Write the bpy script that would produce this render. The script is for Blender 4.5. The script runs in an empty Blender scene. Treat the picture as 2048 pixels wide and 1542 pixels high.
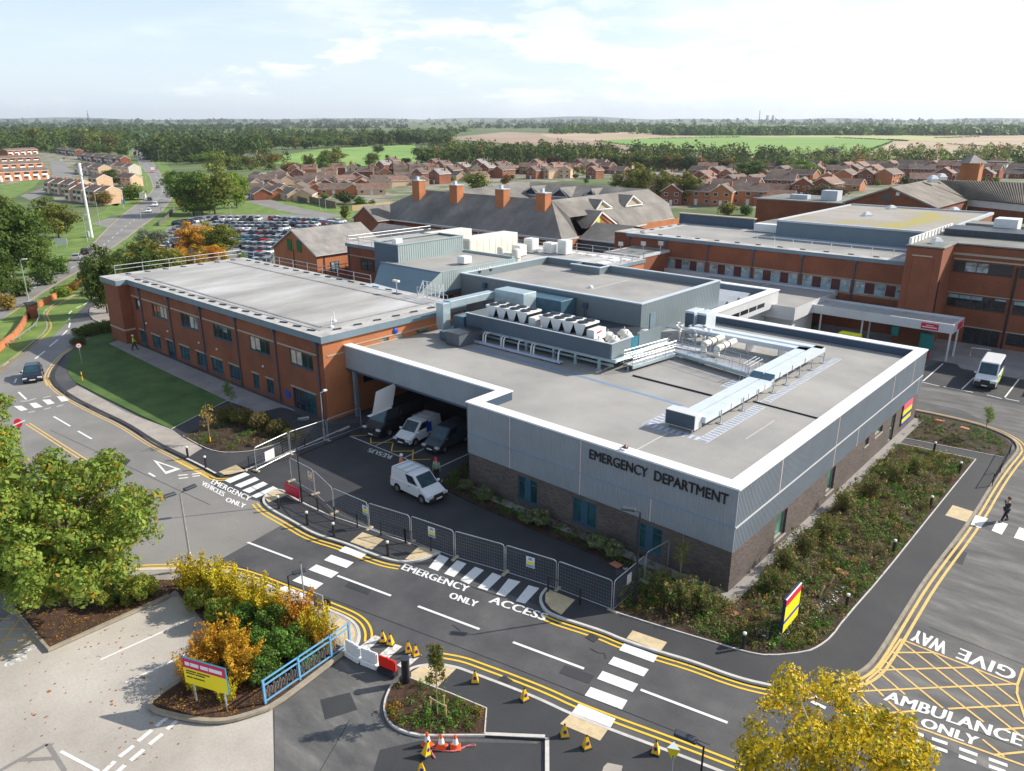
import bpy, bmesh, math, random
from mathutils import Vector, Matrix
from mathutils.geometry import tessellate_polygon
rnd = random.Random(7)
C = bpy.context.scene.collection
SC = bpy.context.scene
R = math.radians
# ---------------------------------------------------------------- camera
FPX, PITCH, YAW, HC = 1516.18, R(18.812), -0.728024, 25.4
CAM = Vector((15.58, -36.06, HC))
FW = Vector((math.sin(YAW)*math.cos(PITCH), math.cos(YAW)*math.cos(PITCH), -math.sin(PITCH)))
RT = Vector((math.cos(YAW), -math.sin(YAW), 0)); UP = RT.cross(FW)
cd = bpy.data.cameras.new('camera'); cam = bpy.data.objects.new('camera', cd); C.objects.link(cam)
cd.sensor_width = 36; cd.sensor_fit = 'HORIZONTAL'; cd.lens = FPX/2048*36; cd.clip_start = .5; cd.clip_end = 60000
cam.matrix_world = Matrix(((RT.x, UP.x, -FW.x, CAM.x),(RT.y, UP.y, -FW.y, CAM.y),(RT.z, UP.z, -FW.z, CAM.z),(0, 0, 0, 1)))
SC.camera = cam
SC.render.resolution_x = 1024; SC.render.resolution_y = 771
SC.render.engine = 'CYCLES'
SC.cycles.max_bounces = 6; SC.cycles.transparent_max_bounces = 8; SC.cycles.volume_bounces = 0
# ---------------------------------------------------------------- light
SUNV = Vector((.56, .83, .66)).normalized()
EL = math.asin(SUNV.z); AZ = math.atan2(SUNV.x, SUNV.y)
w = bpy.data.worlds.new('World'); SC.world = w; w.use_nodes = True
nt = w.node_tree; nt.nodes.clear()
def N(t, k, **kw):
 n = t.nodes.new(k)
 for a, b in kw.items():
  if a in n.inputs.keys(): n.inputs[a].default_value = b
  else: setattr(n, a, b)
 return n
sky = N(nt, 'ShaderNodeTexSky', sky_type='NISHITA', sun_disc=False, sun_elevation=EL, sun_rotation=AZ, air_density=1.0, dust_density=1.0, ozone_density=1.2, altitude=60)
tc = N(nt, 'ShaderNodeTexCoord'); sep = N(nt, 'ShaderNodeSeparateXYZ')
nt.links.new(tc.outputs['Generated'], sep.inputs[0])
mx = N(nt, 'ShaderNodeMath', operation='MAXIMUM'); mx.inputs[1].default_value = .03
nt.links.new(sep.outputs['Z'], mx.inputs[0])
dv = []
for ax in 'XY':
 a = N(nt, 'ShaderNodeMath', operation='ADD'); a.inputs[1].default_value = .12; nt.links.new(mx.outputs[0], a.inputs[0])
 d = N(nt, 'ShaderNodeMath', operation='DIVIDE'); nt.links.new(sep.outputs[ax], d.inputs[0]); nt.links.new(a.outputs[0], d.inputs[1]); dv.append(d)
cb = N(nt, 'ShaderNodeCombineXYZ'); nt.links.new(dv[0].outputs[0], cb.inputs[0]); nt.links.new(dv[1].outputs[0], cb.inputs[1])
n1 = N(nt, 'ShaderNodeTexNoise', Scale=.75, Detail=9.0, Roughness=.58, Distortion=.25); nt.links.new(cb.outputs[0], n1.inputs['Vector'])
# clouds thicken towards the right of the view and towards the horizon
rt = N(nt, 'ShaderNodeVectorMath', operation='DOT_PRODUCT'); rt.inputs[1].default_value = (RT.x, RT.y, -.25); nt.links.new(tc.outputs['Generated'], rt.inputs[0])
cov = N(nt, 'ShaderNodeMapRange'); cov.inputs[1].default_value = -.45; cov.inputs[2].default_value = .6; cov.inputs[3].default_value = -.07; cov.inputs[4].default_value = .17
nt.links.new(rt.outputs['Value'], cov.inputs[0])
ad = N(nt, 'ShaderNodeMath', operation='ADD'); nt.links.new(n1.outputs[0], ad.inputs[0]); nt.links.new(cov.outputs[0], ad.inputs[1])
# low band of cumulus
ln = N(nt, 'ShaderNodeMapping'); ln.inputs['Scale'].default_value = (7, 7, 26); nt.links.new(tc.outputs['Generated'], ln.inputs[0])
n2 = N(nt, 'ShaderNodeTexNoise', Scale=1.25, Detail=8.0, Roughness=.6); nt.links.new(ln.outputs[0], n2.inputs['Vector'])
r1 = N(nt, 'ShaderNodeMapRange', interpolation_type='SMOOTHSTEP'); r1.inputs[1].default_value = .44; r1.inputs[2].default_value = .86; nt.links.new(ad.outputs[0], r1.inputs[0])
band = N(nt, 'ShaderNodeValToRGB'); nt.links.new(sep.outputs['Z'], band.inputs[0])
e = band.color_ramp.elements; e[0].position = .004; e[0].color = (0, 0, 0, 1); e[1].position = .17; e[1].color = (0, 0, 0, 1)
x = e.new(.03); x.color = (.45, .45, .45, 1); x = e.new(.075); x.color = (1, 1, 1, 1)
a2 = N(nt, 'ShaderNodeMath', operation='MULTIPLY_ADD'); nt.links.new(cov.outputs[0], a2.inputs[0]); a2.inputs[1].default_value = 1.25; nt.links.new(n2.outputs[0], a2.inputs[2])
r2 = N(nt, 'ShaderNodeMapRange', interpolation_type='SMOOTHSTEP'); r2.inputs[1].default_value = .50; r2.inputs[2].default_value = .64; nt.links.new(a2.outputs[0], r2.inputs[0])
m2 = N(nt, 'ShaderNodeMath', operation='MULTIPLY'); nt.links.new(r2.outputs[0], m2.inputs[0]); nt.links.new(band.outputs[0], m2.inputs[1])
m1 = N(nt, 'ShaderNodeMath', operation='MULTIPLY'); nt.links.new(r1.outputs[0], m1.inputs[0]); m1.inputs[1].default_value = .85
mm = N(nt, 'ShaderNodeMath', operation='MAXIMUM'); nt.links.new(m1.outputs[0], mm.inputs[0]); nt.links.new(m2.outputs[0], mm.inputs[1])
hz = N(nt, 'ShaderNodeValToRGB'); nt.links.new(sep.outputs['Z'], hz.inputs[0])
hz.color_ramp.elements[0].position = 0; hz.color_ramp.elements[0].color = (.62, .62, .62, 1); hz.color_ramp.elements[1].position = .34; hz.color_ramp.elements[1].color = (.1, .1, .1, 1)
mixh = N(nt, 'ShaderNodeMixRGB'); nt.links.new(hz.outputs[0], mixh.inputs[0]); nt.links.new(sky.outputs[0], mixh.inputs[1]); mixh.inputs[2].default_value = (7.2, 8.3, 9.6, 1)
n3 = N(nt, 'ShaderNodeTexNoise', Scale=2.2, Detail=5.0); nt.links.new(cb.outputs[0], n3.inputs['Vector'])
ccol = N(nt, 'ShaderNodeValToRGB'); nt.links.new(n3.outputs[0], ccol.inputs[0])
ccol.color_ramp.elements[0].position = .35; ccol.color_ramp.elements[0].color = (.76, .79, .83, 1); ccol.color_ramp.elements[1].position = .62; ccol.color_ramp.elements[1].color = (1, 1, 1, 1)
cs = N(nt, 'ShaderNodeVectorMath', operation='SCALE'); cs.inputs['Scale'].default_value = 9.6; nt.links.new(ccol.outputs[0], cs.inputs[0])
mixc = N(nt, 'ShaderNodeMixRGB'); nt.links.new(mm.outputs[0], mixc.inputs[0]); nt.links.new(mixh.outputs[0], mixc.inputs[1]); nt.links.new(cs.outputs[0], mixc.inputs[2])
bg = N(nt, 'ShaderNodeBackground', Strength=.10); nt.links.new(mixc.outputs[0], bg.inputs[0])
wo = N(nt, 'ShaderNodeOutputWorld'); nt.links.new(bg.outputs[0], wo.inputs[0])
sl = bpy.data.lights.new('sun', 'SUN'); sl.energy = 4.6; sl.angle = R(.55); sl.color = (1, .93, .82)
so = bpy.data.objects.new('sun', sl); C.objects.link(so); so.rotation_euler = SUNV.to_track_quat('Z', 'Y').to_euler()
SC.view_settings.view_transform = 'Standard'; SC.view_settings.look = 'None'; SC.view_settings.exposure = 0.58; SC.view_settings.gamma = 1
# ---------------------------------------------------------------- terrain and picks
SL = .036
SB = [(-1e6, 0),(620, 0),(1000, 4),(1500, 9),(2200, 20),(4200, 34),(7000, 70),(9500, 92),(14000, 92)]
FH = Vector((math.sin(YAW), math.cos(YAW)))
def gs(x, y):
 s = (x-CAM.x)*FH.x+(y-CAM.y)*FH.y
 for (a, za),(b, zb) in zip(SB, SB[1:]):
  if s <= b: return za+(zb-za)*(s-a)/(b-a)
 return SB[-1][1]
def g(x, y):
 t = min(max(-x-90, 0), 120)
 return -SL*t+gs(x, y)
def W(px, py, z=None, x=None, y=None):
 d = FW+RT*((px-1024)/FPX)-UP*((py-771)/FPX)
 if x is not None: t = (x-CAM.x)/d.x
 elif y is not None: t = (y-CAM.y)/d.y
 elif z is not None: t = (z-CAM.z)/d.z
 else:                                    # meet the terrain
  t = 10.0; st = 8.0
  for i in range(4000):
   q = CAM+d*(t+st)
   if q.z < g(q.x, q.y):
    if st < .01: break
    st *= .5
   else: t += st; st = min(st*1.02, 60)
   if t > 15000: break
 return CAM+d*t
def WZ(h):                                   # picks at a height above the local ground
 return lambda px, py: (lambda p: p)(W(px, py, z=h))
# ---------------------------------------------------------------- materials
M = {}
def mat(name, col, rough=.7, var=.12, scale=1.0, metal=0, bump=0, col2=None, det=4, alpha=1, spec=None, bscale=None, stretch=None, objrand=0, emit=None, trans=0, fac=(.35, .65)):
 m = bpy.data.materials.new(name); m.use_nodes = True; t = m.node_tree; b = t.nodes['Principled BSDF']
 b.inputs['Roughness'].default_value = rough; b.inputs['Metallic'].default_value = metal
 if spec is not None: b.inputs['Specular IOR Level'].default_value = spec
 c = (*col, 1)
 out = None
 if var or col2:
  tc = N(t, 'ShaderNodeTexCoord'); v = tc.outputs['Object']
  if stretch:
   mp = N(t, 'ShaderNodeMapping'); mp.inputs['Scale'].default_value = stretch; t.links.new(v, mp.inputs[0]); v = mp.outputs[0]
  n = N(t, 'ShaderNodeTexNoise', Scale=scale, Detail=float(det), Roughness=.6); t.links.new(v, n.inputs['Vector'])
  r = N(t, 'ShaderNodeValToRGB'); t.links.new(n.outputs[0], r.inputs[0])
  r.color_ramp.elements[0].position = fac[0]; r.color_ramp.elements[1].position = fac[1]
  if col2: r.color_ramp.elements[0].color = c; r.color_ramp.elements[1].color = (*col2, 1)
  else:
   r.color_ramp.elements[0].color = tuple(min(1, q*(1-var)) for q in col)+(1,)
   r.color_ramp.elements[1].color = tuple(min(1, q*(1+var)) for q in col)+(1,)
  out = r.outputs[0]
  if objrand:
   oi = N(t, 'ShaderNodeObjectInfo'); mr = N(t, 'ShaderNodeMapRange'); mr.inputs[3].default_value = 1-objrand; mr.inputs[4].default_value = 1+objrand
   t.links.new(oi.outputs['Random'], mr.inputs[0])
   hs = N(t, 'ShaderNodeHueSaturation'); t.links.new(mr.outputs[0], hs.inputs['Value']); t.links.new(out, hs.inputs['Color'])
   ml = N(t, 'ShaderNodeMapRange'); ml.inputs[3].default_value = .5-objrand*.06; ml.inputs[4].default_value = .5+objrand*.06
   mu = N(t, 'ShaderNodeMath', operation='FRACT'); m7 = N(t, 'ShaderNodeMath', operation='MULTIPLY'); m7.inputs[1].default_value = 7.3
   t.links.new(oi.outputs['Random'], m7.inputs[0]); t.links.new(m7.outputs[0], mu.inputs[0]); t.links.new(mu.outputs[0], ml.inputs[0]); t.links.new(ml.outputs[0], hs.inputs['Hue'])
   out = hs.outputs[0]
  t.links.new(out, b.inputs['Base Color'])
  if bump:
   nb = N(t, 'ShaderNodeTexNoise', Scale=bscale or scale*6, Detail=4.0); t.links.new(tc.outputs['Object'], nb.inputs['Vector'])
   bp = N(t, 'ShaderNodeBump', Strength=bump, Distance=.05); t.links.new(nb.outputs[0], bp.inputs['Height']); t.links.new(bp.outputs[0], b.inputs['Normal'])
 else: b.inputs['Base Color'].default_value = c
 if emit: b.inputs['Emission Color'].default_value = (*emit, 1); b.inputs['Emission Strength'].default_value = 1
 if trans: b.inputs['Transmission Weight'].default_value = trans
 M[name] = m
 return m
def brickmat(name, c1, c2, mortar, var=.15, bw=.225, bh=.075, msize=.008, big=.25, rough=.85):
 m = bpy.data.materials.new(name); m.use_nodes = True; t = m.node_tree; b = t.nodes['Principled BSDF']; b.inputs['Roughness'].default_value = rough
 tc = N(t, 'ShaderNodeTexCoord'); s = N(t, 'ShaderNodeSeparateXYZ'); t.links.new(tc.outputs['Object'], s.inputs[0])
 a = N(t, 'ShaderNodeMath', operation='ADD'); t.links.new(s.outputs[0], a.inputs[0]); t.links.new(s.outputs[1], a.inputs[1])
 c = N(t, 'ShaderNodeCombineXYZ'); t.links.new(a.outputs[0], c.inputs[0]); t.links.new(s.outputs[2], c.inputs[1])
 k = N(t, 'ShaderNodeTexBrick'); t.links.new(c.outputs[0], k.inputs['Vector'])
 k.inputs['Color1'].default_value = (*c1, 1); k.inputs['Color2'].default_value = (*c2, 1); k.inputs['Mortar'].default_value = (*mortar, 1)
 k.inputs['Scale'].default_value = 1; k.inputs['Mortar Size'].default_value = msize; k.inputs['Brick Width'].default_value = bw; k.inputs['Row Height'].default_value = bh
 n = N(t, 'ShaderNodeTexNoise', Scale=.35, Detail=6.0); t.links.new(tc.outputs['Object'], n.inputs['Vector'])
 mr = N(t, 'ShaderNodeMapRange'); mr.inputs[1].default_value = .3; mr.inputs[2].default_value = .7; mr.inputs[3].default_value = 1-big; mr.inputs[4].default_value = 1+big; t.links.new(n.outputs[0], mr.inputs[0])
 hs = N(t, 'ShaderNodeHueSaturation'); t.links.new(k.outputs[0], hs.inputs['Color']); t.links.new(mr.outputs[0], hs.inputs['Value'])
 t.links.new(hs.outputs[0], b.inputs['Base Color']); M[name] = m
 return m
def glassmat(name, col, rough=.06, metal=.0, var=.5, scale=.6, spec=.8):
 return mat(name, col, rough=rough, var=var, scale=scale, metal=metal, spec=spec)
def roofmat(name, col, dark, light, sc=.12, stain=(.35, .75), rough=.75, str_=(1, 1, 1)):
 """membrane or slab with large soft stains and fine grain"""
 m = bpy.data.materials.new(name); m.use_nodes = True; t = m.node_tree; b = t.nodes['Principled BSDF']; b.inputs['Roughness'].default_value = rough
 tc = N(t, 'ShaderNodeTexCoord'); mp = N(t, 'ShaderNodeMapping'); mp.inputs['Scale'].default_value = str_; t.links.new(tc.outputs['Object'], mp.inputs[0])
 n = N(t, 'ShaderNodeTexNoise', Scale=sc, Detail=7.0, Roughness=.6, Distortion=.15); t.links.new(mp.outputs[0], n.inputs['Vector'])
 r = N(t, 'ShaderNodeValToRGB'); t.links.new(n.outputs[0], r.inputs[0]); e = r.color_ramp.elements
 e[0].position = stain[0]; e[0].color = (*dark, 1); e[1].position = stain[1]; e[1].color = (*light, 1); q = e.new((stain[0]+stain[1])/2); q.color = (*col, 1)
 n2 = N(t, 'ShaderNodeTexNoise', Scale=9.0, Detail=5.0, Roughness=.7); t.links.new(tc.outputs['Object'], n2.inputs['Vector'])
 mr = N(t, 'ShaderNodeMapRange'); mr.inputs[1].default_value = .3; mr.inputs[2].default_value = .7; mr.inputs[3].default_value = .88; mr.inputs[4].default_value = 1.1; t.links.new(n2.outputs[0], mr.inputs[0])
 hs = N(t, 'ShaderNodeHueSaturation'); t.links.new(r.outputs[0], hs.inputs['Color']); t.links.new(mr.outputs[0], hs.inputs['Value'])
 t.links.new(hs.outputs[0], b.inputs['Base Color']); M[name] = m
 return m
# ---------------------------------------------------------------- mesh builder
class MB:
 def __init__(s): s.v = []; s.f = []; s.m = []
 def face(s, pts, m=0):
  i = len(s.v); s.v += [tuple(p) for p in pts]; s.f.append(tuple(range(i, i+len(pts)))); s.m.append(m)
 def box(s, x0, y0, z0, x1, y1, z1, m=0, skip=''):
  i = len(s.v)
  x0, x1 = min(x0, x1), max(x0, x1); y0, y1 = min(y0, y1), max(y0, y1); z0, z1 = min(z0, z1), max(z0, z1)
  s.v += [(x0, y0, z0),(x1, y0, z0),(x1, y1, z0),(x0, y1, z0),(x0, y0, z1),(x1, y0, z1),(x1, y1, z1),(x0, y1, z1)]
  for k, f in (('b', (0, 3, 2, 1)),('t', (4, 5, 6, 7)),('s', (0, 1, 5, 4)),('e', (1, 2, 6, 5)),('n', (2, 3, 7, 6)),('w', (3, 0, 4, 7))):
   if k in skip: continue
   s.f.append(tuple(i+j for j in f)); s.m.append(m)
  return s
 def prism(s, poly, z0, z1, m=0, mt=None, bottom=False):
  n = len(poly); i = len(s.v)
  if sum(poly[k][0]*poly[(k+1) % n][1]-poly[(k+1) % n][0]*poly[k][1] for k in range(n)) < 0: poly = poly[::-1]
  s.v += [(p[0], p[1], z0) for p in poly]+[(p[0], p[1], z1) for p in poly]
  for k in range(n):
   s.f.append((i+k, i+(k+1) % n, i+n+(k+1) % n, i+n+k)); s.m.append(m)
  s.f.append(tuple(i+n+k for k in range(n))); s.m.append(m if mt is None else mt)
  if bottom: s.f.append(tuple(i+k for k in reversed(range(n)))); s.m.append(m)
  return s
 def tube(s, pts, r, n=6, m=0, r2=None, cap=True):
  pts = [Vector(p) for p in pts]; rings = []
  for k, p in enumerate(pts):
   d = (pts[min(k+1, len(pts)-1)]-pts[max(k-1, 0)]).normalized()
   a = d.cross(Vector((0, 0, 1)) if abs(d.z) < .9 else Vector((1, 0, 0))).normalized(); b = d.cross(a)
   rr = r if r2 is None else r+(r2-r)*k/(len(pts)-1)
   i = len(s.v); rings.append(i)
   s.v += [tuple(p+a*(rr*math.cos(2*math.pi*j/n))+b*(rr*math.sin(2*math.pi*j/n))) for j in range(n)]
  for q, w_ in zip(rings, rings[1:]):
   for j in range(n): s.f.append((q+j, q+(j+1) % n, w_+(j+1) % n, w_+j)); s.m.append(m)
  if cap:
   s.f.append(tuple(rings[0]+j for j in reversed(range(n)))); s.m.append(m)
   s.f.append(tuple(rings[-1]+j for j in range(n))); s.m.append(m)
  return s
 def cyl(s, x, y, z0, z1, r, n=12, m=0, r2=None): return s.tube([(x, y, z0),(x, y, z1)], r, n, m, r2)
 def lathe(s, prof, n=16, m=0, c=(0, 0, 0)):
  rings = []
  for r, z in prof:
   i = len(s.v); rings.append(i)
   s.v += [(c[0]+r*math.cos(2*math.pi*j/n), c[1]+r*math.sin(2*math.pi*j/n), c[2]+z) for j in range(n)]
  for q, w_ in zip(rings, rings[1:]):
   for j in range(n): s.f.append((q+j, q+(j+1) % n, w_+(j+1) % n, w_+j)); s.m.append(m)
  s.f.append(tuple(rings[-1]+j for j in range(n))); s.m.append(m)
  return s
 def beam(s, a, b, w_, h, m=0):
  """bar of rectangular section between two points, w_ sideways, h upwards (top at the points)"""
  a, b = Vector(a), Vector(b); d = (b-a).normalized()
  sd = d.cross(Vector((0, 0, 1)));
  if sd.length < .01: sd = Vector((1, 0, 0))
  sd = sd.normalized()*w_/2; u = sd.cross(d).normalized()*h
  if u.z < 0 or (abs(u.z) < 1e-6 and u.y < 0): u = -u
  i = len(s.v)
  for p in (a, b): s.v += [tuple(p-sd-u), tuple(p+sd-u), tuple(p+sd), tuple(p-sd)]
  for f in ((0, 1, 2, 3),(7, 6, 5, 4),(0, 4, 5, 1),(1, 5, 6, 2),(2, 6, 7, 3),(3, 7, 4, 0)): s.f.append(tuple(i+k for k in f)); s.m.append(m)
  return s
 def bevel(s, off=.03, seg=2):
  bm = bmesh.new(); vs = [bm.verts.new(p) for p in s.v]
  for f, m in zip(s.f, s.m):
   try: q = bm.faces.new([vs[i] for i in f]); q.material_index = m
   except ValueError: pass
  bmesh.ops.remove_doubles(bm, verts=bm.verts, dist=1e-5); bmesh.ops.recalc_face_normals(bm, faces=bm.faces)
  ed = [e for e in bm.edges if len(e.link_faces) == 2 and e.calc_face_angle(0) > .35]
  bmesh.ops.bevel(bm, geom=ed, offset=off, segments=seg, affect='EDGES', clamp_overlap=True)
  bm.verts.index_update(); s.v = [tuple(v.co) for v in bm.verts]; s.f = [tuple(v.index for v in f.verts) for f in bm.faces]; s.m = [f.material_index for f in bm.faces]
  bm.free(); return s
 def build(s, name, mats, parent=None, smooth=False, label=None, recalc=True):
  org = Vector(ORG.get(parent.name, (0, 0, 0))) if parent is not None else Vector((0, 0, 0))
  me = bpy.data.meshes.new(name); me.from_pydata([(p[0]-org.x, p[1]-org.y, p[2]-org.z) for p in s.v], [], s.f)
  for m in (mats if isinstance(mats, (list, tuple)) else [mats]): me.materials.append(M[m] if isinstance(m, str) else m)
  me.polygons.foreach_set('material_index', s.m)
  if recalc:
   bm = bmesh.new(); bm.from_mesh(me); bmesh.ops.recalc_face_normals(bm, faces=bm.faces); bm.to_mesh(me); bm.free()
  if smooth: me.polygons.foreach_set('use_smooth', [True]*len(me.polygons))
  me.update()
  o = bpy.data.objects.new(name, me); C.objects.link(o)
  if parent is not None: o.parent = parent; ORG[o.name] = tuple(org)
  if label: o['label'] = label
  return o
ORG = {}
def tag(o, label=None, cat=None, group=None, kind=None):
 if label: o['label'] = label
 if cat: o['category'] = cat
 if group: o['group'] = group
 if kind: o['kind'] = kind
 return o
def thing(name, label, cat, loc=(0, 0, 0), group=None, local=False, rz=0):
 """root Empty; its parts are given in world coordinates unless local"""
 o = bpy.data.objects.new(name, None); C.objects.link(o); o.location = loc; o.rotation_euler.z = rz; o.empty_display_size = .3
 tag(o, label, cat, group); ORG[o.name] = (0, 0, 0) if local else tuple(loc)
 return o
def dup(root, loc, rz=0, label=None, group=None, sc=None, mats=None):
 def cp(o, par):
  c = o.copy(); C.objects.link(c); c.parent = par
  if mats and o.type == 'MESH':
   for sl_ in c.material_slots:
    for k, v in mats.items():
     if sl_.material and sl_.material.name == k: sl_.link = 'OBJECT'; sl_.material = M[v]
  for ch in KIDS.get(o.name, ()): cp(ch, c)
  return c
 r = cp(root, None); r.location = loc; r.rotation_euler.z = rz
 if sc: r.scale = (sc, sc, sc) if not isinstance(sc, (tuple, list)) else sc
 if label: r['label'] = label
 if group: r['group'] = group
 return r
KIDS = {}
def freeze(root):                            # remember the children of a prototype before copying
 def rec(o):
  KIDS[o.name] = list(o.children)
  for c in o.children: rec(c)
 rec(root); return root
def setmats(root, mats):
 for o in [root]+list(root.children_recursive):
  if o.type != 'MESH': continue
  for s_ in o.material_slots:
   for k, v in mats.items():
    if s_.material and s_.material.name == k: s_.link = 'OBJECT'; s_.material = M[v]
# folds of the terrain: polygons laid on it are cut along them so that they lie exactly
FOLDS = [((-90, 0, 0),(1, 0, 0)),((-210, 0, 0),(1, 0, 0))]+[((CAM.x+FH.x*s, CAM.y+FH.y*s, 0),(FH.x, FH.y, 0)) for s, _ in SB[1:]]
def sheet(name, polys, m, lift, kerb=None, kind='structure', parent=None, cat=None, label=None, skirt=0, mats=None):
 """flat polygons (world xy, outline) laid on the terrain, lifted; skirt gives them a vertical edge down to the ground"""
 bm = bmesh.new()
 for poly in polys:
  pl = [Vector((p[0], p[1], 0)) for p in poly]
  vs = [bm.verts.new(p) for p in pl]
  if len(pl) <= 4 and kerb is None: tris = [tuple(range(len(pl)))]
  else: tris = tessellate_polygon([pl])
  for t_ in tris:
   try: bm.faces.new([vs[i] for i in t_])
   except ValueError: pass
 bmesh.ops.remove_doubles(bm, verts=bm.verts, dist=1e-4)
 for co, no in FOLDS:
  bmesh.ops.bisect_plane(bm, geom=bm.verts[:]+bm.edges[:]+bm.faces[:], plane_co=co, plane_no=no)
 for f in bm.faces:
  f.normal_update()
  if f.normal.z < 0: f.normal_flip()
 for v in bm.verts: v.co.z = g(v.co.x, v.co.y)+lift
 if skirt:
  be = [e for e in bm.edges if len(e.link_faces) == 1]
  r = bmesh.ops.extrude_edge_only(bm, edges=be)
  for v in [q for q in r['geom'] if isinstance(q, bmesh.types.BMVert)]: v.co.z -= skirt
  bmesh.ops.recalc_face_normals(bm, faces=bm.faces)
 me = bpy.data.meshes.new(name); bm.to_mesh(me); bm.free()
 me.materials.append(M[m])
 o = bpy.data.objects.new(name, me); C.objects.link(o)
 if parent is not None: o.parent = parent
 if kind: o['kind'] = kind
 return o
def P(*pts):                                 # pixel outline -> ground outline
 return [W(a, b).xy for a, b in pts]
def smooth(pts, k=2, closed=False):
 for _ in range(k):
  q = []; n = len(pts)
  rng = range(n if closed else n-1)
  if not closed: q.append(pts[0])
  for i in rng:
   a, b = pts[i], pts[(i+1) % n]; q += [a*.75+b*.25, a*.25+b*.75]
  if not closed: q.append(pts[-1])
  pts = q
 return pts
def offset(pts, d):                          # offset an open line to its left by d
 out = []
 for i, p in enumerate(pts):
  a = pts[max(i-1, 0)]; b = pts[min(i+1, len(pts)-1)]; t = (b-a).normalized(); out.append(Vector((p.x-t.y*d, p.y+t.x*d)))
 return out
def ribbon(pts, d0, d1):                     # quads between two offsets of a line
 a, b = offset(pts, d0), offset(pts, d1)
 return [[a[i], a[i+1], b[i+1], b[i]] for i in range(len(pts)-1)]
def dashes(pts, d0, d1, on, off, start=0):
 out = []; L = 0; cum = [0]
 for a, b in zip(pts, pts[1:]): L += (b-a).length; cum.append(L)
 def at(s):
  for i in range(len(pts)-1):
   if s <= cum[i+1]: return pts[i].lerp(pts[i+1], (s-cum[i])/max(cum[i+1]-cum[i], 1e-6))
  return pts[-1]
 s = start
 while s < L:
  seg = [at(s+on*k/3) for k in range(4) if s+on*k/3 <= L]
  if len(seg) > 1: out += ribbon(seg, d0, d1)
  s += on+off
 return out
# ---------------------------------------------------------------- material list
roofmat('asphalt', (.082, .082, .085),(.055, .055, .059),(.125, .122, .118), sc=.3)
roofmat('asphalt_new', (.042, .043, .047),(.034, .035, .039),(.058, .058, .06), sc=.3)
roofmat('asphalt_old', (.23, .22, .205),(.18, .173, .162),(.27, .258, .24), sc=.13)
roofmat('asphalt_worn', (.12, .118, .114),(.07, .07, .072),(.21, .20, .185), sc=.28, str_=(1, 3.2, 1))
roofmat('concrete', (.44, .405, .36),(.33, .30, .265),(.52, .485, .435), sc=.12)
roofmat('pavement', (.36, .325, .285),(.27, .24, .21),(.43, .39, .345), sc=.4)
roofmat('paving_light', (.30, .28, .27),(.24, .225, .215),(.36, .34, .33), sc=.4)
mat('kerbstone', (.52, .50, .47), .85, .12, 2.0)
mat('kerb_old', (.30, .26, .20), .9, .15, 2.0)
mat('kerb_dark', (.035, .036, .04), .8, .2, 2.0)
mat('tactile', (.55, .44, .27), .9, .12, 3.0, bump=.15)
mat('white_paint', (.42, .42, .41), .6, 0, 5.0, col2=(.74, .74, .72), det=8, fac=(.30, .40))
mat('white_paint_old', (.55, .54, .52), .7, .35, 4.0)
mat('yellow_paint', (.42, .30, .06), .6, 0, 5.0, col2=(.78, .50, .035), det=8, fac=(.30, .40))
mat('yellow_paint_old', (.38, .28, .13), .7, 0, 5.0, col2=(.70, .46, .15), det=8, fac=(.32, .46))
mat('mulch', (.028, .014, .007), .95, 0, 3.5, bump=.8, col2=(.085, .042, .022), bscale=14)
mat('soil', (.022, .012, .007), .95, 0, 1.2, bump=.7, col2=(.06, .036, .02), bscale=9)
mat('lawn', (.042, .092, .016), .9, 0, .35, bump=.3, col2=(.085, .15, .03), bscale=30, det=8)
mat('verge', (.085, .15, .022), .9, 0, .22, bump=.2, col2=(.17, .25, .045), bscale=12, det=7)
mat('ground', (.05, .085, .022), .95, 0, .03, col2=(.13, .17, .05), det=9)
mat('field_green', (.14, .27, .045), .95, 0, .004, col2=(.20, .33, .06), det=6)
mat('field_pale', (.34, .38, .13), .95, 0, .004, col2=(.42, .40, .20), det=8)
mat('field_tan', (.36, .27, .17), .95, 0, .006, col2=(.46, .36, .25), det=8)
mat('field_brown', (.27, .18, .125), .95, 0, .005, col2=(.36, .27, .20), det=8)
mat('meadow', (.12, .25, .045), .95, 0, .01, col2=(.24, .36, .08), det=8)
mat('estate_ground', (.10, .13, .045), .95, 0, .09, col2=(.27, .24, .20), det=7, fac=(.42, .58))
mat('woodland_floor', (.02, .03, .012), .95, .3, .05)
mat('hill_blue', (.06, .09, .06), .95, 0, .0006, col2=(.20, .22, .14), det=9)
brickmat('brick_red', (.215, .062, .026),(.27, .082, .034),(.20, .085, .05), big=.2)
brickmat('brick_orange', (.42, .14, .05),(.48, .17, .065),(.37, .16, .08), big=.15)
brickmat('brick_grey', (.085, .066, .06),(.155, .125, .11),(.06, .052, .05), big=.15, msize=.006, bw=.29, bh=.065)
brickmat('brick_tower', (.22, .066, .028),(.27, .082, .034),(.20, .085, .055), big=.18)
mat('stone_band', (.42, .36, .27), .85, .08, 2)
mat('clad_grey', (.31, .345, .385), .45, .05, .5, metal=.1)
mat('clad_light', (.62, .63, .64), .4, .04, .5, metal=.1)
mat('coping', (.80, .81, .84), .4, .03, .6)
mat('joint_pale', (.62, .50, .46), .5, .03, 2)
mat('joint_shaded', (.22, .30, .42), .5, .03, 2)
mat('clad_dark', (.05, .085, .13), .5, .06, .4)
mat('clad_green', (.33, .40, .40), .45, .06, .4, metal=.1)
mat('fascia_blue', (.16, .225, .27), .5, .06, 1)
mat('steel_dark', (.05, .06, .075), .5, .1, 2, metal=.3)
mat('galv', (.50, .53, .56), .38, .12, 3, metal=.6)
mat('duct', (.40, .50, .54), .35, .08, .8, metal=.35)
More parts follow.
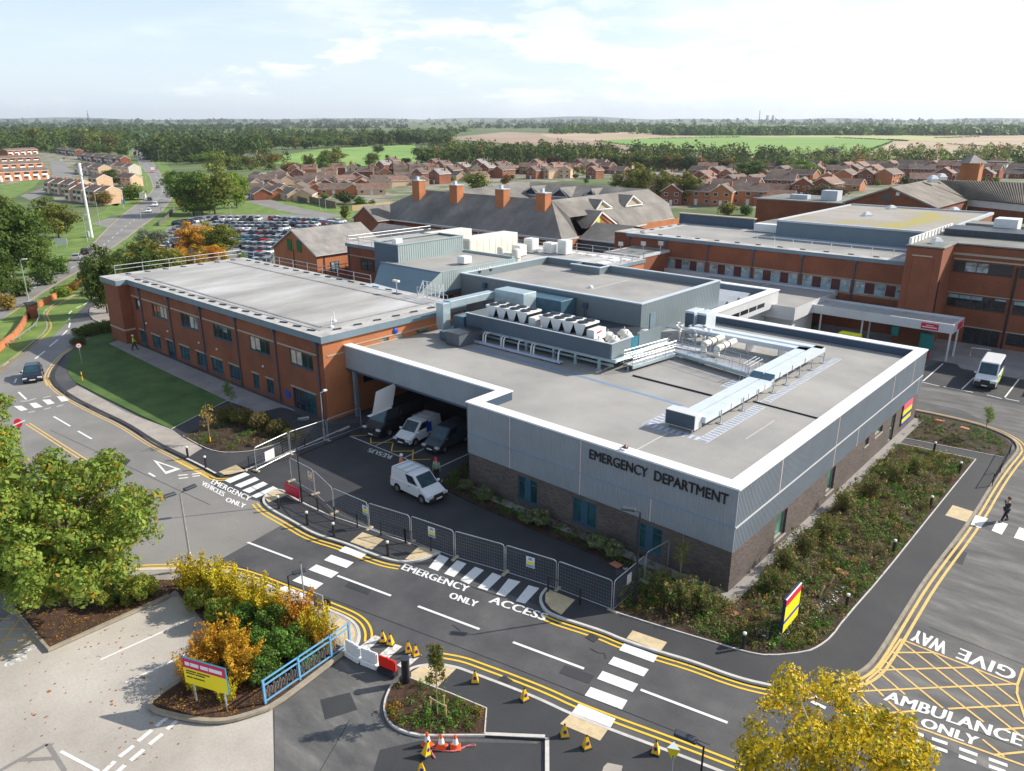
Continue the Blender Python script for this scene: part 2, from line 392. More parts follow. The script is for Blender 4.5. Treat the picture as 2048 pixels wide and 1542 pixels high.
mat('duct_top', (.62, .68, .72), .4, .05, .8, metal=.2)
mat('white_metal', (.74, .75, .74), .4, .05, 1)
mat('cream_metal', (.72, .69, .60), .45, .06, 1)
mat('black', (.012, .012, .014), .5, .2, 2)
mat('black_paint', (.02, .02, .024), .35, .1, 2)
mat('rubber', (.02, .02, .02), .85, .2, 4)
roofmat('roof_grey', (.33, .318, .298),(.25, .245, .235),(.39, .378, .355), sc=.13, str_=(1, 1, 1))
roofmat('roof_pale', (.40, .39, .375),(.27, .26, .25),(.58, .58, .59), sc=.17, stain=(.3, .72), str_=(1.2, .35, 1))
roofmat('roof_edge', (.47, .46, .445),(.33, .32, .30),(.58, .58, .58), sc=.5)
roofmat('roof_moss', (.30, .27, .235),(.34, .29, .045),(.34, .31, .28), sc=.09, stain=(.36, .56))
roofmat('roof_old', (.20, .20, .185),(.13, .14, .11),(.30, .29, .27), sc=.25)
roofmat('slate', (.19, .175, .155),(.12, .11, .10),(.27, .25, .215), sc=.22, str_=(1, 1, .35))
roofmat('slate_brown', (.17, .145, .115),(.11, .095, .08),(.23, .20, .16), sc=.3)
roofmat('tile_red', (.22, .125, .09),(.15, .085, .06),(.29, .18, .13), sc=.5)
roofmat('tile_brown', (.15, .105, .082),(.10, .075, .06),(.23, .17, .13), sc=.5)
roofmat('tile_grey', (.27, .25, .235),(.19, .18, .17),(.36, .34, .32), sc=.5)
mat('gutter', (.50, .54, .58), .5, .04, 1)
mat('white_board', (.72, .72, .70), .6, .05, 1)
mat('frame_blue', (.04, .10, .15), .4, .1, 2)
mat('frame_pale', (.38, .38, .34), .5, .06, 2)
mat('frame_dark', (.03, .028, .028), .4, .1, 2)
glassmat('glass_teal', (.02, .075, .085)); glassmat('glass_dark', (.02, .026, .03)); glassmat('glass_green', (.10, .22, .17), scale=.4)
glassmat('glass_pale', (.26, .32, .33), rough=.15, scale=1.4, var=.6); glassmat('glass_frost', (.24, .36, .40), rough=.4, scale=.8, var=.25)
mat('panel_maroon', (.085, .022, .02), .7, .15, 1)
mat('blind', (.55, .46, .36), .8, .2, 1.5)
mat('hi_vis', (.55, .90, .02), .7, .08, 8); mat('orange_vis', (.95, .16, .02), .7, .08, 8)
mat('cloth_navy', (.012, .014, .022), .9, .2, 8); mat('cloth_grey', (.035, .045, .05), .9, .2, 6); mat('cloth_green', (.20, .33, .24), .9, .2, 8)
mat('skin', (.50, .28, .19), .6, .05, 8); mat('hair', (.10, .035, .015), .8, .2, 20); mat('helmet', (.75, .76, .78), .3, .05, 3)
mat('car_white', (.74, .75, .76), .22, .03, 1, spec=.6); mat('car_navy', (.012, .018, .035), .16, .1, 1, spec=.8); mat('car_black', (.012, .012, .013), .25, .1, 1, spec=.6)
mat('car_slate', (.045, .06, .075), .2, .1, 1, spec=.7); mat('car_silver', (.42, .44, .46), .25, .04, 1, metal=.5); mat('car_red', (.42, .012, .02), .22, .05, 1)
mat('car_blue', (.03, .12, .32), .22, .05, 1); mat('car_grey', (.16, .17, .18), .22, .05, 1, metal=.3); mat('car_teal', (.05, .17, .24), .22, .05, 1)
mat('car_glass', (.02, .03, .04), .05, 0, spec=1.0); mat('car_glass_tint', (.02, .055, .07), .06, .3, 2, spec=.9)
mat('plastic_dark', (.025, .026, .03), .6, .1, 4); mat('lamp_clear', (.65, .68, .70), .12, 0, metal=.2); mat('lamp_red', (.5, .01, .01), .3, 0)
mat('plate_white', (.75, .75, .72), .5, 0); mat('plate_yellow', (.75, .55, .05), .5, 0); mat('rim', (.35, .36, .38), .35, 0, metal=.7)
mat('stripe_green', (.50, .72, .03), .5, .05, 3)
mat('sign_red', (.62, .012, .05), .5, 0); mat('sign_yellow', (.88, .72, .01), .5, 0); mat('sign_blue', (.01, .06, .42), .5, 0); mat('sign_teal', (.01, .17, .25), .5, 0)
mat('sign_navy', (.015, .03, .10), .5, 0); mat('sign_pink', (.80, .10, .20), .5, 0); mat('sign_white', (.78, .78, .78), .5, 0); mat('sign_magenta', (.60, .01, .10), .5, 0)
mat('rail_blue', (.14, .36, .58), .45, .05, 2); mat('barrier_white', (.80, .79, .77), .5, .05, 2); mat('barrier_red', (.80, .02, .008), .5, .05, 2)
mat('cone_orange', (.85, .10, .015), .5, .05, 3); mat('cone_yellow', (.85, .50, .01), .5, .05, 3); mat('cone_mark', (.05, .02, .25), .5, 0)
mat('block_pale', (.42, .36, .26), .9, .15, 4); mat('timber', (.42, .30, .15), .8, .15, 5); mat('post_yellow', (.80, .42, .01), .5, .05, 3)
mat('rope', (.50, .16, .17), .8, .1, 4); mat('terracotta', (.48, .19, .11), .9, .15, 3)
mat('bark', (.10, .07, .045), .9, .25, 3, stretch=(1, 1, .2)); mat('bark_pale', (.36, .27, .17), .9, .2, 3); mat('bark_silver', (.48, .46, .42), .85, .3, 3)
mat('teal_bin', (.02, .28, .26), .5, .05, 1); mat('red_bin', (.35, .015, .02), .5, .05, 1); mat('yellow_cover', (.78, .74, .01), .6, .05, 1)
mat('door_green', (.01, .13, .03), .6, .1, 3); mat('wall_white', (.70, .69, .66), .8, .06, 1); mat('wall_buff', (.58, .40, .26), .85, .1, 1.5)
mat('render_pale', (.60, .54, .46), .85, .08, 1); mat('fence_wood', (.20, .15, .10), .9, .25, .6); mat('fence_dark', (.10, .095, .085), .9, .2, .6)
def leafmat(name, a, b, tr=.25, rand=.25):
 m = mat(name, a, .62, 0, .9, col2=b, det=3, objrand=rand, spec=.25, fac=(.3, .7)); t = m.node_tree; bs = t.nodes['Principled BSDF']
 lk = bs.inputs['Base Color'].links[0].from_socket
 # every leaf slightly its own tone
 ge = N(t, 'ShaderNodeNewGeometry'); mr = N(t, 'ShaderNodeMapRange'); mr.inputs[3].default_value = .75; mr.inputs[4].default_value = 1.28
 t.links.new(ge.outputs['Random Per Island'], mr.inputs[0])
 hs = N(t, 'ShaderNodeHueSaturation'); t.links.new(lk, hs.inputs['Color']); t.links.new(mr.outputs[0], hs.inputs['Value']); t.links.new(hs.outputs[0], bs.inputs['Base Color'])
 tl = N(t, 'ShaderNodeBsdfTranslucent'); t.links.new(hs.outputs[0], tl.inputs[0]); mx_ = N(t, 'ShaderNodeMixShader'); mx_.inputs[0].default_value = tr
 o = t.nodes['Material Output']; t.links.new(bs.outputs[0], mx_.inputs[1]); t.links.new(tl.outputs[0], mx_.inputs[2]); t.links.new(mx_.outputs[0], o.inputs[0])
 return m
leafmat('leaf_dark', (.038, .072, .014),(.075, .12, .022)); leafmat('leaf_mid', (.065, .12, .018),(.12, .185, .032)); leafmat('leaf_olive', (.13, .155, .022),(.21, .22, .04))
leafmat('leaf_light', (.12, .20, .024),(.21, .29, .04)); leafmat('leaf_gold', (.34, .22, .018),(.50, .28, .025)); leafmat('leaf_orange', (.50, .19, .012),(.66, .30, .025))
leafmat('leaf_copper', (.06, .018, .018),(.10, .03, .025)); leafmat('leaf_rust', (.19, .12, .03),(.27, .18, .04)); leafmat('leaf_lime', (.14, .235, .035),(.29, .37, .06), tr=.35, rand=.1)
leafmat('leaf_yellow', (.52, .42, .015),(.72, .54, .03), tr=.35, rand=.1); leafmat('leaf_grey', (.16, .19, .12),(.24, .26, .16)); leafmat('leaf_brown', (.10, .07, .03),(.17, .13, .06))
leafmat('leaf_fresh', (.07, .17, .02),(.13, .26, .035), rand=.15); leafmat('twig_straw', (.20, .15, .06),(.28, .22, .09), rand=.15)
leafmat('leaf_fallen', (.30, .13, .02),(.45, .20, .03), tr=0, rand=.2)
# ---------------------------------------------------------------- the ground
GR = thing if False else None
def poly_w(*p): return [Vector(q) for q in p]
S = 13500
def fwd(s, r): return Vector((CAM.x+FH.x*s+RT.x*r, CAM.y+FH.y*s+RT.y*r))
sheet('ground', [[fwd(-60, -400), fwd(-60, 400), fwd(300, 900), fwd(S, 9500), fwd(S, -9500), fwd(300, -900)]], 'ground', 0)
# site carriageway (one sheet), older surfacing and concrete laid on it
sheet('site_road', [[Vector((-112, -70)), Vector((75, -70)), Vector((75, 62)), Vector((-112, 62))]], 'asphalt', .008)
sheet('old_surfacing', [P((-400, 1600),(-400, 1000),(-200, 820),(0, 735),(40, 690),(120, 650),(185, 640),(250, 690),(430, 975),(505, 1000),(640, 1022+6),(566, 1049),(400, 1142),(100, 1230))], 'asphalt_old', .012)
sheet('new_surfacing', [P((505, 940),(640, 850),(1000, 830),(1230, 1130),(1240, 1215),(1225, 1268),(875, 1135),(735, 1110),(640, 1075),(535, 1015),(505, 990),(432, 950))], 'asphalt_new', .016)
sheet('east_road_surface', [P((1713, 1349),(1761, 1297),(1801, 1232),(1848, 1157),(2005, 915),(2032, 880),(1925, 820),(1826, 800),(1860, 660),(2500, 800),(2500, 1700),(2300, 1700),(1840, 1470),(1600, 1385))], 'asphalt_worn', .012)
sheet('parking_bay_surface', [P((1840, 765),(1852, 735),(1900, 715),(2400, 800),(2400, 900),(2040, 810),(1900, 780))], 'asphalt_new', .018)
sheet('concrete_yard', [P((-500, 1700),(-500, 1250),(0, 1245),(29, 1219),(101, 1301),(337, 1194),(345, 1160),(455, 1290),(306, 1412),(350, 1432),(462, 1443),(545, 1415),(549, 1560),(549, 1700))], 'concrete', .018)
sheet('worn_surfacing', [P((549, 1700),(549, 1560),(545, 1415),(690, 1305),(810, 1352),(785, 1370),(766, 1420),(770, 1442),(810, 1472),(970, 1478),(1088, 1484),(1085, 1700))], 'asphalt_worn', .016)
mk = []
def surf(name, pts, m, lift=.12, skirt=.14, k=0):
 return sheet(name, [smooth(pts, k, True) if k else pts], m, lift, skirt=skirt)
def kerb(name, pts, m='kerbstone', w_=.16, lift=.135, side=1, k=2):
 pts = smooth(pts, k) if k else pts
 a = offset(pts, 0); b = offset(pts, w_*side)
 return sheet(name, [[a[i], a[i+1], b[i+1], b[i]] for i in range(len(a)-1)], m, lift, skirt=.15)
# pavement by the fence
k1 = P((575, 989),(555, 981),(537, 989),(527, 1003),(540, 1018),(590, 1045),(632, 1070),(695, 1088),(735, 1105),(777, 1120),(807, 1125),(835, 1122),(856, 1115),(878, 1105))
bk = P((812, 1085),(760, 1067),(715, 1051),(670, 1037),(605, 1007))
k1s = smooth(k1, 2)
sheet('fence_pavement', [k1s+bk], 'asphalt_new', .12, skirt=.13)
kerb('kerb', k1, side=-1)
kerb('kerb', P((575, 989),(605, 1007),(670, 1037),(715, 1051),(760, 1067),(812, 1085),(878, 1105)), side=-1, w_=.12)
# east footway round the planting bed
k2 = P((1096, 1180),(1084, 1194),(1084, 1208),(1095, 1225),(1120, 1236),(1165, 1250),(1211, 1265),(1247, 1281),(1317, 1304),(1387, 1324),(1475, 1357),(1550, 1374),(1598, 1375),(1661, 1367),(1711, 1349),(1736, 1332),(1761, 1297),(1801, 1232),(1848, 1157),(1936, 1045),(1981, 970),(2010, 930),(2026, 912),(2034, 900))
k2b = P((2034, 900),(2031, 887),(2011, 872),(1961, 852),(1886, 834),(1826, 822))
bed1 = P((1230, 1227),(1325, 1257),(1425, 1287),(1490, 1307),(1537, 1315),(1612, 1307),(1636, 1296),(1661, 1277),(1686, 1242),(1761, 1157),(1850, 1045),(1950, 921),(1788, 887))
fw = smooth(k2, 2)
sheet('east_footway', [fw+P((2010, 905),(1880+126, 918),(1780, 868),(1820, 838),(1740, 880),(1500, 1150),(1340, 1150),(1290, 1120),(1225, 1160))], 'asphalt_new', .12, skirt=.13)
kerb('kerb', k2[:12], side=-1); kerb('kerb', k2[11:]+k2b[1:], m='kerb_old', side=-1)
# footway south of the road, island and car park pavements
k3 = P((60, 1205),(120, 1172),(192, 1150),(312, 1142),(400, 1144),(450, 1147),(500, 1161),(550, 1182),(600, 1201),(650, 1222),(687, 1237),(707, 1250),(716, 1267),(714, 1285),(705, 1297),(690, 1305))
s3 = smooth(k3, 2)
sheet('south_pavement', [s3+P((650, 1290),(560, 1240),(455, 1200),(400, 1180),(337, 1194),(200, 1240),(60, 1260))], 'pavement', .12, skirt=.13)
kerb('kerb', k3, side=1)
k4 = P((804, 1356),(782, 1372),(770, 1397),(766, 1419),(770, 1439),(785, 1457),(810, 1469),(840, 1476),(970, 1475),(1090, 1480),(1090, 1542),(1088, 1640))
k5 = P((804, 1356),(812, 1346),(822, 1338),(840, 1333),(875, 1329),(915, 1336),(950, 1349),(1025, 1377),(1090, 1404),(1137, 1427),(1220, 1460),(1307, 1492),(1412, 1532),(1520, 1576),(1700, 1650))
sheet('island_footway', [smooth(k5, 2)+P((1500, 1800),(1088, 1800),(1088, 1640),(1090, 1482),(970, 1475),(900, 1440),(820, 1400))], 'asphalt_new', .12, skirt=.13)
kerb('kerb', k5, side=-1); kerb('kerb', k4[1:8], side=1, w_=.2); kerb('kerb', k4[7:10], side=1, k=0, w_=.18); kerb('kerb', k4[9:], side=1, k=0, w_=.18)
sheet('car_park_surface', [P((840, 1482),(1084, 1488),(1082, 1700),(700, 1700),(760, 1500))], 'asphalt_new', .022)
# beds
surf('island_bed', P((812, 1359),(785, 1376),(775, 1400),(771, 1420),(776, 1440),(790, 1455),(815, 1466),(845, 1472),(966, 1472),(972, 1422),(900, 1392)), 'mulch', .16, .2)
surf('planting_bed', bed1+P((1470, 1196),(1340, 1147),(1300, 1122),(1234, 1190)), 'soil', .15, .2)
surf('planting_bed', P((1828, 826),(1886, 838),(1961, 857),(2008, 877),(2024, 893),(2006, 917),(1880, 893),(1795, 876),(1836, 846)), 'soil', .15, .2)
surf('planting_bed', P((935, 925),(888, 958),(880, 975),(960, 1015),(1050, 1053),(1180, 1107),(1250, 1140),(1300, 1122),(1340, 1147),(1470, 1196),(1300, 1100),(1100, 1040),(945, 966)), 'soil', .15, .2)
kerb('kerb', P((934, 935),(905, 948),(882, 962),(884, 977),(960, 1013),(1050, 1051),(1180, 1106),(1252, 1141)), side=1, k=1)
for ln_ in (P((1230, 1227),(1325, 1257),(1425, 1287),(1490, 1307),(1537, 1315),(1612, 1307),(1636, 1296),(1661, 1277),(1686, 1242),(1761, 1157),(1850, 1045),(1950, 921)),):
 kerb('bed_edging', ln_, side=-1, w_=.07, lift=.165, k=1)
kerb('bed_edging', P((1950, 921),(1788, 887)), side=1, w_=.07, lift=.165, k=0); kerb('bed_edging', P((2006, 917),(1880, 893),(1795, 876)), side=1, w_=.06, lift=.165, k=0)
kerb('bed_edging', P((814, 1359),(900, 1392),(972, 1422),(968, 1472)), side=1, w_=.06, lift=.175, k=0)
tb = P((29, 1219),(101, 1301),(337, 1194),(372, 1165),(200, 1165),(60, 1190))
surf('tree_bed', tb, 'mulch', .2, .3)
kerb('kerb', tb[:3], m='kerb_old', side=-1, w_=.2, lift=.22, k=0)
hb = P((345, 1175),(400, 1235),(470, 1300),(400, 1345),(306, 1410),(306, 1420),(350, 1433),(400, 1442),(430, 1444),(462, 1442),(512, 1427),(545, 1415),(690, 1305),(650, 1278),(560, 1222),(450, 1175))
surf('hedge_bed', hb, 'mulch', .2, .3)
kerb('kerb', P((470, 1300),(400, 1345),(308, 1405),(305, 1420),(350, 1433),(400, 1442),(430, 1444),(462, 1442),(512, 1427),(545, 1415),(618, 1360),(690, 1305)), m='kerb_old', side=-1, w_=.22, lift=.24, k=1)
# west: lawn, slab footpath, paths, verge
kw = P((545, 962),(525, 962),(500, 960),(470, 952),(440, 955),(430, 950),(362, 915),(310, 890),(250, 850),(200, 827),(147, 800),(122, 783),(108, 770),(101, 755),(108, 738),(128, 712),(150, 697))
sheet('slab_footpath', [P((405, 899),(372, 920),(362, 915),(310, 890),(250, 850),(200, 827),(147, 800),(128, 787),(155, 773),(175, 783),(250, 826),(344, 861),(366, 877))], 'pavement', .125, skirt=.14)
sheet('dark_footpath', [P((128, 787),(110, 773),(101, 757),(107, 738),(128, 712),(150, 697),(165, 700),(140, 725),(138, 745),(155, 773))], 'asphalt', .125, skirt=.14)
sheet('entrance_footway', [P((405, 899),(440, 908),(500, 906),(560, 890),(620, 873),(500, 825),(560, 812),(660, 862),(700, 870),(590, 915),(492, 942),(500, 941),(470, 933),(430, 950),(372, 920))], 'asphalt_new', .122, skirt=.14)
sheet('wall_pavement', [P((217, 689),(247, 674),(262, 685),(450, 765),(590, 822),(562, 817),(505, 830),(487, 815),(455, 804),(330, 745))], 'paving_light', .124, skirt=.14)
sheet('link_path', [P((455, 804),(487, 812),(366, 875),(344, 861))], 'asphalt_new', .123, skirt=.14)
surf('lawn', P((217, 689),(250, 676),(255, 660),(200, 668),(158, 690),(150, 697),(140, 712),(134, 737),(138, 752),(150, 766),(200, 792),(280, 832),(344, 861),(455, 804),(330, 745)), 'lawn', .15, .2)
surf('planting_bed', P((366, 875),(405, 897),(430, 906),(460, 909),(510, 905),(560, 889),(620, 873),(500, 824),(487, 815)), 'soil', .15, .2)
kerb('kerb', kw[4:16], m='kerb_dark', side=-1, w_=.35, lift=.13)
kerb('kerb', P((430, 950),(395, 931),(372, 920)), side=-1)
kerb('bed_edging', P((344, 861),(400, 832),(455, 804)), side=1, w_=.07, lift=.17, k=0); kerb('bed_edging', P((366, 875),(405, 897),(430, 906),(460, 909),(510, 905),(560, 889)), side=1, w_=.07, lift=.17, k=1)
kerb('kerb', P((492, 943),(560, 916),(700, 855)), side=1, w_=.18, k=0)
# lighter verge and brick wall strip at the far left
vk = P((-40, 770),(0, 737),(45, 705),(85, 672),(98, 655),(93, 640),(87, 630),(95, 618),(120, 605),(150, 590),(186, 580),(203, 570))
sheet('verge', [smooth(vk, 1)+P((200, 540),(185, 545),(150, 560),(90, 590),(60, 605),(0, 643),(-40, 668))], 'verge', .12, skirt=.13)
kerb('kerb', vk, m='kerb_old', side=1, w_=.2)
vk2 = P((222, 652),(205, 648),(186, 640),(178, 630),(180, 618),(195, 610),(215, 607),(240, 606))
sheet('verge_paving', [vk2+P((260, 640))], 'pavement', .12, skirt=.13)
# the main road into the distance
RL = P((-60, 615),(0, 575),(66, 555),(135, 527),(150, 516),(160, 505),(207, 462),(240, 432),(275, 407),(300, 387),(306, 375),(302, 362),(297, 350),(280, 330),(265, 310),(262, 297))
RR = P((-60, 690),(0, 648),(55, 610),(105, 575),(185, 530),(222, 500),(262, 470),(325, 425),(345, 398),(350, 385),(345, 375),(332, 362),(322, 347),(305, 322),(292, 305),(277, 297))
RLs, RRs = smooth(RL, 1), smooth(RR, 1)
RC = [(a+b)/2 for a, b in zip(RLs, RRs)]
sheet('main_road', [[RLs[i], RLs[i+1], RRs[i+1], RRs[i]] for i in range(len(RLs)-1)], 'asphalt_old', .03)
sheet('main_road_verge', [[a, b, c_, d_] for a, b, c_, d_ in zip(offset(RLs, 9), offset(RLs, 9)[1:], RLs[1:], RLs)]+[[a, b, c_, d_] for a, b, c_, d_ in zip(offset(RRs, -9), offset(RRs, -9)[1:], RRs[1:], RRs)], 'verge', .02)
sheet('side_road', [P((190, 445),(240, 430),(215, 455),(185, 448)), P((40, 392),(90, 375),(105, 350),(100, 325),(125, 318),(135, 335),(150, 345),(140, 358),(100, 385),(60, 400))], 'asphalt_old', .03)
sheet('road_line', dashes(RC, -.08, .08, 4, 5, 2), 'white_paint', .045)
sheet('road_line', ribbon(offset(RLs, -.5), 0, .14)+ribbon(offset(RRs, .5), 0, .14), 'yellow_paint_old', .045)
sheet('car_park_surface', [P((250, 545),(285, 500),(335, 455),(400, 428),(660, 430),(700, 445),(700, 480),(600, 520),(480, 560),(300, 600))], 'asphalt_old', .03)
sheet('verge', [P((400, 428),(345, 448),(300, 480),(282, 500),(275, 470),(330, 425),(352, 405),(480, 395),(620, 400),(720, 425),(715, 440),(660, 430))], 'verge', .035)
sheet('verge', [P((470, 375),(560, 395),(640, 415),(700, 425),(760, 430),(740, 445),(620, 425),(560, 412),(485, 398))], 'verge', .05)
sheet('access_road', [P((485, 385),(520, 394),(575, 410),(620, 420),(690, 432),(640, 436),(560, 422),(500, 405))], 'asphalt_old', .06)
sheet('verge', [P((0, 370),(80, 360),(70, 372),(30, 395),(0, 400)), P((100, 470),(150, 440),(210, 455),(170, 490),(130, 520),(60, 548),(0, 575),(-60, 600),(-60, 560),(80, 500))], 'verge', .025)
# far fields
FL = .5
sheet('estate_ground', [P((495, 350),(560, 340),(760, 330),(1000, 338),(1260, 334),(1255, 352),(1010, 372),(800, 418),(700, 408),(640, 400),(560, 385),(485, 372)), P((1265, 338),(1600, 340),(2090, 338),(2090, 375),(1750, 392),(1560, 415),(1300, 420),(1260, 380)), P((0, 312),(100, 304),(260, 318),(275, 372),(235, 412),(110, 402),(92, 360),(0, 370))], 'estate_ground', .02)
sheet('meadow', [P((520, 318),(640, 299),(830, 289),(835, 325),(760, 335),(560, 330))], 'meadow', .3)
sheet('field', [P((1195, 281),(1290, 277),(1480, 274),(1900, 278),(1780, 284),(1815, 305),(1715, 310),(1450, 308),(1300, 300))], 'field_green', FL)
sheet('field', [P((1080, 268),(1200, 264),(1500, 262),(2200, 266),(2200, 285),(1850, 280),(1500, 275),(1290, 278),(1190, 283),(1100, 276))], 'field_tan', FL*.8)
sheet('field', [P((880, 277),(1010, 264),(1110, 268),(1180, 281),(1320, 298),(1450, 309),(1560, 318),(1300, 312),(1050, 290))], 'field_brown', FL*.6)
sheet('field', [P((1785, 284),(1880, 278),(2200, 286),(2200, 330),(1900, 325),(1720, 312),(1750, 305))], 'field_tan', FL*1.2)
sheet('field', [P((1560, 272),(1800, 270),(1930, 279),(1880, 283),(1700, 276),(1580, 275))], 'field_pale', FL*1.4)
sheet('field', [P((1380, 270),(1520, 268),(1560, 270),(1480, 273),(1400, 273))], 'field_green', FL*1.5)
# ---------------------------------------------------------------- walls with openings
class Wall:
 """vertical wall from a to b; outside is on the right hand of a->b"""
 def __init__(s, a, b, z0, z1):
  s.a, s.b = Vector(a), Vector(b); s.z0, s.z1 = z0, z1; s.L = (s.b-s.a).length; s.d = (s.b-s.a)/s.L; s.n = Vector((s.d.y, -s.d.x)); s.op = []
 def pt(s, u, v, off=0): q = s.a+s.d*u+s.n*off; return (q.x, q.y, v)
 def uv(s, px, py):
  r = FW+RT*((px-1024)/FPX)-UP*((py-771)/FPX)
  t = ((Vector((s.a.x, s.a.y))-CAM.xy).dot(s.n))/(Vector((r.x, r.y)).dot(s.n)); q = CAM+r*t
  return ((q.xy-s.a).dot(s.d), q.z)
 def mesh(s, mb, m=0, depth=.12, rev=None):
  us = sorted({0, s.L, *[o[0] for o in s.op], *[o[1] for o in s.op]}); vs = sorted({s.z0, s.z1, *[o[2] for o in s.op], *[o[3] for o in s.op]})
  us = [u for u in us if 0 <= u <= s.L]; vs = [v for v in vs if s.z0 <= v <= s.z1]
  for u0, u1 in zip(us, us[1:]):
   for v0, v1 in zip(vs, vs[1:]):
    cu, cv = (u0+u1)/2, (v0+v1)/2
    if any(o[0] < cu < o[1] and o[2] < cv < o[3] for o in s.op): continue
    mb.face([s.pt(u0, v0), s.pt(u1, v0), s.pt(u1, v1), s.pt(u0, v1)], m)
  for u0, u1, v0, v1 in s.op:
   r = m if rev is None else rev; d = -depth
   for (p, q) in (((u0, v0),(u1, v0)),((u1, v0),(u1, v1)),((u1, v1),(u0, v1)),((u0, v1),(u0, v0))):
    mb.face([s.pt(*p), s.pt(*q), s.pt(*q, d), s.pt(*p, d)], r)
 def bar(s, mb, u0, u1, v0, v1, o0, o1, m=0):
  p = [s.pt(u0, v0, o0), s.pt(u1, v0, o0), s.pt(u1, v0, o1), s.pt(u0, v0, o1), s.pt(u0, v1, o0), s.pt(u1, v1, o0), s.pt(u1, v1, o1), s.pt(u0, v1, o1)]
  i = len(mb.v); mb.v += p
  for f in ((0, 1, 2, 3),(4, 7, 6, 5),(0, 4, 5, 1),(1, 5, 6, 2),(2, 6, 7, 3),(3, 7, 4, 0)): mb.f.append(tuple(i+k for k in f)); mb.m.append(m)
 def window(s, parent, u0, u1, v0, v1, nx=2, nz=1, fr='frame_blue', gl='glass_dark', depth=.12, fw=.07, sill=None, name='window', hsplit=None, glasses=None, blinds=()):
  s.op.append((u0, u1, v0, v1)); mb = MB(); d = -depth
  s.bar(mb, u0, u0+fw, v0, v1, d-.02, d+.05); s.bar(mb, u1-fw, u1, v0, v1, d-.02, d+.05)
  s.bar(mb, u0+fw, u1-fw, v0, v0+fw, d-.02, d+.05); s.bar(mb, u0+fw, u1-fw, v1-fw, v1, d-.02, d+.05)
  for k in range(1, nx): uc = u0+(u1-u0)*k/nx; s.bar(mb, uc-fw*.5, uc+fw*.5, v0+fw, v1-fw, d-.02, d+.047)
  for k in range(1, nz):
   vc = v0+(v1-v0)*(hsplit if hsplit else k/nz); s.bar(mb, u0+fw, u1-fw, vc-fw*.4, vc+fw*.4, d-.018, d+.044)
  if sill: s.bar(mb, u0-.04, u1+.04, v0-.07, v0-.003, -.05, .07)
  f = mb.build(name, fr, parent); p = MB()
  p.face([s.pt(u0+.01, v0+.01, d), s.pt(u1-.01, v0+.01, d), s.pt(u1-.01, v1-.01, d), s.pt(u0+.01, v1-.01, d)], 0)
  for k, bm_ in enumerate(blinds):     # blinds or pale panels seen behind single panes
   if bm_ is None: continue
   a = u0+(u1-u0)*k/nx+fw*.5; b = u0+(u1-u0)*(k+1)/nx-fw*.5; hh = bm_[1]
   p.face([s.pt(a, v1-fw-(v1-v0-2*fw)*hh, d+.006), s.pt(b, v1-fw-(v1-v0-2*fw)*hh, d+.006), s.pt(b, v1-fw, d+.006), s.pt(a, v1-fw, d+.006)], 1+k)
  p.build('pane', [gl]+[b_[0] if b_ else gl for b_ in blinds], f, recalc=False)
  return f
 def winpx(s, parent, tl, br, **k):
  a, b = s.uv(*tl), s.uv(*br); return s.window(parent, min(a[0], b[0]), max(a[0], b[0]), min(a[1], b[1]), max(a[1], b[1]), **k)
def zr(x0, y0, k): return lambda X, Y: (x0+X/k, y0+Y/k)
def ribs(mb, wl, u0, u1, v0, v1, pitch=.2, dep=.035, m=0, off=0):
 """profiled metal sheet: trapezoid ribs"""
 n = max(1, int(round((u1-u0)/pitch))); p = (u1-u0)/n; pr = []
 for k in range(n):
  a = u0+k*p; pr += [(a, 0),(a+p*.55, 0),(a+p*.65, dep),(a+p*.9, dep)]
 pr.append((u1, 0))
 for (a, d0),(b, d1) in zip(pr, pr[1:]):
  mb.face([wl.pt(a, v0, off+d0), wl.pt(b, v0, off+d1), wl.pt(b, v1, off+d1), wl.pt(a, v1, off+d0)], m)
def text(name, body, parent, mats, place, ext=.03, space=1.0, fat=(0,), bold=0):
 cu = bpy.data.curves.new(name, 'FONT'); cu.body = body; cu.size = 1; cu.extrude = 0; cu.resolution_u = 3; cu.space_character = space
 o = bpy.data.objects.new('tmp', cu); C.objects.link(o); dg = bpy.context.evaluated_depsgraph_get()
 me = bpy.data.meshes.new_from_object(o.evaluated_get(dg)); bpy.data.objects.remove(o); bpy.data.curves.remove(cu)
 xs = [v.co.x for v in me.vertices]; ys = [v.co.y for v in me.vertices]; x0, x1, y0, y1 = min(xs), max(xs), min(ys), max(ys)
 mb = MB(); mb.v = []
 vs = [((v.co.x-x0)/(x1-x0),(v.co.y-y0)/(y1-y0)) for v in me.vertices]
 fs = [tuple(p.vertices) for p in me.polygons]; n = len(vs)
 cnt = {}
 for f in fs:
  for i in range(len(f)): cnt[(f[i], f[(i+1) % len(f)])] = 1
 for j, du in enumerate(fat):             # shifted copies make the strokes heavier
  i0 = len(mb.v); mb.v += [tuple(place(a+du, b, ext+j*.0012)) for a, b in vs]; mb.f += [tuple(i0+q for q in f) for f in fs]; mb.m += [0]*len(fs)
  if ext:
   mb.v += [tuple(place(a+du, b, 0)) for a, b in vs]
   for a, b in cnt:
    if (b, a) not in cnt: mb.f.append((i0+a, i0+b, i0+b+n, i0+a+n)); mb.m.append(0)
 bpy.data.meshes.remove(me)
 return mb.build(name, mats, parent, recalc=False)
def roadtext(body, bl, br, tl, name='road_lettering', m='white_paint', lift=.022, bold=.02, space=1.05):
 """painted word: pixel picks of the outline box corners: baseline left, baseline right, top left"""
 a, b, c_ = W(*bl), W(*br), W(*tl)
 o = text(name, body, None, m, lambda u, v, e_: a+(b-a)*u+(c_-a)*v+Vector((0, 0, lift+e_)), ext=0, space=space, fat=[q_*.035/(b-a).length for q_ in (-1, 0, 1)]); o['kind'] = 'structure'
 return o
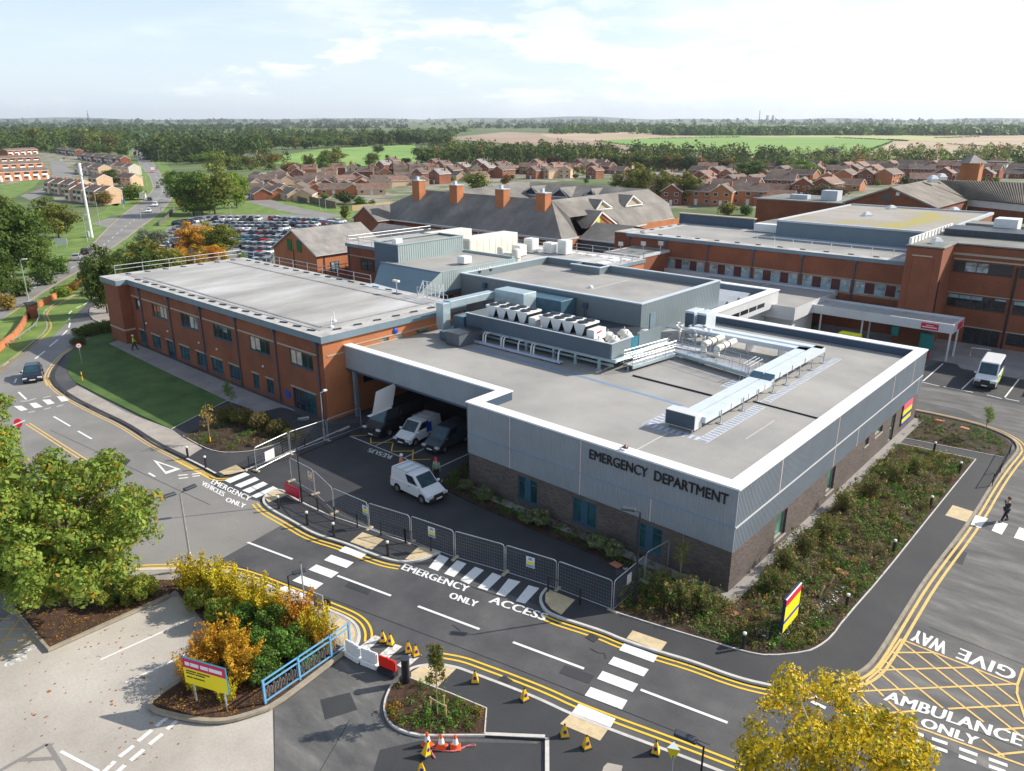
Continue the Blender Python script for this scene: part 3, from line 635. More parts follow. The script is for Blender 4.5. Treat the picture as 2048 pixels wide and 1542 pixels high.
# ---------------------------------------------------------------- the emergency department
ed = thing('emergency_department', 'low flat-roofed building in grey ribbed cladding over dark brick with black lettering', 'building', (-20, 18, 0))
ZR, ZP, ZC, ZJ = 6.0, 6.68, 2.82, 4.37
wf = Wall((-20.8, 0),(0, 0), 0, ZC); wr = Wall((0, 0),(0, 36.6), 0, ZC); wl_ = Wall((-20.8, 22),(-20.8, 0), 0, ZC); wb = Wall((0, 36.6),(-22, 36.6), 0, ZC)
for a, b in ((-16.0, -14.25),(-11.2, -9.3),(-6.25, -4.45)):
 wf.window(ed, a+20.8, b+20.8, .72, 2.5, nx=1, fr='frame_blue', gl='glass_teal', sill=True, depth=.1)
 mb = MB(); c0 = a+20.8+(b-a)*.34; wf.bar(mb, c0, c0+.55, .8, 2.43, -.12, -.03); wf.bar(mb, a+20.85, c0, 2.05, 2.09, -.12, -.06); wf.bar(mb, c0+.55, b+20.75, 2.05, 2.09, -.12, -.06)
 mb.build('window_panel', 'frame_blue', ed)
for a, b, c_, d_ in ((6.06, 7.75, .74, 2.56),(14.7, 16.2, .74, 2.58),(22.35, 23.3, 1.95, 2.58),(24.8, 26.7, 1.97, 2.58)):
 wr.window(ed, a, b, c_, d_, nx=1, fr='frame_pale', gl='glass_green', sill=True, depth=.22)
wr.window(ed, 28.95, 30.2, .14, 2.6, nx=1, nz=2, hsplit=.45, fr='frame_pale', gl='glass_green', depth=.2, name='door')
mb = MB()
for w_ in (wf, wr, wl_, wb): w_.mesh(mb, 0, .24)
mb.build('brick_wall', 'brick_grey', ed)
mb = MB()
cf = Wall((-20.8, -.06),(.06, -.06), ZC, ZP); cr = Wall((.06, -.06),(.06, 36.66), ZC, ZP); cl = Wall((-20.86, 3.2),(-20.86, -.06), ZC, ZP); cbk = Wall((.06, 36.66),(-22.3, 36.66), ZC, ZP)
for w_ in (cf, cr, cl, cbk):
 for v0, v1 in ((ZC, ZJ-.04),(ZJ+.04, ZP)): ribs(mb, w_, 0, w_.L, v0, v1, pitch=.19)
 mb.face([w_.pt(0, ZC), w_.pt(w_.L, ZC), w_.pt(w_.L, ZC, -.3), w_.pt(0, ZC, -.3)])
ccan = Wall((-39.8, 3.2),(-20.86, 3.2), 4.62, ZP); ribs(mb, ccan, 0, ccan.L, 4.62, ZP, pitch=.3, dep=.02)
mb.build('cladding', 'clad_grey', ed, recalc=False)
mb = MB()
cf.bar(mb, 0, cf.L, ZJ-.04, ZJ+.04, 0, .045); mb.build('cladding_joint', 'joint_shaded', ed)  # front joint bluish: the shade on this side is put into its colour
mb = MB(); cr.bar(mb, 0, cr.L, ZJ-.05, ZJ+.05, 0, .05); mb.build('cladding_joint', 'clad_light', ed)
for w__, u, v0, v1 in [(cf, u+20.8, a, b) for u, a, b in ((-16.69, ZC, ZJ-.04),(-16.69, ZJ+.04, ZP),(-10.62, ZC, ZJ-.04),(-10.62, ZJ+.04, ZP),(-5.32, ZC, ZJ-.04))]+[(cr, *q) for q in ((5.75, ZJ+.05, ZP),(15.2, ZC, ZJ-.05),(15.2, ZJ+.05, ZP),(19.96, ZC, ZJ-.05),(27.6, ZJ+.05, ZP),(33.2, ZJ+.05, ZP),(35.6, ZC, ZJ-.05))]:
 mb = MB(); w__.bar(mb, u-.04, u+.04, v0, v1, 0, .05); mb.build('cladding_joint', 'joint_pale', ed)
# parapet: inner faces and coping
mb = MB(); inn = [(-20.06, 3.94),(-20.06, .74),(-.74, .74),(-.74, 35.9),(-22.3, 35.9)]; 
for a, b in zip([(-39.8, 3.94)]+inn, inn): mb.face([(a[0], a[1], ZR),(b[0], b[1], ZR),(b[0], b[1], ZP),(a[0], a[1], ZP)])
mb.build('parapet', 'clad_dark', ed, recalc=False)  # navy puts the shade of the inner faces into their colour
mb = MB(); o_ = [(-39.8, 3.12),(-20.94, 3.12),(-20.94, -.14),(.14, -.14),(.14, 36.74),(-22.3, 36.74)]; i_ = [(-39.8, 4.0),(-20.0, 4.0),(-20.0, .8),(-.8, .8),(-.8, 35.84),(-22.3, 35.84)]
for (a, b),(c_, d_) in zip(zip(o_, o_[1:]), zip(i_, i_[1:])):
 for z, q in ((ZP+.11, 0),(ZP, 1)): mb.face([(*a, z),(*b, z),(*d_, z-.03*(1-q)),(*c_, z-.03*(1-q))])
 mb.face([(*a, ZP),(*b, ZP),(*b, ZP+.11),(*a, ZP+.11)]); mb.face([(*c_, ZP),(*d_, ZP),(*d_, ZP+.08),(*c_, ZP+.08)])
mb.build('coping', 'coping', ed)
mb = MB(); mb.prism([(-39.8, 3.3),(-20.7, 3.3),(-20.7, .1),(-.1, .1),(-.1, 36.5),(-39.8, 36.5)], ZR-.3, ZR, bottom=True); mb.build('roof', 'roof_grey', ed)
mb = MB()                                    # bay under the roof: back walls, soffit beams and columns
mb.box(-39.7, 17, 0, -20.8, 17.3, 5.7); mb.build('bay_wall', 'brick_grey', ed)
mb = MB(); mb.box(-39.75, 3.25, 4.4, -20.9, 3.75, 4.62); mb.box(-39.75, 9, 5.2, -20.9, 9.3, 5.7); mb.build('beam', 'clad_dark', ed)
for x_ in (-38.9,): mb = MB(); mb.box(x_-.16, 3.35, 0, x_+.16, 3.67, 4.62); mb.build('column', 'fascia_blue', ed)
cfp = lambda x0, x1, z0, z1: (lambda u, v, e_: Vector((x0+(x1-x0)*u, -.095-e_, z0+(z1-z0)*v)))
text('lettering', 'EMERGENCY', ed, 'black', cfp(-9.9, -5.66, 5.63, 6.27), ext=.06, fat=(-.0018, .0018))
text('lettering', 'DEPARTMENT', ed, 'black', cfp(-5.18, -.5, 5.63, 6.27), ext=.06, fat=(-.0018, .0018))
# gravel margin
mb = MB(); mb.prism([(-21.3, -.75),(.75, -.75),(.75, 36.9),(.0, 36.9),(.0, .0),(-21.3, .0)], 0, .19); mb.build('plinth_margin', 'paving_light', ed)
# roof markings: walkway tiles, flashings, service line
mb = MB()
def rect(mb, x0, y0, x1, y1, z, m=0): mb.face([(x0, y0, z),(x1, y0, z),(x1, y1, z),(x0, y1, z)], m)
for x0, y0, x1, y1 in ((-6.0, 16.2, -5.35, 31.2),(-5.95, 6.2, -5.15, 15.1),(-10.1, 6.15, -5.95, 6.85),(-10.1, 6.85, -9.3, 9.3),(-9.9, 9.9, -9.2, 11.2),(-9.9, 17.2, -9.2, 19.6)):
 rect(mb, x0, y0, x1, y1, ZR+.006); L_ = max(x1-x0, y1-y0); n = int(L_/.42)
 for k in range(n):
  if y1-y0 > x1-x0: yy = y0+k*L_/n; rect(mb, x0+.05, yy+.05, x1-.05, yy+.30, ZR+.012, 1)
  else: xx = x0+k*L_/n; rect(mb, xx+.05, y0+.05, xx+.30, y1-.05, ZR+.012, 1)
for a, b in (((-9.9, 11.4),(-20.2, 12.0)),((-20.2, 12.0),(-32.3, 12.1)),((-32.3, 12.1),(-33.0, 11.0))):
 a, b = Vector(a), Vector(b); d = (b-a).normalized(); n_ = Vector((-d.y, d.x))*.16
 mb.face([(*(a-n_), ZR+.008),(*(b-n_), ZR+.008),(*(b+n_), ZR+.008),(*(a+n_), ZR+.008)], 2)
rect(mb, -8.0, .85, -7.93, 6.1, ZR+.005, 3); rect(mb, -3.6, 8.5, -3.55, 13, ZR+.005, 3)
mb.build('roof_walkway', [mat('walk_a', (.52, .54, .58), .7, .1, 3), mat('walk_b', (.27, .30, .36), .7, .15, 3), mat('walk_line', (.17, .27, .42), .6, .1, 2), mat('walk_seam', (.6, .58, .54), .7, .05, 2)], ed, recalc=False)
mb = MB(); mb.tube([(-16.5, 14.9, ZR+.05),(-8.2, 14.7, ZR+.05)], .07, 6); mb.tube([(-6.3, 15.6, ZR+.05),(-.9, 15.3, ZR+.05)], .05, 6); mb.build('roof_cable', 'black', ed)
# penthouse
PX0, PX1, PY0, PY1, PZ = -46.9, -22.3, 25.0, 40.9, 9.5
ph = MB()
for a, b in (((PX0, PY0),(PX1, PY0)),((PX1, PY0),(PX1, PY1)),((PX1, PY1),(PX0, PY1)),((PX0, PY1),(PX0, PY0))):
 ribs(ph, Wall(a, b, 0, 1), 0, (Vector(b)-Vector(a)).length, 5.0, PZ-.1, pitch=.33, dep=.015)
pho = ph.build('plant_room', 'clad_penthouse' if 'clad_penthouse' in M else mat('clad_penthouse', (.16, .20, .22), .5, .06, .3), ed, recalc=False)
mb = MB(); mb.prism([(PX0+.1, PY0+.1),(PX1-.1, PY0+.1),(PX1-.1, PY1-.1),(-37, PY1-.1),(-37, PY1-2.2),(-41, PY1-2.2),(-41, PY1-.1),(PX0+.1, PY1-.1)], PZ-.95, PZ-.9); mb.build('roof', 'roof_grey', pho)
mb = MB()
q = [(PX0+.35, PY0+.35),(PX1-.35, PY0+.35),(PX1-.35, PY1-.35),(-36.8, PY1-.35),(-36.8, PY1-2.4),(-41, PY1-2.4),(-41, PY1-.35),(PX0+.35, PY1-.35)]
for a, b in zip(q, q[1:]+q[:1]): mb.face([(*a, PZ-.9),(*b, PZ-.9),(*b, PZ-.02),(*a, PZ-.02)])
mb.build('parapet', 'clad_penthouse', pho, recalc=False)
mb = MB(); mb.box(PX0-.05, PY0-.05, PZ-.1, PX1+.05, PY0+.38, PZ); mb.box(PX1-.38, PY0+.38, PZ-.1, PX1+.05, PY1+.05, PZ); mb.box(PX0-.05, PY0+.38, PZ-.1, PX0+.38, PY1+.05, PZ)
mb.box(PX0+.38, PY1-.38, PZ-.1, -41, PY1+.05, PZ); mb.box(-36.9, PY1-.38, PZ-.1, PX1-.38, PY1+.05, PZ); mb.box(-41.2, PY1-2.5, PZ-.1, -36.7, PY1-2.1, PZ); mb.box(-37, PY1-2.1, PZ-.1, -36.7, PY1-.38, PZ)
mb.build('coping', mat('coping_blue', (.50, .56, .60), .4, .04, 1), pho)
mb = MB(); mb.box(-32.5, 31, PZ-.9, -32.45, 38, PZ-.885); mb.build('roof_seam', 'walk_seam', pho)
mb = MB(); mb.lathe([(.28, 0),(.28, .12),(.2, .25),(.05, .3)], 10, c=(-33, 31.5, PZ-.9)); mb.build('roof_vent', 'white_metal', pho)
for x_, z_ in ((-43, 8.3),(-29.0, 8.1)): mb = MB(); mb.box(x_, PY0-.4, z_, x_+.45, PY0-.02, z_+.55); mb.tube([(x_+.2, PY0-.25, z_),(x_+.2, PY0-.25, 6.2)], .05); mb.build('wall_vent', 'clad_dark', pho)
mb = MB(); mb.box(PX1+.02, 26.6, 6.05, PX1+.07, 27.6, 8.3); mb.build('door', 'fascia_blue', pho)
mb = MB(); mb.box(-35.3, PY0-.06, 7.6, -35.1, PY0-.02, 7.8); mb.build('warning_sign', 'sign_red', pho)
# ---------------------------------------------------------------- two-storey brick wing
bw = thing('two_storey_wing', 'long two-storey orange brick wing with stained pale flat roof and blue fascia', 'building', (-61, 9, 0))
BX0, BX1, BY0, BY1 = -79.7, -39.8, .9, 18.4
wA = Wall((BX0, BY0),(BX1, BY0), -.4, 7.4); wE = Wall((BX1, BY0),(BX1, BY1), -.4, 7.4); wN = Wall((BX1, BY1),(-83.9, BY1), -.4, 7.4); wW = Wall((-83.9, BY1),(-83.9, -.4), -.4, 7.4)
wT = Wall((-83.9, -.4),(BX0, -.4), -.4, 7.4); wT2 = Wall((BX0, -.4),(BX0, BY0), -.4, 7.4)
B_ = ('blind', .97); G_ = None
for a, b, bl in ((-78.68, -77.85, ()),(-74, -70.3, (G_, G_, B_, B_)),(-66.8, -63.05, (G_, G_, ('blind', .97),('glass_pale', .97))),(-59.6, -55.85, (G_, G_, ('glass_pale', .4), G_)),(-52.35, -48.65, (('blind', .97),('blind', .9), G_, G_)),(-45.2, -41.5, (('blind', .97),('blind', .97), G_, G_))):
 wA.window(bw, a-BX0, b-BX0, 4.42, 5.88, nx=4 if b-a > 2 else 1, gl='glass_dark', sill=True, blinds=bl)
for a, b in ((-78.6, -76.75),(-75.2, -73.0),(-68.1, -65.85),(-64.2, -61.9),(-60.9, -58.45),(-57.1, -54.75),(-52.45, -51.3),(-49.9, -48.6)):
 wA.window(bw, a-BX0, b-BX0, .4, 1.93, nx=3 if b-a > 1.5 else 2, gl='glass_teal', sill=True)
wA.window(bw, -71.4-BX0, -69.6-BX0, -.1, 1.98, nx=2, name='door', fr='frame_blue', gl='glass_teal'); wA.window(bw, -45.3-BX0, -41.5-BX0, -.1, 2.1, nx=4, name='door', fr='frame_blue', gl='glass_dark', blinds=(G_, G_, ('glass_teal', 1),('glass_teal', 1)))
for a, b in ((7.4, 8.4),(9.2, 10.2),(11.9, 13.6)): wE.window(bw, a-BY0, b-BY0, 5.95, 6.45, nx=1, gl='glass_pale' if a < 11 else 'glass_dark', fr='stone_band')
wE.window(bw, 4.2, 6.6, 2.6, 3.6, nx=2, gl='glass_dark')
mb = MB()
for w_ in (wA, wT, wT2, wN, wW): w_.mesh(mb, 0, .14)
mb.build('wall', 'brick_red', bw)
mb = MB(); wE.mesh(mb, 0, .14); mb.build('wall', 'brick_orange', bw)  # end wall in a brighter brick copy: sunlight put into the colour
dps = [-76.85, -69.4, -62.0, -54.7, -47.5, -40.6]
bands = [(wA, a-BX0+.3, b-BX0-.25, 6.0, 6.14) for a, b in zip([BX0]+dps, dps)]+[(wA, a-BX0, b-BX0, 1.99 if a < -46 else 2.13, 2.12 if a < -46 else 2.27) for a, b in ((-78.7, -76.7),(-75.3, -72.9),(-71.5, -69.5),(-68.2, -65.7),(-64.3, -61.8),(-61, -58.4),(-57.2, -54.9),(-52.6, -51.2),(-50.0, -48.5),(-45.5, -41.4))]
bands += [(wT, -.03, wT.L+.05, 1.75, 1.95),(wT2, 0, wT2.L, 1.75, 1.95),(wE, .4, 8.6, 6.02, 6.14),(wE, 3.2, 16.5, 6.5, 6.6)]
for w__, a, b, c_, d_ in bands: mb = MB(); w__.bar(mb, a, b, c_, d_, 0, .05); mb.build('stone_band', 'stone_band', bw)
for x_ in dps:
 mb = MB(); mb.tube([(x_, BY0-.1, -.3),(x_, BY0-.1, 7.2)], .07, 8); mb.prism([(x_-.22, BY0-.32),(x_+.22, BY0-.32),(x_+.22, BY0-.02),(x_-.22, BY0-.02)], 7.05, 7.38); mb.build('downpipe', 'clad_dark', bw)
mb = MB(); F0, F1 = 7.4, 8.0
fa = [(-84.15, 18.65),(-84.15, -.65),(BX0+.25, -.65),(BX0+.25, BY0-.25),(BX1+.25, BY0-.25),(BX1+.25, 18.65)]
for a, b in zip(fa, fa[1:]+fa[:1]): mb.face([(*a, F0),(*b, F0),(*b, F1),(*a, F1)])
mb.face([(*a, F0) for a in fa]); mb.build('fascia', 'fascia_blue', bw, recalc=False)
mb = MB(); mb.prism([(a[0]*1, a[1]) for a in fa], F1-.02, F1+.02); mb.build('roof_edge', 'roof_edge', bw)
mb = MB(); mb.prism([(-82.6, 1.9),(-41.4, 1.9),(-41.4, 17.1),(-82.6, 17.1)], F1+.02, F1+.06); mb.build('roof', 'roof_pale', bw)
mb = MB()
for a, b in (((-79, 2.6),(-42.4, 2.6)),((-42.4, 2.6),(-42.4, 16)),((-82, 15.2),(-42.4, 15.2))): mb.beam((*a, F1+.1),(*b, F1+.1), .28, .04)
mb.build('roof_seam', mat('seam_grey', (.24, .24, .24), .8, .25, 1.5), bw)
for k in range(17):
 mb = MB(); x_ = -78.2+k*2.25; mb.beam((x_-.3, 1.3, F1+.14),(x_+.55, 1.55, F1+.14), .14, .1); mb.build('roof_vent', 'steel_dark', bw)
for k in range(6):
 mb = MB(); y_ = 3.2+k*2.3; mb.beam((-40.75, y_-.35, F1+.14),(-40.6, y_+.4, F1+.14), .2, .1); mb.build('roof_vent', 'steel_dark', bw)
for k in range(7):
 mb = MB(); y_ = 2.2+k*2.35; mb.beam((-83.2, y_, F1+.14),(-82.3, y_+.25, F1+.14), .14, .1); mb.build('roof_vent', 'steel_dark', bw)
for k in range(14):
 mb = MB(); x_ = -81+k*2.3; mb.beam((x_-.3, 17.6, F1+.14),(x_+.6, 17.75, F1+.14), .14, .1); mb.build('roof_vent', 'steel_dark', bw)
def handrail(pts, parent, h=1.1, sp=3.2, m='galv', r=.035, post=.04, mid=True, name='handrail'):
 mb = MB(); pts = [Vector(p) for p in pts]
 for a, b in zip(pts, pts[1:]):
  up = Vector((0, 0, 1)); mb.tube([a+up*h, b+up*h], r, 5)
  if mid: mb.tube([a+up*h*.55, b+up*h*.55], r*.8, 5)
  n = max(1, int(round((b-a).length/sp)))
  for k in range(n+1): p = a.lerp(b, k/n); mb.tube([p, p+up*(h)], post, 5)
 return mb.build(name, m, parent)
handrail([(-83.9, 1.2, F1),(-83.9, 18.4, F1),(-55, 18.4, F1)], bw); handrail([(-46, 17.6, F1),(-40.2, 16.6, F1)], bw, sp=2)
mb = MB(); mb.box(-46.6, BY0-.06, .75, -45.8, BY0-.01, 1.5); mb.build('wall_sign', 'sign_blue', bw)
mb = MB(); mb.box(-77.4, BY0-.12, 5.1, -77.05, BY0-.02, 5.7); mb.build('alarm_box', 'white_metal', bw)
mb = MB(); mb.lathe([(.0, 0),(.3, .02),(.3, .1),(.1, .18)], 10, c=(0, 0, 0)); mb.v = [(BX1+p[2], 9.2+p[0], 6.9+p[1]) for p in mb.v]; mb.build('alarm_box', 'sign_blue', bw)
for x_ in (-76.2, -70.6, -63.2, -59.3, -50.2): mb = MB(); mb.lathe([(.12, 0),(.12, .1),(.05, .14)], 8); mb.v = [(x_+p[0], BY0-p[2], 3.1+p[1]) for p in mb.v]; mb.build('wall_lamp', 'white_metal', bw)
# ---------------------------------------------------------------- neighbouring hospital blocks
def hull(mb, x0, y0, x1, y1, z0, z1, m=0, top=False):
 mb.box(x0, y0, z0, x1, y1, z1, m, skip='b' if top else 'bt')
def part(name, m, parent, f, **k):
 mb = MB(); f(mb); return mb.build(name, m, parent, **k)
def flatroof(parent, x0, y0, x1, y1, z, mroof='roof_grey', mfas='fascia_blue', fh=.45, over=.2, lip=.05, inset=.5):
 part('fascia', mfas, parent, lambda q: q.box(x0-over, y0-over, z-fh, x1+over, y1+over, z))
 r_ = part('roof', mroof, parent, lambda q: q.box(x0-over+inset, y0-over+inset, z, x1+over-inset, y1+over-inset, z+.04, skip='b'))
 part('roof_edge', 'roof_edge', parent, lambda q: [q.box(x0-over+.02, y0-over+.02, z, x1+over-.02, y0-over+inset, z+lip, skip='b'), q.box(x0-over+.02, y1+over-inset, z, x1+over-.02, y1+over-.02, z+lip, skip='b'),
  q.box(x0-over+.02, y0-over+inset, z, x0-over+inset, y1+over-inset, z+lip, skip='b'), q.box(x1+over-inset, y0-over+inset, z, x1+over-.02, y1+over-inset, z+lip, skip='b')])
 return r_
def gable(parent, x0, y0, x1, y1, zb, ze, zr_, axis='y', wall='brick_red', roof='slate', over=.35, th=.18, fas='gutter', ends=(1, 1)):
 """gabled block: ridge along axis; walls incl. gable triangles, roof planes, eaves"""
 w_ = MB(); r_ = MB(); e_ = MB()
 if axis == 'y':
  xm = (x0+x1)/2; hull(w_, x0, y0, x1, y1, zb, ze)
  for y_ in (y0, y1): w_.face([(x0, y_, ze),(x1, y_, ze),(xm, y_, zr_)])
  s_ = (zr_-ze)/(xm-x0); zo = ze-over*s_
  for xa, sg in ((x0-over, 1),(x1+over, -1)):
   r_.face([(xa, y0-over, zo+th),(xm, y0-over, zr_+th),(xm, y1+over, zr_+th),(xa, y1+over, zo+th)])
   for y_ in (y0-over, y1+over): e_.face([(xa, y_, zo-.06),(xm, y_, zr_-.06),(xm, y_, zr_+th),(xa, y_, zo+th)]); e_.face([(xa, y_, zo-.06),(xm, y_, zr_-.06),(xm, y_+(.3 if y_ < y0 else -.3), zr_-.06),(xa, y_+(.3 if y_ < y0 else -.3), zo-.06)])
   e_.box(xa-.06, y0-over, zo, xa+.06, y1+over, zo+th-.02)
   e_.face([(xa, y0-over, zo-.02),(xa, y1+over, zo-.02),(x0 if sg > 0 else x1, y1+over, ze-.02),(x0 if sg > 0 else x1, y0-over, ze-.02)])
 else:
  ym = (y0+y1)/2; hull(w_, x0, y0, x1, y1, zb, ze)
  for x_ in (x0, x1): w_.face([(x_, y0, ze),(x_, y1, ze),(x_, ym, zr_)])
  s_ = (zr_-ze)/(ym-y0); zo = ze-over*s_
  for ya, sg in ((y0-over, 1),(y1+over, -1)):
   r_.face([(x0-over, ya, zo+th),(x0-over, ym, zr_+th),(x1+over, ym, zr_+th),(x1+over, ya, zo+th)])
   for x_ in (x0-over, x1+over): e_.face([(x_, ya, zo-.06),(x_, ym, zr_-.06),(x_, ym, zr_+th),(x_, ya, zo+th)])
   e_.box(x0-over, ya-.06, zo, x1+over, ya+.06, zo+th-.02)
   e_.face([(x0-over, ya, zo-.02),(x1+over, ya, zo-.02),(x1+over, y0 if sg > 0 else y1, ze-.02),(x0-over, y0 if sg > 0 else y1, ze-.02)])
 w_.build('wall', wall, parent); r = r_.build('roof', roof, parent, recalc=False); e_.build('eaves', fas, parent, recalc=False)
 return r
# gabled brick block behind the wing
t = thing('gabled_brick_block', 'small gabled brick building with grey roof and two green louvred shutters', 'building', (-95, 40, 0))
gable(t, -101.4, 34.0, -88.9, 47.5, -3, 6.0, 9.4, roof='tile_grey', wall='brick_orange')
for x_ in (-97.0, -94.2): part('shutter', 'door_green', t, lambda q: q.box(x_, 33.9, 6.0, x_+1.3, 33.98, 7.9))
wq = Wall((-88.86, 34),(-88.86, 47.5), -1, 6)
mb = MB(); wq.bar(mb, .2, 13, 3.9, 4.02, 0, .04)
for u in (2.6, 8.2): wq.window(t, u, u+1.6, 2.8, 4.6, nx=2, nz=2, gl='glass_pale', fr='frame_blue', depth=-.03)
part('alarm_box', 'rail_blue', t, lambda q: q.lathe([(.3, 0),(.35, .25),(.1, .45)], 10, c=(-88.6, 40.0, 3.2)))
part('downpipe', 'frame_dark', t, lambda q: q.tube([(-95.3, 33.93, -2),(-95.3, 33.93, 6.2)], .06))
part('downpipe', 'frame_dark', t, lambda q: q.tube([(-88.8, 35.4, -2),(-88.8, 35.4, 5.8)], .06))
gable(t, -96.2, 48.3, -80.0, 58.5, -3, 5.6, 8.6, axis='x', roof='tile_grey', wall='brick_red')
# middle block with sloped metal cheek and plant
t = thing('metal_clad_block', 'flat-roofed block with sloping grey-green metal cheek beside the orange brick wing roof', 'building', (-63, 40, 0))
hull_ = MB(); hull(hull_, -84.7, 37.0, -41.0, 55.0, -2, 7.6); hull(hull_, -59.8, 24.0, -47.0, 37, 5, 7.95); hull_.build('wall', 'brick_red', t)
part('wall', 'brick_orange', t, lambda q: q.face([(-40.97, 37.2, 0),(-40.97, 55.0, 0),(-40.97, 55.0, 7.5),(-40.97, 37.2, 7.5)]))  # sunlit side of the same brick, the light painted in as orange
flatroof(t, -84.7, 37.0, -41.0, 55.0, 8.0, 'roof_pale')
wq = Wall((-84.7, 36.97),(-60, 36.97), 0, 7.5)
wq.window(t, 3.4, 6.6, 4.2, 6.0, nx=2, gl='glass_dark', fr='frame_dark', depth=-.03); wq.window(t, 9.5, 11.4, 3.0, 5.6, nx=1, gl='glass_dark', fr='frame_dark', depth=-.03)
part('stone_band', 'stone_band', t, lambda q: q.box(-84.6, 36.93, 6.15, -60, 36.97, 6.27))
part('downpipe', 'clad_dark', t, lambda q: q.tube([(-84.3, 36.9, -1),(-84.3, 36.9, 7.5)], .07))
ZT = 9.95; part('cheek', mat('clad_slope', (.10, .16, .20), .42, .06, .4, metal=.2), t, lambda q: q.face([(-54.7, 18.5, 8.05),(-46.85, 18.3, 7.9),(-46.85, 21.9, ZT),(-57.4, 21.9, ZT)]))
part('flashing', 'gutter', t, lambda q: q.face([(-55.2, 17.3, 8.08),(-46.9, 17.1, 8.08),(-46.85, 18.35, 7.95),(-54.7, 18.5, 8.2)]))
mb = MB(); Wc = Wall((-46.82, 18.3),(-46.82, 34.6), 7.6, ZT); mb.face([(-46.82, 18.3, 7.7),(-46.82, 34.6, 7.7),(-46.82, 34.6, ZT),(-46.82, 21.9, ZT),(-46.82, 18.3, 7.9)])
for k in range(36): a = 22.2+k*.34; mb.box(-46.82, a, 7.75, -46.79, a+.05, ZT)
mb.build('cladding', 'clad_green', t)
part('fascia', 'clad_dark', t, lambda q: q.box(-46.95, 18.6, 7.25, -46.75, 34.6, 7.7))
part('roof', 'roof_grey', t, lambda q: q.prism([(-57.4, 21.9),(-46.85, 21.9),(-46.85, 34.6),(-57.4, 34.6)], 7.9, ZT-.04))
part('coping', 'clad_green', t, lambda q: [q.box(-47.1, 21.9, ZT-.04, -46.8, 34.6, ZT+.05), q.box(-57.4, 21.88, ZT-.04, -47.1, 22.05, ZT+.04), q.box(-56, 34.3, ZT-.04, -47.1, 34.6, ZT+.25)])
part('vent_hood', 'white_metal', t, lambda q: [q.tube([(-46.9, 27.9, 9.3),(-46.55, 27.9, 9.3)], .28, 10), q.tube([(-46.9, 29.8, 9.3),(-46.55, 29.8, 9.3)], .28, 10)])
part('vent_mouth', 'black', t, lambda q: [q.tube([(-46.56, 27.9, 9.22),(-46.52, 27.9, 9.22)], .19, 10), q.tube([(-46.56, 29.8, 9.22),(-46.52, 29.8, 9.22)], .19, 10)])
mb = MB(); mb.box(-60.0, 23.2, 6.5, -55.6, 34.2, 12.0, skip='t')
for k in range(30): a = 23.5+k*.36; mb.box(-55.6, a, ZT, -55.56, a+.06, 11.95)
up_ = mb.build('upper_storey', 'clad_green', t)
part('cladding', 'clad_dark', t, lambda q: q.box(-60.05, 23.12, 6.4, -55.62, 23.18, 12.0))  # front face: shaded copy of the green cladding, shade painted into its colour
part('upper_roof', 'roof_grey', t, lambda q: q.box(-59.9, 23.3, 11.5, -55.7, 34.1, 11.8))
part('coping', 'clad_green', t, lambda q: [q.box(-60.1, 23.1, 11.95, -55.5, 23.35, 12.08), q.box(-55.8, 23.35, 11.95, -55.5, 34.2, 12.08), q.box(-60.1, 23.35, 11.95, -59.85, 34.2, 12.08), q.box(-59.85, 33.9, 11.95, -55.8, 34.2, 12.08)])
handrail([(-84.5, 37.2, 8),(-84.5, 54.8, 8),(-40.9, 54.8, 8),(-40.9, 49, 8)], t, sp=3)
handrail([(-84.6, 36.9, 8.0),(-72, 36.9, 8.0)], t, sp=3); 
for k in range(13): part('roof_vent', 'white_board', t, lambda q: q.box(-66+k*1.9, 52.2, 8.04, -64.9+k*1.9, 53.4, 8.12))
for k in range(4): part('roof_vent', 'white_board', t, lambda q: q.box(-43.6-k*.15, 42+k*2.8, 8.04, -42.4-k*.15, 44+k*2.8, 8.12))
# plant on it
def box_unit(name, label, cat, x0, y0, z0, x1, y1, z1, m='cream_metal', group=None, ribs_=True, feet=True):
 t_ = thing(name, label, cat, ((x0+x1)/2, (y0+y1)/2, z0), group)
 mb = MB(); mb.box(x0, y0, z0+.12, x1, y1, z1); mb.bevel(.04, 1); mb.build('casing', m, t_)
 if feet: part('skid', 'steel_dark', t_, lambda q: [q.box(x0+.1, y0+.1, z0, x1-.1, y0+.25, z0+.12), q.box(x0+.1, y1-.25, z0, x1-.1, y1-.1, z0+.12)])
 if ribs_:
  n = max(1, int((y1-y0)/1.2))
  for k in range(n): a = y0+(y1-y0)*(k+.15)/n; b = y0+(y1-y0)*(k+.85)/n; part('door_panel', m, t_, lambda q: q.box(x1, a, z0+.3, x1+.03, b, z1-.2))
  part('louvre', 'galv', t_, lambda q: [q.box(x0+.2, y0-.04, z0+.4+.18*j, x1-.2, y0, z0+.5+.18*j) for j in range(int((z1-z0-.6)/.18))])
 return t_
box_unit('air_handling_unit', 'long cream air handling unit nearest the slate-roofed building gable', 'air handler', -72.6, 42.5, 8, -70.2, 50.6, 10.2)
box_unit('air_handling_unit', 'small pale plant box beside the long cream air handling unit', 'plant unit', -72.6, 40.2, 8, -71.0, 42.0, 9.3)
box_unit('air_handling_unit', 'large cream air handling unit behind the grey-green upper storey', 'air handler', -60.5, 37.6, 8, -57.8, 47.5, 11.0)
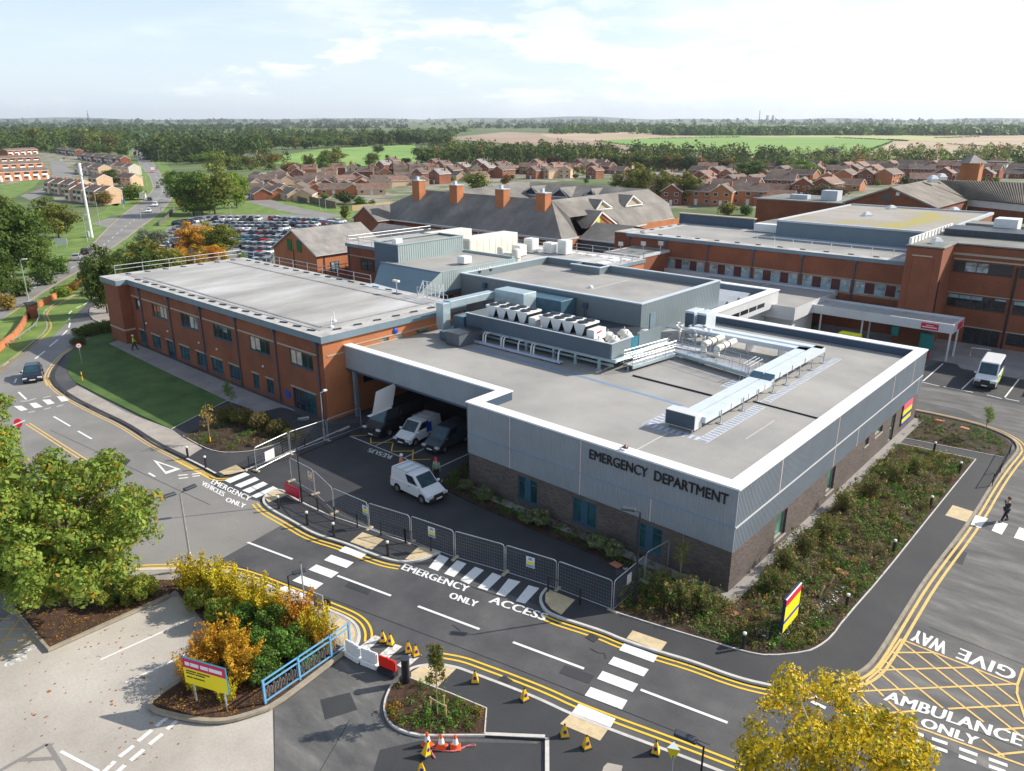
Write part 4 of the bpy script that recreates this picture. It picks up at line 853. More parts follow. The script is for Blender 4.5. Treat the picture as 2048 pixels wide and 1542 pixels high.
for i, (x_, y_, lb) in enumerate(((-56.6, 44.8, 'white condenser right behind the two round cylinders'),(-57.3, 48.3, 'tall white condenser in the middle of the roof plant row'),(-54.8, 49.6, 'low white condenser near the rail posts on the pale roof'),(-52.6, 50.2, 'rightmost white condenser of the roof plant row'))):
 box_unit('condenser', lb, 'condenser', x_, y_, 8, x_+1.6, y_+1.5, 9.6+(i % 2)*.5, m='white_metal', group='condensers on the pale roof')
for x_, lb in ((-55.6, 'left cream cylinder standing on the pale roof'),(-52.9, 'right cream cylinder standing on the pale roof')):
 t2 = thing('storage_cylinder', lb, 'tank', (x_, 41.6, 8)); part('tank', 'cream_metal', t2, lambda q: q.lathe([(.62, 0),(.62, 1.6),(.45, 1.75),(.05, 1.8)], 14, c=(x_, 41.6, 8)), smooth=True); part('band', 'steel_dark', t2, lambda q: q.lathe([(.64, .5),(.64, .56)], 14, c=(x_, 41.6, 8)))
box_unit('duct_box', 'cream plant box between the two cylinders on the pale roof', 'plant unit', -54.9, 41.3, 8.1, -53.6, 42.4, 9.1, ribs_=False)
box_unit('roof_hatch', 'white box on the lower metal-clad roof near its right edge', 'roof hatch', -49.4, 27.0, ZT, -48.2, 28.3, ZT+.95, m='white_metal', ribs_=False, feet=False)
box_unit('roof_hatch', 'small white box on the front corner of the upper metal-clad roof', 'roof hatch', -57.6, 23.9, 11.8, -56.8, 25.0, 12.5, m='white_metal', ribs_=False, feet=False)
# slate-roofed hospital
t = thing('slate_roofed_hospital', 'long brick hospital under steep grey slate roofs with four brick chimneys', 'building', (-95, 85, 0))
ZE, ZG = 6.0, 12.0
part('wall', 'brick_red', t, lambda q: [hull(q, -127.5, 74.8, -71.2, 89.5, -6, ZE), hull(q, -88.2, 89.5, -71.8, 119, -6, ZE)])
part('wall', 'brick_orange', t, lambda q: [q.face([(-71.1, 74.8, 0),(-71.1, 80, 0),(-71.1, 80, ZE),(-71.1, 74.8, ZE)]), q.face([(-71.7, 85, 0),(-71.7, 119, 0),(-71.7, 119, ZE+.2),(-71.7, 85, ZE+.2)])])  # sun-facing walls covered in lighter brick, sunlight painted into the colour
RA = (-117, 82, ZG); RB = (-79.4, 82, ZG); RBe = (-80.3, 118.5, ZG)
slope_front = [(-128.2, 74, ZE),(-70.4, 74, ZE), RB, RA]
part('roof', 'slate', t, lambda q: [q.face(slope_front), q.face([(-128.2, 74, ZE), RA, (-128.2, 90, ZE)]), q.face([(-128.2, 90, ZE), RA, RB, (-89, 90, ZE)])], recalc=False)
part('roof', 'slate', t, lambda q: [q.face([(-70.4, 74, ZE),(-70.4, 79, ZE),(-74.2, 81.2, 9.1),(-74.2, 87, 9.1),(-71.2, 97.5, ZE),(-73.2, 118.6, ZE),(-76.5, 121.5, 8.9), RBe, RB]),
 q.face([RB, RBe, (-89, 118, ZE),(-89, 90, ZE)]), q.face([(-73.2, 118.6, ZE),(-76.5, 121.5, 8.9), RBe, (-89, 118, ZE)])], recalc=False)
part('gutter', 'gutter', t, lambda q: [q.box(-128.3, 73.85, ZE-.2, -70.3, 74.0, ZE+.02), q.beam((-70.3, 74, ZE+.05),(-70.3, 79, ZE+.05), .14, .25), q.beam((-71.1, 97.5, ZE+.05),(-73.1, 118.6, ZE+.05), .2, .3)])
def px_on(px, py, pts):                      # pick on the plane of three points
 a, b, c_ = [Vector(p) for p in pts[:3]]; n = (b-a).cross(c_-a); d = FW+RT*((px-1024)/FPX)-UP*((py-771)/FPX)
 return CAM+d*((a-CAM).dot(n)/d.dot(n))
for i, (px, py, h_) in enumerate(((826, 399, 4.1),(900, 405, 3.6),(991, 413, 3.4),(1072, 421, 3.3))):
 p = px_on(px, py, slope_front)
 ch = part('chimney', 'brick_orange', t, lambda q: q.box(p.x, p.y-.1, p.z-1.2, p.x+2.3, p.y+1.8, p.z+h_))
 part('cap', 'gutter', ch, lambda q: [q.box(p.x-.1, p.y-.2, p.z+h_, p.x+2.4, p.y+1.9, p.z+h_+.15), q.box(p.x+.7, p.y+.4, p.z+h_+.15, p.x+1.3, p.y+1.0, p.z+h_+.9)])
# projecting gables and dormers
def dormer(parent, A, Bp, apex, depth, wallm='stone_band', frame='white_board', roof='slate', name='dormer'):
 """triangular dormer: base corners A, Bp, apex in front; runs back horizontally by depth vector"""
 A, Bp, apex, D = Vector(A), Vector(Bp), Vector(apex), Vector(depth)
 f = part(name, wallm, parent, lambda q: q.face([A, Bp, apex]), recalc=False); 
 part('roof', roof, f, lambda q: [q.face([A-(Bp-A)*.08-D*.05, apex+Vector((0, 0, .12))-D*.05, apex+D+Vector((0, 0, .12)), A+D*.1-(Bp-A)*.08]), q.face([Bp+(Bp-A)*.08-D*.05, apex+Vector((0, 0, .12))-D*.05, apex+D+Vector((0, 0, .12)), Bp+D*.1+(Bp-A)*.08])], recalc=False)
 part('bargeboard', frame, f, lambda q: [q.beam(A-D*.06, apex+Vector((0, 0, .1))-D*.06, .12, .3), q.beam(Bp-D*.06, apex+Vector((0, 0, .1))-D*.06, .12, .3), q.beam(A-D*.06, Bp-D*.06, .12, .28)])
 return f
slB = [(-70.4, 74, ZE),(-71.2, 97.5, ZE), RBe]
for (a, b, c_) in (((1187, 418),(1222, 415),(1202, 400)),((1246, 412),(1279, 405),(1264, 391))):
 A, B2 = px_on(*a, slB), px_on(*b, slB); A.z = B2.z = (A.z+B2.z)/2; A.x = B2.x = max(A.x, B2.x)+.3; ap = W(*c_, x=A.x); dormer(t, A, B2, ap, (-5, 0, 0), 'stone_band')
A, B2 = W(1175, 447, x=-72.2), W(1231, 454, x=-72.2); ap = W(1200, 423, x=-72.2); A.z = B2.z = (A.z+B2.z)/2-.1
gd = dormer(t, A, B2, ap, (-8, 0, 0), 'brick_orange', name='gable'); part('window', 'stripe_green', gd, lambda q: q.box(A.x+.02, A.y+(B2.y-A.y)*.3, A.z+.2, A.x+.08, A.y+(B2.y-A.y)*.42, A.z+(ap.z-A.z)*.6))
part('roof', 'slate', t, lambda q: [q.face([(-71.0, 80.0, 5.6),(-62.4, 80.0, 5.6),(-62.4, 86, 8.0),(-71.5, 86, 8.0)]), q.face([(-62.4, 86, 8.0),(-71.5, 86, 8.0),(-71.5, 97, 6.2),(-62.4, 97, 5.4)])], recalc=False)
part('wall', mat('wall_slate_blue', (.10, .12, .15), .8, .1, .5), t, lambda q: q.box(-71, 80.4, 0, -62.6, 80.6, 5.5)); part('wall', 'brick_red', t, lambda q: q.box(-62.6, 80, 0, -62.2, 96.5, 5.6))
part('gutter', 'gutter', t, lambda q: q.beam((-71, 79.95, 5.6),(-62.3, 79.95, 5.6), .12, .25))
wq = Wall((-127.5, 74.75),(-71.2, 74.75), 0, 6)
for u in (12, 19, 27, 34, 41, 46, 51): wq.window(t, u, u+1.5, 3.4, 5.0, nx=2, fr='frame_pale', gl='glass_teal' if u % 2 else 'glass_pale', depth=-.03)
# small front gable, far left
gable(t, -127.6, 70.6, -119.0, 80.5, -6, 6.0, 8.7, roof='slate', wall='brick_red', over=.3)
# rear wing with triangular dormers and side wing
part('roof', 'slate', t, lambda q: [q.face([(-122, 106, 7.4),(-86, 106, 7.4),(-81, 118.5, ZG),(-117, 118.5, ZG)]), q.face([(-117, 118.5, ZG),(-81, 118.5, ZG),(-86, 128, 7.4),(-122, 128, 7.4)])], recalc=False)
part('wall', 'brick_red', t, lambda q: hull(q, -120, 107, -86.5, 127, -6, 7.8))
part('roof', 'slate', t, lambda q: [q.face([(-116, 90, ZG-.6),(-116, 118.5, ZG),(-106, 112, 7.8),(-106, 88, 7.8)]), q.face([(-116, 90, ZG-.6),(-116, 118.5, ZG),(-126, 118, 7),(-126, 90, 7)])], recalc=False)
slC = [(-122, 106, 7.4),(-86, 106, 7.4),(-81, 118.5, ZG)]
for (a, b, c_) in (((1046, 386),(1080, 389),(1065, 373)),((1102, 392),(1143, 392),(1122, 376)),((1170, 389),(1195, 389),(1185, 378))):
 A, B2 = px_on(*a, slC), px_on(*b, slC); A.y = B2.y = min(A.y, B2.y)-.2; A.z = B2.z = (A.z+B2.z)/2; ap = W(*c_, y=A.y); dormer(t, A, B2, ap, (0, 7, 0), 'frame_dark', 'gutter')
# long right-hand brick block
t = thing('long_brick_block', 'long two-storey red brick block with blue fascia and row of maroon and glass panels', 'building', (-31, 77, 0))
w1 = Wall((-51.6, 67),(-9.8, 67), 0, 9.0)
bays = ((-47.5, -44.95, 'gg'),(-44.2, -37.95, 'gmgmg'),(-37.1, -30.8, 'gmgmg'),(-30.15, -23.85, 'gmgmg'),(-23.15, -16.8, 'gmgmg'),(-16.3, -9.9, 'gmgmg'))
for a, b, pt in bays:
 n = len(pt); w1.window(t, a+51.6, b+51.6, 4.85, 6.42, nx=n, fr='frame_pale', gl='glass_pale', depth=.1, sill=True, blinds=[('panel_maroon', 1) if c_ == 'm' else None for c_ in pt])
 mb = MB()
 for k, c_ in enumerate(pt):
  if c_ == 'g': u0 = a+51.6+(b-a)*k/n+.06; w1.bar(mb, u0, u0+(b-a)/n-.12, 4.92, 5.6, -.12, -.085)
 mb.build('frosted_pane', 'glass_frost', t)
part('wall', 'brick_red', t, lambda q: [w1.mesh(q, 0, .15), hull(q, -51.6, 67.4, -9.8, 86, 0, 9.0), hull(q, -56.5, 70.5, -51.6, 76, 0, 8.9)])
flatroof(t, -51.6, 67, -10.0, 84.4, 9.5, 'roof_grey', inset=2.2)
part('roof', 'roof_edge', t, lambda q: q.box(-56.6, 70.4, 8.9, -51.7, 76, 9.05))
mb = MB(); w1.bar(mb, 2.2, 41.6, 6.5, 6.6, 0, .04); w1.bar(mb, 2.2, 41.6, 4.62, 4.7, 0, .05); mb.build('stone_band', 'stone_band', t)
for x_ in (-51.3, -44.6, -37.55, -30.5, -23.5, -16.5): part('downpipe', 'clad_dark', t, lambda q: [q.tube([(x_, 66.9, 4),(x_, 66.9, 8.9)], .09, 8), q.box(x_-.2, 66.7, 8.7, x_+.2, 66.98, 9.05)])
part('parapet_wall', 'clad_dark', t, lambda q: q.box(-52.6, 84.6, 9.3, -38.9, 85.2, 11.1)); part('coping', 'stone_band', t, lambda q: q.box(-52.8, 84.4, 11.1, -38.7, 85.4, 11.25))
handrail([(-34, 69.6, 9.5),(-10.2, 69.6, 9.5)], t, h=1.1, sp=2.7, m='white_metal')
for k in range(12): part('roof_vent', 'steel_dark', t, lambda q: q.box(-50+k*3.2, 68.1, 9.55, -49.3+k*3.2, 68.3, 9.66))
for k in range(5): part('roof_vent', 'steel_dark', t, lambda q: q.box(-51, 69.5+k*2.9, 9.55, -50.7, 70.4+k*2.9, 9.66))
part('upper_storey', mat('clad_blue', (.12, .17, .21), .45, .06, .3, metal=.15), t, lambda q: q.box(-32.2, 78, 9.4, -9.9, 110, 12.0, skip='t'))
part('upper_roof', 'roof_moss', t, lambda q: q.box(-32.0, 78.3, 11.9, -10.1, 109.8, 12.05))
part('coping', 'gutter', t, lambda q: [q.box(-32.4, 77.8, 11.9, -9.7, 78.3, 12.15), q.box(-32.4, 78.3, 11.9, -32.0, 110.2, 12.2), q.box(-10.1, 78.3, 11.9, -9.6, 110.2, 12.3), q.box(-32, 109.8, 11.9, -10.1, 110.2, 12.3)])
part('flashing', 'gutter', t, lambda q: q.box(-32.4, 76.6, 9.54, -10.2, 78, 9.7))
for (px, py) in ((1734, 432),(1783, 418),(1909, 422)):
 p = W(px, py, z=12.05); part('rooflight', 'white_metal', t, lambda q: [q.lathe([(.95, 0),(.85, .25),(.45, .6),(.1, .68)], 4, c=(p.x, p.y, p.z))])
part('low_block', 'roof_old', t, lambda q: q.box(-38.5, 84.4, 9.3, -32.6, 92, 10.6)); part('plant_box', 'white_metal', t, lambda q: q.box(-37.6, 82, 9.6, -33.2, 83.6, 10.8))
# stair turret at its left end
t = thing('stair_turret', 'low brick turret with aerials and mossy flat roof left of the long brick block', 'building', (-45, 60, 0))
p = W(1229, 497, z=7.6); q_ = W(1291, 497, z=7.6)
part('wall', 'brick_red', t, lambda q: hull(q, -50.2, 58.6, -44.0, 66.9, 0, 7.5)); flatroof(t, -50.2, 58.6, -44.0, 66.9, 7.6, 'roof_old', 'gutter', fh=.3, over=.1)
for x_, y_ in ((-48.6, 60.5),(-46.2, 63),(-44.4, 65)): part('aerial', 'galv', t, lambda q: [q.tube([(x_, y_, 7.6),(x_, y_, 9.0)], .05), q.box(x_-.4, y_-.05, 8.5, x_+.4, y_+.05, 9.1)])
# brick tower and right wing
t = thing('three_storey_wing', 'three-storey red brick wing with long dark window strips at right edge', 'building', (20, 75, 0))
wg = Wall((-5.9, 69),(62, 69), 0, 12.0); wd = Wall((-9.8, 63.5),(-5.9, 63.5), 0, 12.0); we = Wall((-5.9, 63.5),(-5.9, 69), 0, 12)
D_ = ('frame_dark', 1)
for k in range(9):
 a = .2+k*7.0; b = a+6.3
 wg.window(t, a, b, 8.75, 10.0, nx=5, nz=2, hsplit=.65, fr='frame_dark', gl='glass_pale' if k == 0 else 'glass_dark', depth=.12, sill=True, blinds=(('frame_dark', 1), None, None, ('frame_dark', 1),('frame_dark', 1)))
 wg.window(t, a, b, 4.45, 6.0, nx=5, fr='frame_dark', gl='glass_dark', depth=.12, sill=True, blinds=(('glass_frost', .3),('glass_frost', .3),('glass_frost', .3), None, ('glass_frost', .15)))
 wg.window(t, a+(2.4 if k == 0 else 0), b, .1 if k == 0 else .6, 2.1, nx=4, fr='frame_dark', gl='glass_dark', depth=.12, name='door' if k == 0 else 'window')
 part('downpipe', 'black', t, lambda q: q.box(-5.9+b+.3, 68.84, 0, -5.9+b+.52, 68.98, 9.9))
part('wall', 'brick_tower', t, lambda q: [wg.mesh(q, 0, .16), wd.mesh(q), we.mesh(q), hull(q, -9.8, 63.6, -9.7, 110, 0, 12)])
for w__, *q in ((wg, 0, 67.9, 10.75, 11.0, 0, .08),(wg, .2, 67.9, 10.2, 10.36, 0, .25),(wg, 2.2, 67.9, 2.12, 2.24, 0, .06),(wd, .7, 2.9, 10.9, 11.05, 0, .08),(wg, .1, 67.9, 6.1, 6.2, 0, .05)): mb = MB(); w__.bar(mb, *q); mb.build('stone_band', 'stone_band', t)
mb = MB(); wd.bar(mb, .55, .75, 4.4, 10.9, 0, .06); wd.bar(mb, 2.85, 3.05, 4.4, 10.9, 0, .06); mb.build('brick_pilaster', 'brick_tower', t)
part('downpipe', 'black', t, lambda q: q.box(-5.88, 63.9, 3.6, -5.8, 64.1, 8.2))
part('roof', 'roof_old', t, lambda q: [q.box(-9.8, 63.5, 11.9, -5.9, 69, 12.06), q.box(-9.8, 69, 11.9, 62, 88, 12.06)])
part('coping', 'tile_grey', t, lambda q: [q.box(-9.95, 63.35, 12.0, -5.75, 63.65, 12.16), q.box(-6.1, 63.65, 12.0, -5.75, 68.9, 12.16), q.box(-6.1, 68.85, 12.0, 62, 69.15, 12.16)])
part('louvre_screen', 'white_board', t, lambda q: [q.box(-9.9, 64.2, 12.06, -9.75, 84, 12.85)]+[q.box(-9.75, 64.4+k*1.5, 12.1, -9.65, 64.5+k*1.5, 12.85) for k in range(13)])
for (px, py) in ((1873, 487),(1919, 470),(2011, 478),(2033, 479)):
 p = W(px, py, z=12.06); part('rooflight', 'white_metal', t, lambda q: q.lathe([(.85, 0),(.75, .3),(.4, .7),(.1, .75)], 4, c=(p.x, p.y, p.z)))
part('plant_box', 'white_metal', t, lambda q: q.box(-4.6, 82.3, 12.1, -1.9, 85.3, 14.0)); part('duct', 'steel_dark', t, lambda q: [q.box(-9, 76.5, 12.06, 2.5, 82, 12.9), q.box(8, 80, 12.06, 60, 82, 12.8)])
part('upper_wall', 'brick_tower', t, lambda q: q.box(3, 92, 10, 70, 93, 14.6)); part('upper_roof', 'roof_old', t, lambda q: q.box(-9, 88, 11.9, 70, 92, 12.6)); part('upper_coping', 'tile_grey', t, lambda q: q.box(3, 91.7, 14.6, 70, 110, 14.8))
# industrial building with brown sheet roof
t = thing('brown_roofed_hall', 'brick hall with wide brown gable roof and ribbed brown rear roof', 'building', (-20, 130, 0))
YG = 122; ap = W(1783, 375, y=YG); er = W(1872, 415, y=YG); el = Vector((2*ap.x-er.x, YG, er.z)); rb = W(1873, 356, z=ap.z); eb = W(1936, 398, z=er.z)
part('wall', 'brick_red', t, lambda q: [q.face([(el.x, YG, 0),(er.x, YG, 0), er, ap, el]), q.face([(er.x, YG, 0),(eb.x, eb.y, 0), eb, er])], recalc=False)
part('roof', 'slate_brown', t, lambda q: [q.face([er+Vector((.4, -.3, -.1)), eb+Vector((.4, 0, -.1)), rb, ap+Vector((0, -.3, .1))]), q.face([el+Vector((-.4, -.3, -.1)), ap+Vector((0, -.3, .1)), rb, Vector((2*rb.x-eb.x, eb.y, eb.z))])], recalc=False)
part('verge_trim', 'tile_grey', t, lambda q: [q.beam(er+Vector((.4, -.35, 0)), ap+Vector((0, -.35, .15)), .2, .3), q.beam(el+Vector((-.4, -.35, 0)), ap+Vector((0, -.35, .15)), .2, .3)])
part('door', 'fence_dark', t, lambda q: q.box(ap.x+(er.x-ap.x)*-.18, YG-.1, er.z+.6, ap.x+(er.x-ap.x)*.02, YG-.02, ap.z-1.2)); part('vent', 'white_metal', t, lambda q: q.box(ap.x+1.0, YG-.15, ap.z-1.4, ap.x+1.6, YG-.02, ap.z-.8))
for (px, py) in ((1865, 365),(1882, 361)): p = W(px, py, z=ap.z-.2); part('ridge_vent', 'white_metal', t, lambda q: q.lathe([(1.1, 0),(1.2, .8),(.6, 1.4),(.1, 1.5)], 4, c=(p.x, p.y, p.z)))
r0 = W(1880, 360, z=ap.z+.2); r1 = W(2060, 366, z=ap.z+.2); e1 = W(2060, 410, z=er.z)
mb = MB(); mb.face([eb, e1, r1, r0]); 
for k in range(34):
 f_ = k/33; a = eb.lerp(e1, f_); b = r0.lerp(r1, f_); mb.beam(a+Vector((0, 0, .12)), b+Vector((0, 0, .12)), .25, .2)
mb.build('rear_roof', 'slate_brown', t); part('rear_wall', 'brick_red', t, lambda q: q.face([(eb.x, eb.y+.4, 0),(e1.x, e1.y+.4, 0),(e1.x, e1.y+.4, e1.z),(eb.x, eb.y+.4, eb.z)])); part('clerestory', 'white_board', t, lambda q: q.face([(eb.x, eb.y+.3, eb.z-1.4),(e1.x, e1.y+.3, e1.z-1.4),(e1.x, e1.y+.3, e1.z-.1),(eb.x, eb.y+.3, eb.z-.1)]))
bk = W(1903, 356, z=ap.z); part('brick_turret', 'brick_orange', t, lambda q: q.box(bk.x-.3, bk.y+8, 8, bk.x+3.6, bk.y+12, ap.z+3.0)); part('turret_roof', 'tile_grey', t, lambda q: q.lathe([(3.2, 0),(.1, 1.8)], 4, c=(bk.x+1.6, bk.y+10, ap.z+3.0)))
t = thing('low_brick_hall', 'plain dark red brick wall and low roof left of the mossy roof', 'building', (-52, 136, 0))
part('wall', 'brick_red', t, lambda q: hull(q, -61, 134, -41, 150, 0, 9.8)); part('roof', 'roof_old', t, lambda q: q.box(-61.2, 133.8, 9.8, -40.8, 150.2, 10.1))
part('rooftop_box', 'gutter', t, lambda q: [q.box(-48, 138, 10.1, -44.5, 141, 12.2), q.box(-55, 138, 10.1, -51, 140, 11)])
# pale link block and porch
t = thing('white_link_block', 'low pale-clad link block with blue inner parapet behind the plant room', 'building', (-25, 48, 0))
part('wall', 'clad_light', t, lambda q: [q.face([(-21.2, 38.5, 4.4),(-21.2, 54.6, 4.4),(-21.2, 54.6, 6.4),(-21.2, 38.5, 6.4)]), q.face([(-21.2, 54.6, 4.4),(-34, 54.6, 4.4),(-34, 54.6, 6.4),(-21.2, 54.6, 6.4)]), q.box(-40, 42, 0, -22.5, 54.2, 4.4)])
part('parapet', 'clad_dark', t, lambda q: [q.box(-34, 53.6, 5.3, -22.2, 53.8, 6.4), q.box(-22.3, 41.3, 5.3, -22.1, 53.6, 6.4)]); part('roof', 'roof_grey', t, lambda q: q.box(-34, 41, 5.1, -22.2, 53.6, 5.3))
part('coping', 'coping', t, lambda q: [q.box(-34, 53.7, 6.4, -21.1, 54.7, 6.5), q.box(-22.2, 37, 6.4, -21.1, 53.7, 6.5)])
part('window', 'glass_dark', t, lambda q: [q.box(-21.25, 40.0+k*2.2, 5.0, -21.17, 41.9+k*2.2, 5.5) for k in range(5)])
part('rooflight', 'white_metal', t, lambda q: [q.face([(-30, 44+k*3, 5.3),(-23.5, 44+k*3, 5.3),(-23.5, 45.5+k*3, 6.2),(-30, 45.5+k*3, 6.2)]) for k in range(3)]+[q.face([(-30, 47+k*3, 5.3),(-23.5, 47+k*3, 5.3),(-23.5, 45.5+k*3, 6.2),(-30, 45.5+k*3, 6.2)]) for k in range(3)], recalc=False)
t = thing('white_porch_block', 'low white block with pale boarded fascia beside the entrance canopy', 'building', (-22, 58, 0))
part('wall', 'wall_white', t, lambda q: [q.box(-26, 54.8, 0, -19.2, 61.5, 3.4)]); part('fascia', 'clad_light', t, lambda q: [q.box(-27, 53, 3.3, -18.3, 66.8, 4.9, skip='t')])
part('roof', 'roof_grey', t, lambda q: q.box(-36, 53.1, 4.6, -18.4, 66.8, 4.75)); part('fascia', 'gutter', t, lambda q: q.box(-46, 65.8, 4.2, -18.2, 66.9, 4.95))
part('vent', 'black', t, lambda q: [q.box(-24.6, 53.6, 4.75, -24.2, 54, 5.2), q.box(-23.6, 53.6, 4.75, -23.3, 54, 5.1)])
t = thing('entrance_canopy', 'long white entrance canopy on slender posts with red signs at its end', 'canopy', (-10, 61, 0))
part('roof', mat('canopy_sheet', (.42, .42, .41), .5, .06, 1), t, lambda q: [q.box(-18.2, 58.9, 4.05, -2.6, 63.3, 4.15)]+[q.box(-17.6+k*1.0, 58.9, 4.15, -17.5+k*1.0, 63.3, 4.2) for k in range(15)])
part('fascia', 'clad_light', t, lambda q: [q.box(-18.4, 58.6, 3.35, -2.4, 58.85, 4.4), q.box(-2.62, 58.85, 3.35, -2.4, 63.5, 4.4), q.box(-18.4, 63.2, 4.15, -2.62, 63.45, 4.4)])
for x_, y_ in ((-2.6, 58.75),(-2.5, 61.6),(-12.2, 58.9),(-12.2, 61.9),(-17.2, 58.9)): part('post', 'clad_light', t, lambda q: q.cyl(x_, y_, 0, 3.4, .11, 10))
part('sign_board', 'sign_red', t, lambda q: q.box(-5.7, 58.52, 3.5, -3.9, 58.59, 4.2)); part('sign_lettering', 'sign_white', t, lambda q: [q.box(-5.2, 58.49, 3.93, -4.4, 58.515, 3.99), q.box(-5.55, 58.49, 3.70, -4.05, 58.515, 3.80)])
part('sign_board', 'sign_red', t, lambda q: q.box(-2.39, 60.6, 3.5, -2.33, 62.8, 4.2))
sheet('entrance_paving', [[Vector((-20, 58.6)), Vector((-1.4, 58.6)), Vector((-.6, 57.0)), Vector((14, 57.0)), Vector((14, 58.0)), Vector((60, 58.0)), Vector((60, 69)), Vector((-20, 69))]], 'paving_light', .09, skirt=.1)
# ---------------------------------------------------------------- painted markings
def quads(name, ql, k, ox, oy, m='white_paint', lift=.024):
 sheet(name, [P(*[(ox+a/k, oy+b/k) for a, b in q]) for q in ql], m, lift)
Z = 'zebra_crossing'
quads(Z, [[(435, 645),(600, 580),(640, 600),(480, 668)], [(515, 685),(680, 617),(715, 640),(565, 705)], [(577, 725),(745, 655),(785, 675),(635, 748)], [(650, 770),(825, 692),(865, 712),(690, 787)]], 4, 340, 800, lift=.03)
quads(Z, [[(1400, 1172),(1580, 1230),(1530, 1270),(1350, 1210)], [(1290, 1240),(1470, 1302),(1412, 1348),(1232, 1283)], [(1170, 1318),(1350, 1383),(1290, 1428),(1108, 1360)], [(1050, 1405),(1228, 1470),(1165, 1518),(978, 1448)]], 4, 340, 800, lift=.03)
quads(Z, [[(680, 290),(850, 360),(790, 403),(608, 325)]], 4, 400, 1100, lift=.03)
quads(Z, [[(1400, 683),(1455, 705),(1310, 835),(1245, 800)], [(1545, 748),(1618, 775),(1480, 895),(1410, 860)], [(1700, 815),(1775, 843),(1640, 960),(1575, 925)]], 4, 400, 1100, m='white_paint_old', lift=.03)
quads(Z, [[(879, 1109),(898, 1117),(876, 1143),(857, 1136)], [(914, 1121),(933, 1128),(908, 1155),(888, 1148)], [(950, 1134),(968, 1141),(938, 1169),(920, 1161)], [(985, 1146),(1004, 1153),(974, 1182),(955, 1176)], [(1017, 1158),(1041, 1164),(1010, 1194),(992, 1189)], [(1057, 1171),(1079, 1177),(1050, 1208),(1031, 1203)]], 1, 0, 0, lift=.03)
quads(Z, [[(592, 520),(862, 620),(828, 675),(552, 575)], [(510, 628),(790, 730),(748, 788),(465, 685)], [(420, 742),(705, 848),(660, 912),(375, 805)], [(325, 870),(620, 978),(575, 1052),(277, 938)], [(228, 1005),(525, 1125),(485, 1195),(175, 1075)]], 4, 1100, 1157, lift=.03)
quads(Z, [[(1660, 1003),(1760, 1030),(1700, 1108),(1620, 1078)], [(1830, 1048),(1920, 1075),(1870, 1160),(1788, 1128)], [(2010, 1100),(2100, 1130),(2050, 1210),(1965, 1185)]], 4, 1536, 780, lift=.03)
quads(Z, [[(580, 785),(655, 785),(710, 825),(630, 840)], [(430, 820),(510, 815),(562, 855),(490, 870)], [(300, 858),(370, 848),(440, 893),(350, 905)], [(140, 885),(220, 880),(285, 920),(215, 935)]], 5.12, 0, 640, m='white_paint', lift=.03)
def line(a, b, w_=.12): a, b = W(*a).xy, W(*b).xy; return ribbon([a, b], -w_/2, w_/2)
def lines(name, ll, k=1, ox=0, oy=0, w_=.12, m='white_paint', lift=.026):
 o = sheet(name, sum([line((ox+l[0]/k, oy+l[1]/k),(ox+l[2]/k, oy+l[3]/k), w_) for l in ll], []), m, lift)
 if name in ('box_junction', 'yellow_hatching', 'bay_bracket', 'old_marking'):
  for i, q in enumerate(o.data.polygons):
   for v in q.vertices: o.data.vertices[v].co.z += .0005*(i//2)
lines('centre_line', [(495, 1085, 585, 1119),(675, 1152, 782, 1192),(836, 1213, 959, 1259),(1026, 1285, 1168, 1338),(1281, 1380, 1455, 1446)], w_=.16)
lines('centre_line', [(550, 990, 720, 1090),(800, 1140, 940, 1220)], 5.12, 0, 640, w_=.17)
lines('centre_line', [(205, 550, 310, 455),(360, 400, 460, 320),(505, 275, 595, 200),(632, 165, 690, 105),(705, 80, 718, 30),(705, 0, 712, -25),(190, 740, 270, 815),(150, 645, 170, 600)], 5.12, 0, 640, w_=.2)
lines('centre_line', [(550, 512, 575, 487),(610, 467, 650, 447),(665, 442, 710, 415),(735, 400, 770, 375)], 4, 0, 500, w_=.2)
lines('zigzag_dash', [(210, 835, 300, 830),(300, 825, 370, 805),(440, 798, 520, 780),(450, 918, 520, 900),(580, 890, 650, 870),(290, 950, 360, 935)], 5.12, 0, 640, w_=.12)
def yellows(pts, sg, m='yellow_paint', d=(.22, .52), w_=.12, k=2, name='double_yellow_line', lift=.022):
 p = smooth(pts, k); sheet(name, ribbon(p, sg*d[0], sg*(d[0]+w_))+ribbon(p, sg*d[1], sg*(d[1]+w_)), m, lift)
yellows(k1[3:11], -1, d=(.4, .72)); yellows(k2[3:13], -1, d=(.3, .62)); yellows(k2[12:], -1, 'yellow_paint_old', d=(.3, .66), w_=.15); yellows(k2b, -1, 'yellow_paint_old', d=(.3, .6))
yellows(k3[:14], 1, d=(.35, .68)); yellows(k5[4:], 1, d=(.45, .78)); yellows(kw[5:14], 1, 'yellow_paint_old', d=(.2, .45), w_=.09); yellows(kw[12:], 1, 'yellow_paint_old', d=(.25, .55))
yellows(kw[3:7], 1, d=(.25, .55))
yellows(vk, -1, 'yellow_paint_old', d=(.25, .3), w_=.16); yellows(vk2, -1, 'yellow_paint_old', d=(.2, .25), w_=.16); yellows(P((45, 850),(100, 886),(160, 925)), 1, 'yellow_paint_old', d=(.2, .5))
E1 = zr(1536, 1157, 4)
roadtext('GIVE', E1(1990, 735), E1(1545, 560), E1(1955, 822)); roadtext('WAY', E1(1440, 515), E1(1178, 408), E1(1405, 608))
roadtext('AMBULANCE', E1(925, 975), E1(2020, 1345), E1(962, 900)); roadtext('ONLY', E1(1218, 1182), E1(1665, 1345), E1(1245, 1115))
